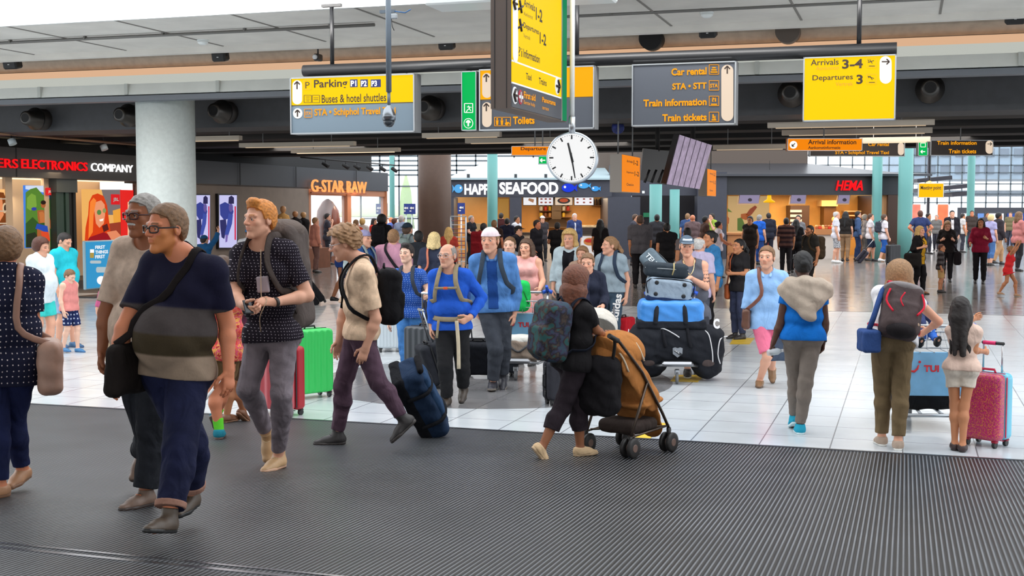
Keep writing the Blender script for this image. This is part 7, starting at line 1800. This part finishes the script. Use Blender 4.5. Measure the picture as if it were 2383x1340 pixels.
# ---- man pushing the loaded trolley
S=dict(crown=(1598,545),Y=16.4,yaw=-8,pel=(1614,728),nk=(1604,611),hd=(1598,573),eL=(1643,668,-.1),wL=(1606,646,-.5),eR=(1566,668,-.05),wR=(1580,672,-.4),kL=(1632,800),aL=(1634,860,'g'),kR=(1598,800),aR=(1600,862,'g'))
P=pp('man in a grey sleeveless shirt and cap with tattooed arms behind the luggage',S,hyaw=4,hpitch=4,skin='fair',hair='grey',hs='crop',lod=1,headk=1.05,cap=dict(m=cloth((84,100,116)),v=cloth((110,126,142))),top=T(cloth((96,98,108)),hem=-.1,sl=0,neck=.03,name='sleeveless_shirt'),bottom=T(cloth((52,54,62)),len=1.0,o=.03,o2=.05,name='shorts'),shoes=T(leather((60,60,62)),sole=white_sole),hands={'L':dict(d=np.array((-.9,-.35,-.25)),n=np.array((0,.2,-1)),curl=.15)})
strap('chain',[P.nk-P.lfT*.07+P.sp*.03,P.nk-P.sp*.08+P.fwT*.13-P.lfT*.05,P.nk-P.sp*.15+P.fwT*.155,P.nk-P.sp*.08+P.fwT*.13+P.lfT*.05,P.nk+P.lfT*.07+P.sp*.03],.006,metal((220,200,150),.3),P.root,None,P)
tat=plas((60,64,74),.7);sL,eL=P.sh['L'],P.el['L'];mbt=MB()
for i in range(5):
 c=sL+(eL-sL)*(.1+.16*i);
 for j in range(3):a=-2.2+j*.8+.3*(i%2);mbt.tube([c+V3(math.cos(a)*.05,math.sin(a)*.05,.012),c+V3(math.cos(a+.25)*.0515,math.sin(a+.25)*.0515,-.006),c+V3(math.cos(a+.5)*.05,math.sin(a+.5)*.05,.012)],.005,5)
mbt.build('tattoo',tat,P.root)
MB().tube([P.hp_(-.05,.1,.085),P.hp_(-.02,.112,.08),P.hp_(.02,.112,.08),P.hp_(.05,.1,.085)],.016*P.hk,8).build('goggles',plas((210,220,230),.1),P.root)
# ---- man in light blue shirt and pink shorts
S=dict(crown=(1786,570),base=(1767,903),yaw=-14,pel=(1784,742),nk=(1785,634),hd=(1784,599),eR=(1740,700),wR=(1732,738),eL=(1826,700),wL=(1816,752),kR=(1786,828,-.12),aR=(1768,884,'g'),kL=(1798,812),aL=(1797,856,.4))
P=pp('brown-haired man in a light blue shirt, pink shorts and loafers',S,hyaw=-10,skin='fair',hair='lbrown',hs='short',lod=1,headk=1.08,beard=('brown',.18),top=T(cloth((150,190,236)),hem=-.12,sl=1.5,o=.018,collar=cloth((166,204,242)),name='shirt'),bottom=T(cloth((236,120,150)),len=.9,o=.022,o2=.03,name='shorts'),shoes=T(leather((140,106,74)),sole=plas((90,66,48)),hi=-.02),feet={'L':(8,45)})
shoulder_bag(P,'brown leather shoulder bag of the man in pink shorts','R',leather((96,60,44)),(.3,.1,.24),.5,False,leather((120,70,54)),.0)
# ---- woman with a hoodie over her shoulders, from behind
S=dict(crown=(1868,583),base=(1862,1010),yaw=176,pel=(1868,782),nk=(1872,660),hd=(1868,616),eL=(1816,752),wL=(1800,796),eR=(1920,752),wR=(1916,792),kL=(1850,890),aL=(1848,970,.25),kR=(1874,890,-.05),aR=(1862,990,'g'))
P=pp('woman seen from behind with a beige hoodie over her shoulders and grey joggers',S,sex='f',skin='dark',hair='black',hs='bun_-.03',lod=1,top=T(cloth((18,108,196)),hem=-.03,sl=.45,o=.012,loose=.008),bottom=T(cloth((124,114,106)),len=1.92,o=.011,o2=.014,name='joggers'),shoes=T(cloth((40,156,186)),sole=plas((210,230,232)),hi=.02),feet={'L':(0,20)})
k_=P.k;f=F();f.fold=.006;sp,fw,lf,nk=P.sp,P.fwT,P.lfT,P.nk
f.ell(nk-sp*.1*k_-fw*.09*k_,(.18*k_,.07*k_,.15*k_),np.stack([lf,fw,sp]),.05)
f.cone(nk+lf*.17*k_-sp*.06*k_-fw*.02,nk-sp*.3*k_-fw*.12*k_-lf*.05,.085*k_,.05*k_,.06).cone(nk-lf*.18*k_-sp*.06*k_-fw*.02,nk-sp*.27*k_-fw*.12*k_,.09*k_,.05*k_,.06)
for sg in(1,-1):f.cone(nk+lf*sg*.12*k_+sp*.0-fw*.05,nk+lf*sg*.06*k_-sp*.06*k_+fw*.15*k_,.07*k_,.05*k_,.04)
f.ell(nk+sp*.02*k_-fw*.08*k_,(.11*k_,.06*k_,.06*k_),np.stack([lf,fw,sp]),.03)
soft('draped_hoodie',f,.008,cloth((186,170,154)),P.root)
MB().tube([P.hp_(-.088,-.02,.05),P.hp_(-.075,.05,.085),P.hp_(0,.085,.1),P.hp_(.075,.05,.085),P.hp_(.088,-.02,.05)],.006,6).build('sunglasses',plas((20,20,22),.2),P.root)
MB().lathe(P.wr['R'],P.wr['R']-P.el['R'],[(.032,-.012),(.035,0),(.032,.012)],16).build('wristwatch',plas((20,20,24)),P.root)
b_=P.wr['L']+V3(.0,-.02,-.1);rt=empty('water_bottle',b_,'clear plastic bottle in the hand of the woman with the draped hoodie','bottle')
MB().lathe(b_+V3(-.06,0,0),V3(1,.1,.15),[(.026,0),(.032,.02),(.032,.1),(.014,.135)],16).build('bottle',mat('clear_plastic',(225,235,240),.1,alpha=.6),rt);MB().lathe(b_+V3(.075,.01,.02),V3(1,.1,.15),[(.014,0),(.014,.02)],12).build('lid',plas((230,230,235)),rt)
# ---- woman with trekking rucksack leaning on a luggage trolley, and the girl beside her
S=dict(crown=(2092,598),base=(2075,1044),yaw=172,pel=(2076,790),nk=(2090,678,.2),hd=(2092,645,.26),eR=(2184,748,.32),wR=(2158,768,.5),eL=(2040,745,.3),wL=(2105,768,.55),kL=(2054,905),aL=(2052,1016,'g'),kR=(2096,905),aR=(2090,1026,'g'))
P=pp('woman in khaki trousers seen from behind, leaning on a luggage trolley',S,sex='f',fat=1.06,skin='fair',hair=(150,112,76),hs='volume_.2',lod=1,headk=1.1,top=T(cloth((226,224,226)),hem=-.04,sl=.25),bottom=T(cloth((116,98,72)),len=1.9,o=.016,o2=.022),shoes=T(cloth((176,156,140)),sole=white_sole,hi=.0),feet={'L':(8,0),'R':(-12,0)})
red_s=cloth((206,40,60))
def tre(root,c,R,h):
 W_,D_,H_=h;sp,fw,lf=P.sp,P.fwT,P.lfT;b=c-fw*(D_+.06)
 for sg in(1,-1):strap('cord',[b+lf*sg*W_*.8+sp*H_*.6+fw*.06,b+lf*sg*W_*.95+sp*H_*.1+fw*.04,b+lf*sg*W_*.6-sp*H_*.35],.009,red_s,root)
 strap('cord',[b+lf*.02+sp*H_*.45,b+lf*.05+sp*H_*.15,b+lf*.02-sp*H_*.1],.006,red_s,root)
 f=F().ell(c-sp*H_*.82-fw*D_*.55,(W_*.78,D_*.8,H_*.3),R);soft('lower_pocket',f,.009,cloth((40,36,38)),root)
 f=F().ell(c-sp*H_*.55-fw*D_*.7,(W_*.9,D_*.6,H_*.16),R);soft('beige_panel',f,.009,cloth((190,160,136)),root)
backpack(P,'grey and black trekking rucksack with red cords',cloth((78,66,66)),(.34,.24,.48),cloth((180,40,60)),.06,cloth((132,126,126)),extra=tre)
S=dict(crown=(2232,680),base=(2230,1045),yaw=158,pel=(2238,858),nk=(2244,759),hd=(2234,719),eR=(2268,815),wR=(2292,818,.1),eL=(2240,770,.22),wL=(2264,742,.34),kL=(2222,945),aL=(2222,1030,'g'),kR=(2244,945),aR=(2240,1034,'g'))
P=pp('girl with very long dark hair in white shorts beside the pink suitcase',S,sex='f',fat=.8,skin='tan',hair='dark',hs='long_.32',lod=1,hyaw=20,top=T(cloth((226,196,180)),hem=-.01,sl=.55,o=.009,loose=.0,fold=.002),bottom=T(cloth((226,214,200)),len=.48,o=.012,o2=.03,name='shorts'),shoes=T(leather((60,44,44)),sole=plas((50,40,40)),hi=-.03,open=True,name='sandal'),hands={'L':dict(d=np.array((.8,.5,.15)),curl=.2)})
# ---- woman at the left edge
S=dict(crown=(16,530),base=(30,1150),yaw=-160,pel=(14,846),nk=(12,634),hd=(14,577),eR=(78,742),wR=(62,806,.2),eL=(-40,745),wL=(-48,830),kR=(32,985),aR=(52,1090,.2),kL=(-4,985),aL=(0,1128,'g'))
P=pp('woman at the left edge in a navy dotted blouse, seen from behind',S,sex='f',fat=1.08,skin='red',hair='lbrown',hs='bob',lod=0,top=T(dotted((30,32,54),(226,214,214),26,.12),hem=-.14,sl=.8,o=.018),bottom=T(jean((30,37,74)),len=1.92,o=.014,o2=.018),shoes=T(leather((190,140,104)),sole=tan_sole,hi=-.02),feet={'R':(150,10),'L':(120,0)})
shoulder_bag(P,'large taupe leather handbag on the arm of the woman at the left edge','R',leather((176,138,120)),(.4,.16,.36),.52,False,leather((150,110,92)),-.02,cat='handbag')
# ---- family by the electronics shop
bgp(92,548,17.5,76,'woman in a white t-shirt and turquoise shorts in the family at left',lod=2,sex='f',fat=1.2,belly=.03,skin='fair',hair='auburn',hs='bob',hpitch=12,top=T(cloth((226,236,240)),hem=-.12,sl=.8,o=.022),bottom=T(cloth((64,206,200)),len=.75,o=.022,o2=.03,name='shorts'),shoes=T(leather((210,180,150)),sole=white_sole,hi=-.02),stride=.15)
bgp(147,537,18.9,72,'man in a turquoise t-shirt in the family at left',lod=2,fat=1.1,belly=.03,skin='fair',hair='dark',hs='crop',hpitch=24,top=T(cloth((40,190,206)),hem=-.1,sl=.7,o=.02),bottom=T(cloth((150,180,210)),len=.95,o=.02,o2=.03,name='shorts'),shoes=T(plas((70,110,150)),sole=plas((60,90,130)),hi=-.01),stride=.12)
bgp(160,624,18.3,70,'little boy in a pink vest and navy shorts holding hands',lod=1,fat=.88,skin='pale',hair='lbrown',hs='short',hpitch=26,top=T(cloth((224,142,136)),hem=-.04,sl=0,o=.02),bottom=T(dotted((30,42,86),(190,200,220),16,.2),len=.85,o=.025,o2=.035,name='shorts'),shoes=T(plas((70,130,180)),sole=plas((60,110,160)),hi=-.015),stride=.22,twist=-10)
# ---- behind the first row on the left
S=dict(crown=(520,570),base=(505,1018),yaw=165,pel=(513,815),nk=(518,676),hd=(520,630),eR=(548,750),wR=(545,840),eL=(490,760),wL=(498,858),kL=(500,912),aL=(510,1000,'g'),kR=(520,912),aR=(505,965,.1))
pp('woman with long brown hair in a red floral top and green socks, half hidden',S,sex='f',skin='red',hair='brown',hs='long_.2',lod=1,top=T(patchwork([(220,60,70),(240,120,70),(230,80,120),(250,180,90),(200,40,60)],22),hem=-.08,sl=.6),bottom=T(cloth((122,96,66)),len=.6,o=.02,o2=.035,name='shorts'),shoes=T(cloth((40,130,150)),sole=plas((120,100,90)),hi=.0,sock=cloth((110,226,60))),feet={'R':(0,50),'L':(20,0)})
S=dict(crown=(548,600),base=(545,985),yaw=150,pel=(548,812),nk=(546,694),hd=(548,655),eR=(565,750),wR=(568,820),eL=(530,750),wL=(530,820),kL=(540,900),aL=(528,965,'g'),kR=(560,905),aR=(566,955,.2))
pp('person in brown flat shoes walking away, mostly hidden behind the grey jeans',S,sex='f',skin='tan',hair='dark',hs='long_.15',lod=2,top=T(cloth((90,50,70)),hem=-.1,sl=.6),bottom=T(cloth((110,84,62)),len=.7,o=.02,o2=.03,name='shorts'),shoes=T(leather((126,84,58)),sole=tan_sole,hi=-.03),feet={'R':(0,40)})
a_,b_=at(512,884,10.75),at(468,942,10.6);thing1('white_stick',MB().tube([a_,b_],.012,10),plas((232,232,232),.4),'white stick carried low behind the hand of the man in the banded t-shirt','stick')
# ---- middle distance
CT=lambda c,**k:T(cloth(c),**k)
def mid(px,cy,Y,yaw,label,tc,bc,skin='fair',hair='brown',hs='short',sex='m',arms='hang',stride=.15,sl=.65,blen=1.95,sc=(50,46,46),lod=2,top=None,bottom=None,bn='trousers',**kw):
 t=dict(hem=-.1,sl=sl,o=.018);t.update(top or{});b=dict(len=blen,o=.016,o2=.022 if blen>1.2 else .035,name=bn if blen>1.2 or bn!='trousers' else 'shorts');b.update(bottom or{})
 return bgp(px,cy,Y,yaw,label,arms,stride,lod=lod,skin=skin,hair=hair,hs=hs,sex=sex,top=T(tc if not isinstance(tc,tuple)else cloth(tc),**t),bottom=T(bc if not isinstance(bc,tuple)else cloth(bc),**b),shoes=T(leather(sc),sole=plas((200,198,192))if sum(sc)>300 else black_sole),**kw)
P=mid(845,530,19,62,'man in a blue jacket and a purple cap worn backwards',(52,92,150),(40,46,60),hs='crop',sl=1.9,cap=dict(m=cloth((150,146,180)),back=True),lod=2)
backpack(P,'small grey backpack on the man with the purple cap',cloth((150,160,160)),(.28,.16,.4))
P=mid(915,528,19.3,172,'broad man in a pink shirt seen from behind with a black cross strap',(206,150,172),(70,74,84),hair='sandy',hs='crop',sl=.9,fat=1.22)
shoulder_bag(P,'grey bag on a black cross strap behind the man in pink','R',cloth((60,60,64)),(.26,.1,.24),.5,True,cloth((40,38,42)))
P=mid(947,514,24,155,'man in a navy cap and grey jacket seen from behind',(130,142,146),(50,54,62),hs='crop',sl=1.9,cap=dict(m=cloth((40,54,66)),back=True))
backpack(P,'grey green backpack on the man in the navy cap',cloth((134,148,144)),(.32,.2,.44))
mid(974,532,22.5,190,'dark-haired man in a black t-shirt seen from behind the blonde woman',(40,44,50),(40,40,46),skin='tan',hair='black',hs='crop')
P=mid(1010,537,20.5,172,'woman with curly pale blond hair in a navy top seen from behind',(52,58,78),(50,54,70),hair='pale',hs='bob_.03',sex='f',sl=.8,fat=1.12)
shoulder_bag(P,'bag on an orange strap worn by the blond woman in navy','L',leather((170,90,60)),(.26,.1,.24),.5,False,leather((200,110,80)))
mid(1044,526,31,178,'woman with long blond hair in red beside the brown column',(170,60,50),(40,40,44),hair='blond',hs='long_.25',sex='f')
P=mid(888,497,34,165,'tall person with black hair and a black jacket near the shop end',(26,26,30),(30,30,34),skin='brown',hair='black',hs='volume',sl=1.9)
backpack(P,'black backpack on the tall person in black near the shop end',cloth((24,24,30)),(.34,.2,.5))
mid(934,498,43,150,'white-haired man in a light blue shirt near the glass',(150,170,210),(70,74,90),hair='white',hs='crop',lod=3)
mid(1187,545,17.6,-12,'short-haired boy between the denim youth and the woman in pink',(120,130,140),(60,66,76),skin='pale',hair='lbrown',hs='crop',lod=1)
mid(1226,550,16.9,-14,'smiling woman in a sleeveless pale pink top pushing a trolley',(232,172,166),(228,150,146),hair='brown',hs='long_.2',sex='f',sl=0,arms='push',blen=.8,bottom=dict(skirt=.2),bn='skirt',lod=1,hyaw=-8)
P=mid(1326,530,18.6,-12,'smiling woman with curly blond hair, open pale blue shirt over black',(190,206,212),(44,46,56),hair='blond',hs='volume_.08',sex='f',sl=1.6,lod=1,top=dict(open=cloth((26,26,32)),ow=.085),hyaw=-6)
mid(1356,569,18.2,-20,'girl with a blond fringe behind the woman in the navy blazer',(180,150,130),(70,74,90),hair='sandy',hs='bob',sex='f',lod=1)
mid(1368,583,14.8,-14,'woman in a navy blazer with pulled-back hair',(38,42,58),(60,70,90),hair='lbrown',hs='pony_.2',sex='f',sl=1.85,arms=('push','hang'),lod=1,top=dict(open=cloth((60,62,84)),ow=.05),hpitch=6)
P=mid(1422,545,17.6,-24,'tall girl with a ponytail, grey t-shirt and dark sports trousers',(150,166,176),(62,80,96),hair='sandy',hs='pony_.3',sex='f',sl=.62,lod=1,hyaw=-46,top=dict(hem=.02))
o=Vector(P.hp['L']*.45+P.kn['L']*.55)+Vector((.02,-.105,-.17));text3('adidas',o,o+Vector((.06,0,.4)),o+Vector((-.11,0,.015)),glow((240,240,240),.8),P.root,.03)
backpack(P,'dark small backpack on the tall girl with the ponytail',cloth((50,62,80)),(.26,.14,.38))
mid(1490,497,33,175,'heavy man in a grey polo shirt seen from behind left of the teal column',(86,84,90),(34,32,36),skin='tan',hair='brown',hs='crop',fat=1.25,sl=.95)
mid(1552,516,32,180,'man in a black t-shirt seen from behind between the teal columns',(26,25,28),(28,27,30),skin='tan',hair='black',hs='short',fat=1.1)
mid(1529,496,43,175,'man with a dark backpack strap in front of the left teal column',(60,60,66),(40,40,44),skin='brown',hair='black',hs='crop',lod=3)
mid(1478,496,46,60,'man with brown hair at the dark wall behind the heavy man',(70,70,80),(50,50,54),lod=3)
mid(1626,546,18.4,140,'bald man with a grey fringe in a lilac shirt behind the man in the cap',(196,186,216),(80,84,96),hair='white',hs='ring',sl=.8)
mid(1655,532,20.3,-72,'dark-haired woman in a blue denim shirt with a hand at her ear',jean((60,130,186)),(28,27,32),skin='tan',hair='black',hs='bun_0',sex='f',sl=1.3,arms=('hang','face'),lod=1)
P=mid(1722,553,20.2,-62,'woman in a black t-shirt with a dark ponytail, hand at her chin',(38,36,38),jean((52,58,82)),skin='tan',hair='black',hs='pony_.25',sex='f',sl=.7,arms=('fold','face'),lod=1,stride=0)
shoulder_bag(P,'orange leather bag hanging beside the woman in the black t-shirt','R',leather((196,100,50)),(.22,.1,.26),.62,False,leather((190,90,44)),cat='handbag')
P=mid(1886,521,30,-62,'man with short dark hair and beard carrying an olive backpack',(48,46,44),(36,34,34),skin='tan',hair='black',hs='crop',beard=('dark',.5))
backpack(P,'olive brown backpack on the bearded man',cloth((66,54,40)),(.34,.24,.56))
mid(1600,526,27,185,'person with black hair seen from behind over the cap of the trolley man',(110,100,100),(50,48,52),skin='tan',hair='black',hs='crop')
# ---- far queue and passers-by
def far(*a,**k):k.setdefault('lod',3);return mid(*a,**k)
far(1830,504,40,172,'man in a brown and red striped shirt in the queue',T(None)['m']or mat('striped_jersey',(92,56,52),.9),(34,32,36),skin='tan',hair='black',hs='crop',top=dict(bands=[(-.6+.07*i,((96,66,60),(44,30,34))[i%2])for i in range(20)]),sl=.9)
far(1853,508,41,170,'woman with long black hair in black beside the striped man',(24,23,26),(26,25,28),hair='black',hs='long_.3',sex='f')
far(1858,498,46,-20,'woman in grey facing the viewer near the lit oven',(120,120,124),(60,62,70),sex='f',hs='bun_0',hair='dark')
far(1746,500,40,-28,'woman in a dark waistcoat near the left counter',(44,38,36),(38,34,34),skin='tan',hair='dark',hs='bun_0',sex='f',sl=.2)
far(1767,497,47,130,'grey-haired man in a bright blue polo shirt',(36,96,196),(40,70,130),hair='grey',hs='crop')
far(1789,493,50,180,'man in a dark suit facing the counter',(40,42,54),(40,42,54),hair='dark',hs='crop',sl=1.95)
far(1672,512,38,95,'woman with red arms in a white top pushing a pushchair',(236,226,236),(60,62,74),skin='red',hair='dark',hs='bun_0',sex='f',sl=.2,arms='push')
far(1641,500,42,100,'dark-haired man in a brown shirt before the dark wall',(70,48,40),(50,44,44),skin='brown',hair='black',hs='crop')
far(1612,497,44,170,'bald man in a grey jacket seen from behind with a strap',(116,96,98),(70,66,70),skin='red',hs='bald',sl=1.9)
far(1600,494,49,150,'blond person in blue beside the bald man in grey',(60,84,130),(60,60,70),hair='sandy',hs='crop')
far(1657,494,50,-60,'person in a lime green top on the phone',(150,176,70),(70,70,80),hair='dark',hs='short',arms='face')
P=far(1946,489,48.4,78,'man in a white and grey t-shirt with patterned grey shorts in the queue',(224,222,230),patchwork([(150,150,154),(190,190,194),(110,112,116)],14),hair='white',hs='ring',blen=1.0,sc=(236,236,236))
far(1968,490,50,150,'woman with long black hair and beige trousers in the queue',(40,36,34),(150,120,92),hair='black',hs='long_.35',sex='f',top=dict(hem=.02))
P=far(1996,489,51,85,'man in a blue jacket in the queue',(72,96,136),(44,60,96),hair='dark',hs='crop',sl=1.95)
backpack(P,'black backpack on the man in the blue jacket in the queue',cloth((26,26,30)),(.36,.22,.56))
far(2026,494,50,72,'man in a white shirt and navy shorts pulling a dark roller case',(234,226,228),(40,48,66),hair='brown',hs='crop',blen=1.0,fat=1.15,stride=.25,sc=(40,40,44))
P=far(2057,495,49.5,95,'man in a white raglan t-shirt, bright blue shorts and white shoes',(232,226,232),(44,92,170),hair='brown',hs='crop',blen=1.05,stride=.35,sc=(240,236,240))
backpack(P,'dark small backpack on the man in bright blue shorts',cloth((60,64,74)),(.28,.18,.44))
far(1942,503,55,60,'pink-faced woman in red at the far counter',(190,40,50),(60,50,56),hair='blond',hs='bob',sex='f')
far(2012,497,53,110,'grey-haired woman behind the queue by the teal column',(130,126,130),(90,88,90),hair='grey',hs='bob',sex='f')
far(2142,487,47,172,'man in a navy t-shirt with hands on hips right of the teal column',(50,62,104),(44,48,66),hair='auburn',hs='crop',arms='hip',skin='red')
P=mid(2140,523,30.8,42,'blond woman in a black jacket over a mustard yellow top',(28,26,28),(26,25,28),hair='blond',hs='long_.2',sex='f',sl=1.4,arms=('hang','bent'),top=dict(open=cloth((206,156,30)),ow=.09,hem=-.2),sc=(130,84,50))
shoulder_bag(P,'large black shoulder bag of the blond woman in yellow','R',cloth((30,28,28)),(.44,.2,.36),.55,False)
mid(2190,567,31.4,66,'boy in a striped dark jumper and beige shorts',mat('striped_jersey',(60,56,58),.9),(186,150,100),skin='tan',hair='auburn',hs='crop',sl=1.6,blen=.95,stride=.05,top=dict(bands=[(-.6+.09*i,((84,80,82),(44,38,40))[i%2])for i in range(20)]),sc=(60,56,60))
P=mid(2205,513,36,-14,'woman with dark blond hair in black looking at papers behind the boy',(36,33,34),(34,32,36),hair='sandy',hs='bob_.02',sex='f',sl=1.7,arms='bent',hpitch=20,stride=0)
shoulder_bag(P,'dark bag beside the woman in black looking at papers','L',cloth((34,30,34)),(.4,.2,.4),.75,False)
far(2216,487,50,-10,'man in a dark suit over a white shirt at the far tables',(38,36,42),(38,36,42),hair='black',hs='crop',sl=1.95,top=dict(open=cloth((220,214,214)),ow=.05))
mid(2283,505,35.2,-24,'woman in a crimson top with long dark hair and black trousers',(140,28,56),(26,24,28),skin='tan',hair='black',hs='long_.2',sex='f',sl=1.7,arms=('bent','push'),stride=.1)
mid(2348,568,30,58,'little girl in a red dress with arms raised',(226,50,54),(226,50,54),skin='tan',hair='sandy',hs='bun_0',sex='f',sl=.1,arms='up',blen=.35,bottom=dict(skirt=.22),bn='skirt',stride=.55,sc=(190,150,120),lean=.12)
far(2306,497,46,120,'blond woman in a lavender top with a white bag',(170,166,206),(80,116,170),hair='pale',hs='bob',sex='f',blen=1.6)
far(2324,490,47,95,'man in a dark jacket and beige trousers striding at far right',(56,50,54),(190,150,112),skin='brown',hair='black',hs='crop',sl=1.95,stride=.4)
far(2371,490,42,100,'woman in a pink jumper bending over a trolley at the right edge',(206,130,126),(44,42,46),hair='lbrown',hs='long_.1',sex='f',sl=1.8,arms='push')
for px,cy,Y,yw,lb,tc,hr,sk in((2118,500,56,20,'woman with bare shoulders behind the teal column',(120,80,76),'auburn','red'),(2160,494,58,60,'man in olive at the far tables',(96,96,76),'dark','tan'),(2180,498,62,-40,'grey-haired person sitting line at the far tables',(120,118,116),'grey','fair'),(2240,495,60,90,'person in white leaning at the far tables',(210,206,204),'dark','tan'),(2262,488,64,-10,'person with orange face light at the far tables',(70,60,56),'dark','red'),(2297,492,66,10,'person with dark hair far behind the woman in crimson',(80,76,84),'black','tan'),(2352,492,68,-30,'person in khaki far behind the girl in red',(120,112,84),'brown','fair'),(2130,505,52,100,'pale person half hidden right of the teal column',(206,196,196),'sandy','pale')):
 far(px,cy,Y,yw,lb,tc,(60,60,70),skin=sk,hair=hr,hs='crop')
# ---- in front of the seafood kiosk
far(1337,494,48,12,'white-haired man in a blue suit and tie before the seafood counter',(52,66,112),(44,50,80),hair='white',hs='crop',sl=1.95,top=dict(open=cloth((226,226,236)),ow=.03))
far(1397,508,38,178,'woman with long black hair in black at the right end of the seafood counter',(28,24,26),(26,24,26),skin='tan',hair='black',hs='long_.35',sex='f')
far(1297,514,36,165,'dark figure in black seen from behind at the seafood counter',(22,21,24),(24,23,26),skin='brown',hair='black',hs='crop',arms='bent')
far(1249,509,36,55,'man in a dark jacket looking right at the seafood counter',(34,34,42),(30,30,36),skin='red',hair='dark',hs='short',sl=1.95)
far(1232,523,33,40,'child carried beside the man in the dark jacket',(50,40,44),(40,38,42),skin='red',hair='auburn',hs='crop',H=1.35)
far(1202,500,46,60,'man in white with dark hair in the seafood queue',(210,212,220),(50,52,60),hair='dark',hs='crop',skin='tan')
far(1205,522,31,60,'person in a black cap and jacket in the seafood queue',(28,28,36),(30,30,36),hair='black',hs='crop',sl=1.9,cap=dict(m=cloth((28,26,28))))
far(1180,505,42,170,'dark-haired person in navy in the seafood queue',(36,38,58),(36,36,44),hair='black',hs='crop',sl=1.9)
far(1166,493,50,170,'person in maroon at the orange door niche',(70,34,34),(40,36,40),hair='dark',hs='crop')
far(1150,509,37,165,'red-haired man with a broad head in front of the teal column',(60,44,40),(46,42,44),skin='red',hair='sandy',hs='crop')
far(1096,499,47,60,'grey-haired kiosk worker in a black t-shirt',(36,36,42),(40,40,44),hair='grey',hs='crop',arms='push')
P=far(1125,516,33,150,'person in dark clothes carrying a red rucksack',(40,34,36),(40,36,40),hair='black',hs='crop',sl=1.9)
backpack(P,'large red rucksack left of the white cap',cloth((120,20,30)),(.4,.26,.7),None,-.05)
far(1262,500,50,20,'cook in a white hat behind the seafood counter',(60,56,60),(40,40,44),hair='dark',hs='crop',cap=dict(m=cloth((236,232,226))))
far(1395,504,54,-10,'server with reddish hair behind the seafood counter',(50,44,46),(40,40,44),hair='auburn',hs='bob',sex='f',H=1.7)
# ---- by the fashion shop
far(733,503,41,120,'person in a salmon jacket by the fashion shop window',(206,140,120),(120,90,84),hair='sandy',hs='crop',sl=1.9)
far(761,494,47,100,'man in a dark waistcoat and white sleeves by the fashion shop window',(60,60,70),(50,52,60),hair='dark',hs='crop',arms='face')
far(828,508,40,150,'person in orange red near the end of the fashion shop',(214,80,50),(60,56,60),hair='sandy',hs='crop')
far(843,506,44,170,'fair-haired person in grey near the end of the fashion shop',(190,180,176),(70,70,80),hair='blond',hs='bob',sex='f')
far(870,506,46,60,'woman with dark hair and a red top near the glass',(206,60,50),(50,50,60),hair='dark',hs='long_.1',sex='f')
far(909,503,50,120,'person in blue with a bald head near the glass',(70,100,180),(60,60,70),hs='bald',skin='red')
far(918,506,47,100,'red-haired person near the glass',(80,70,110),(60,60,70),hair='auburn',hs='bob',sex='f')
far(683,515,38,170,'dark-haired man below the middle mannequin',(70,66,70),(50,48,52),hair='dark',hs='crop')
mid(474,544,28,150,'child in a teal blue hooded top touching the tall screen',(30,84,130),(50,56,70),hair='dark',hs='crop',sl=1.9,arms=('hang','up'),cap=dict(m=cloth((30,84,130)),back=True))
mid(580,527,27,-160,'person in a bright blue hat behind the ginger-haired man',(226,226,230),(60,64,76),hs='crop',cap=dict(m=cloth((50,130,200)),back=True))
mid(797,520,28,80,'air stewardess in navy with black heels behind the curly-haired man',(36,60,120),(34,44,80),skin='brown',hair='dark',hs='bun_0',sex='f',sl=1.8,blen=.85,bottom=dict(skirt=.17),bn='skirt',stride=.45,sc=(24,22,26))
mid(255,640,16.5,170,'child in a pink top and beige trousers behind the moustached man',(190,90,130),(186,166,140),hair='dark',hs='bob',sex='f',sl=.9)
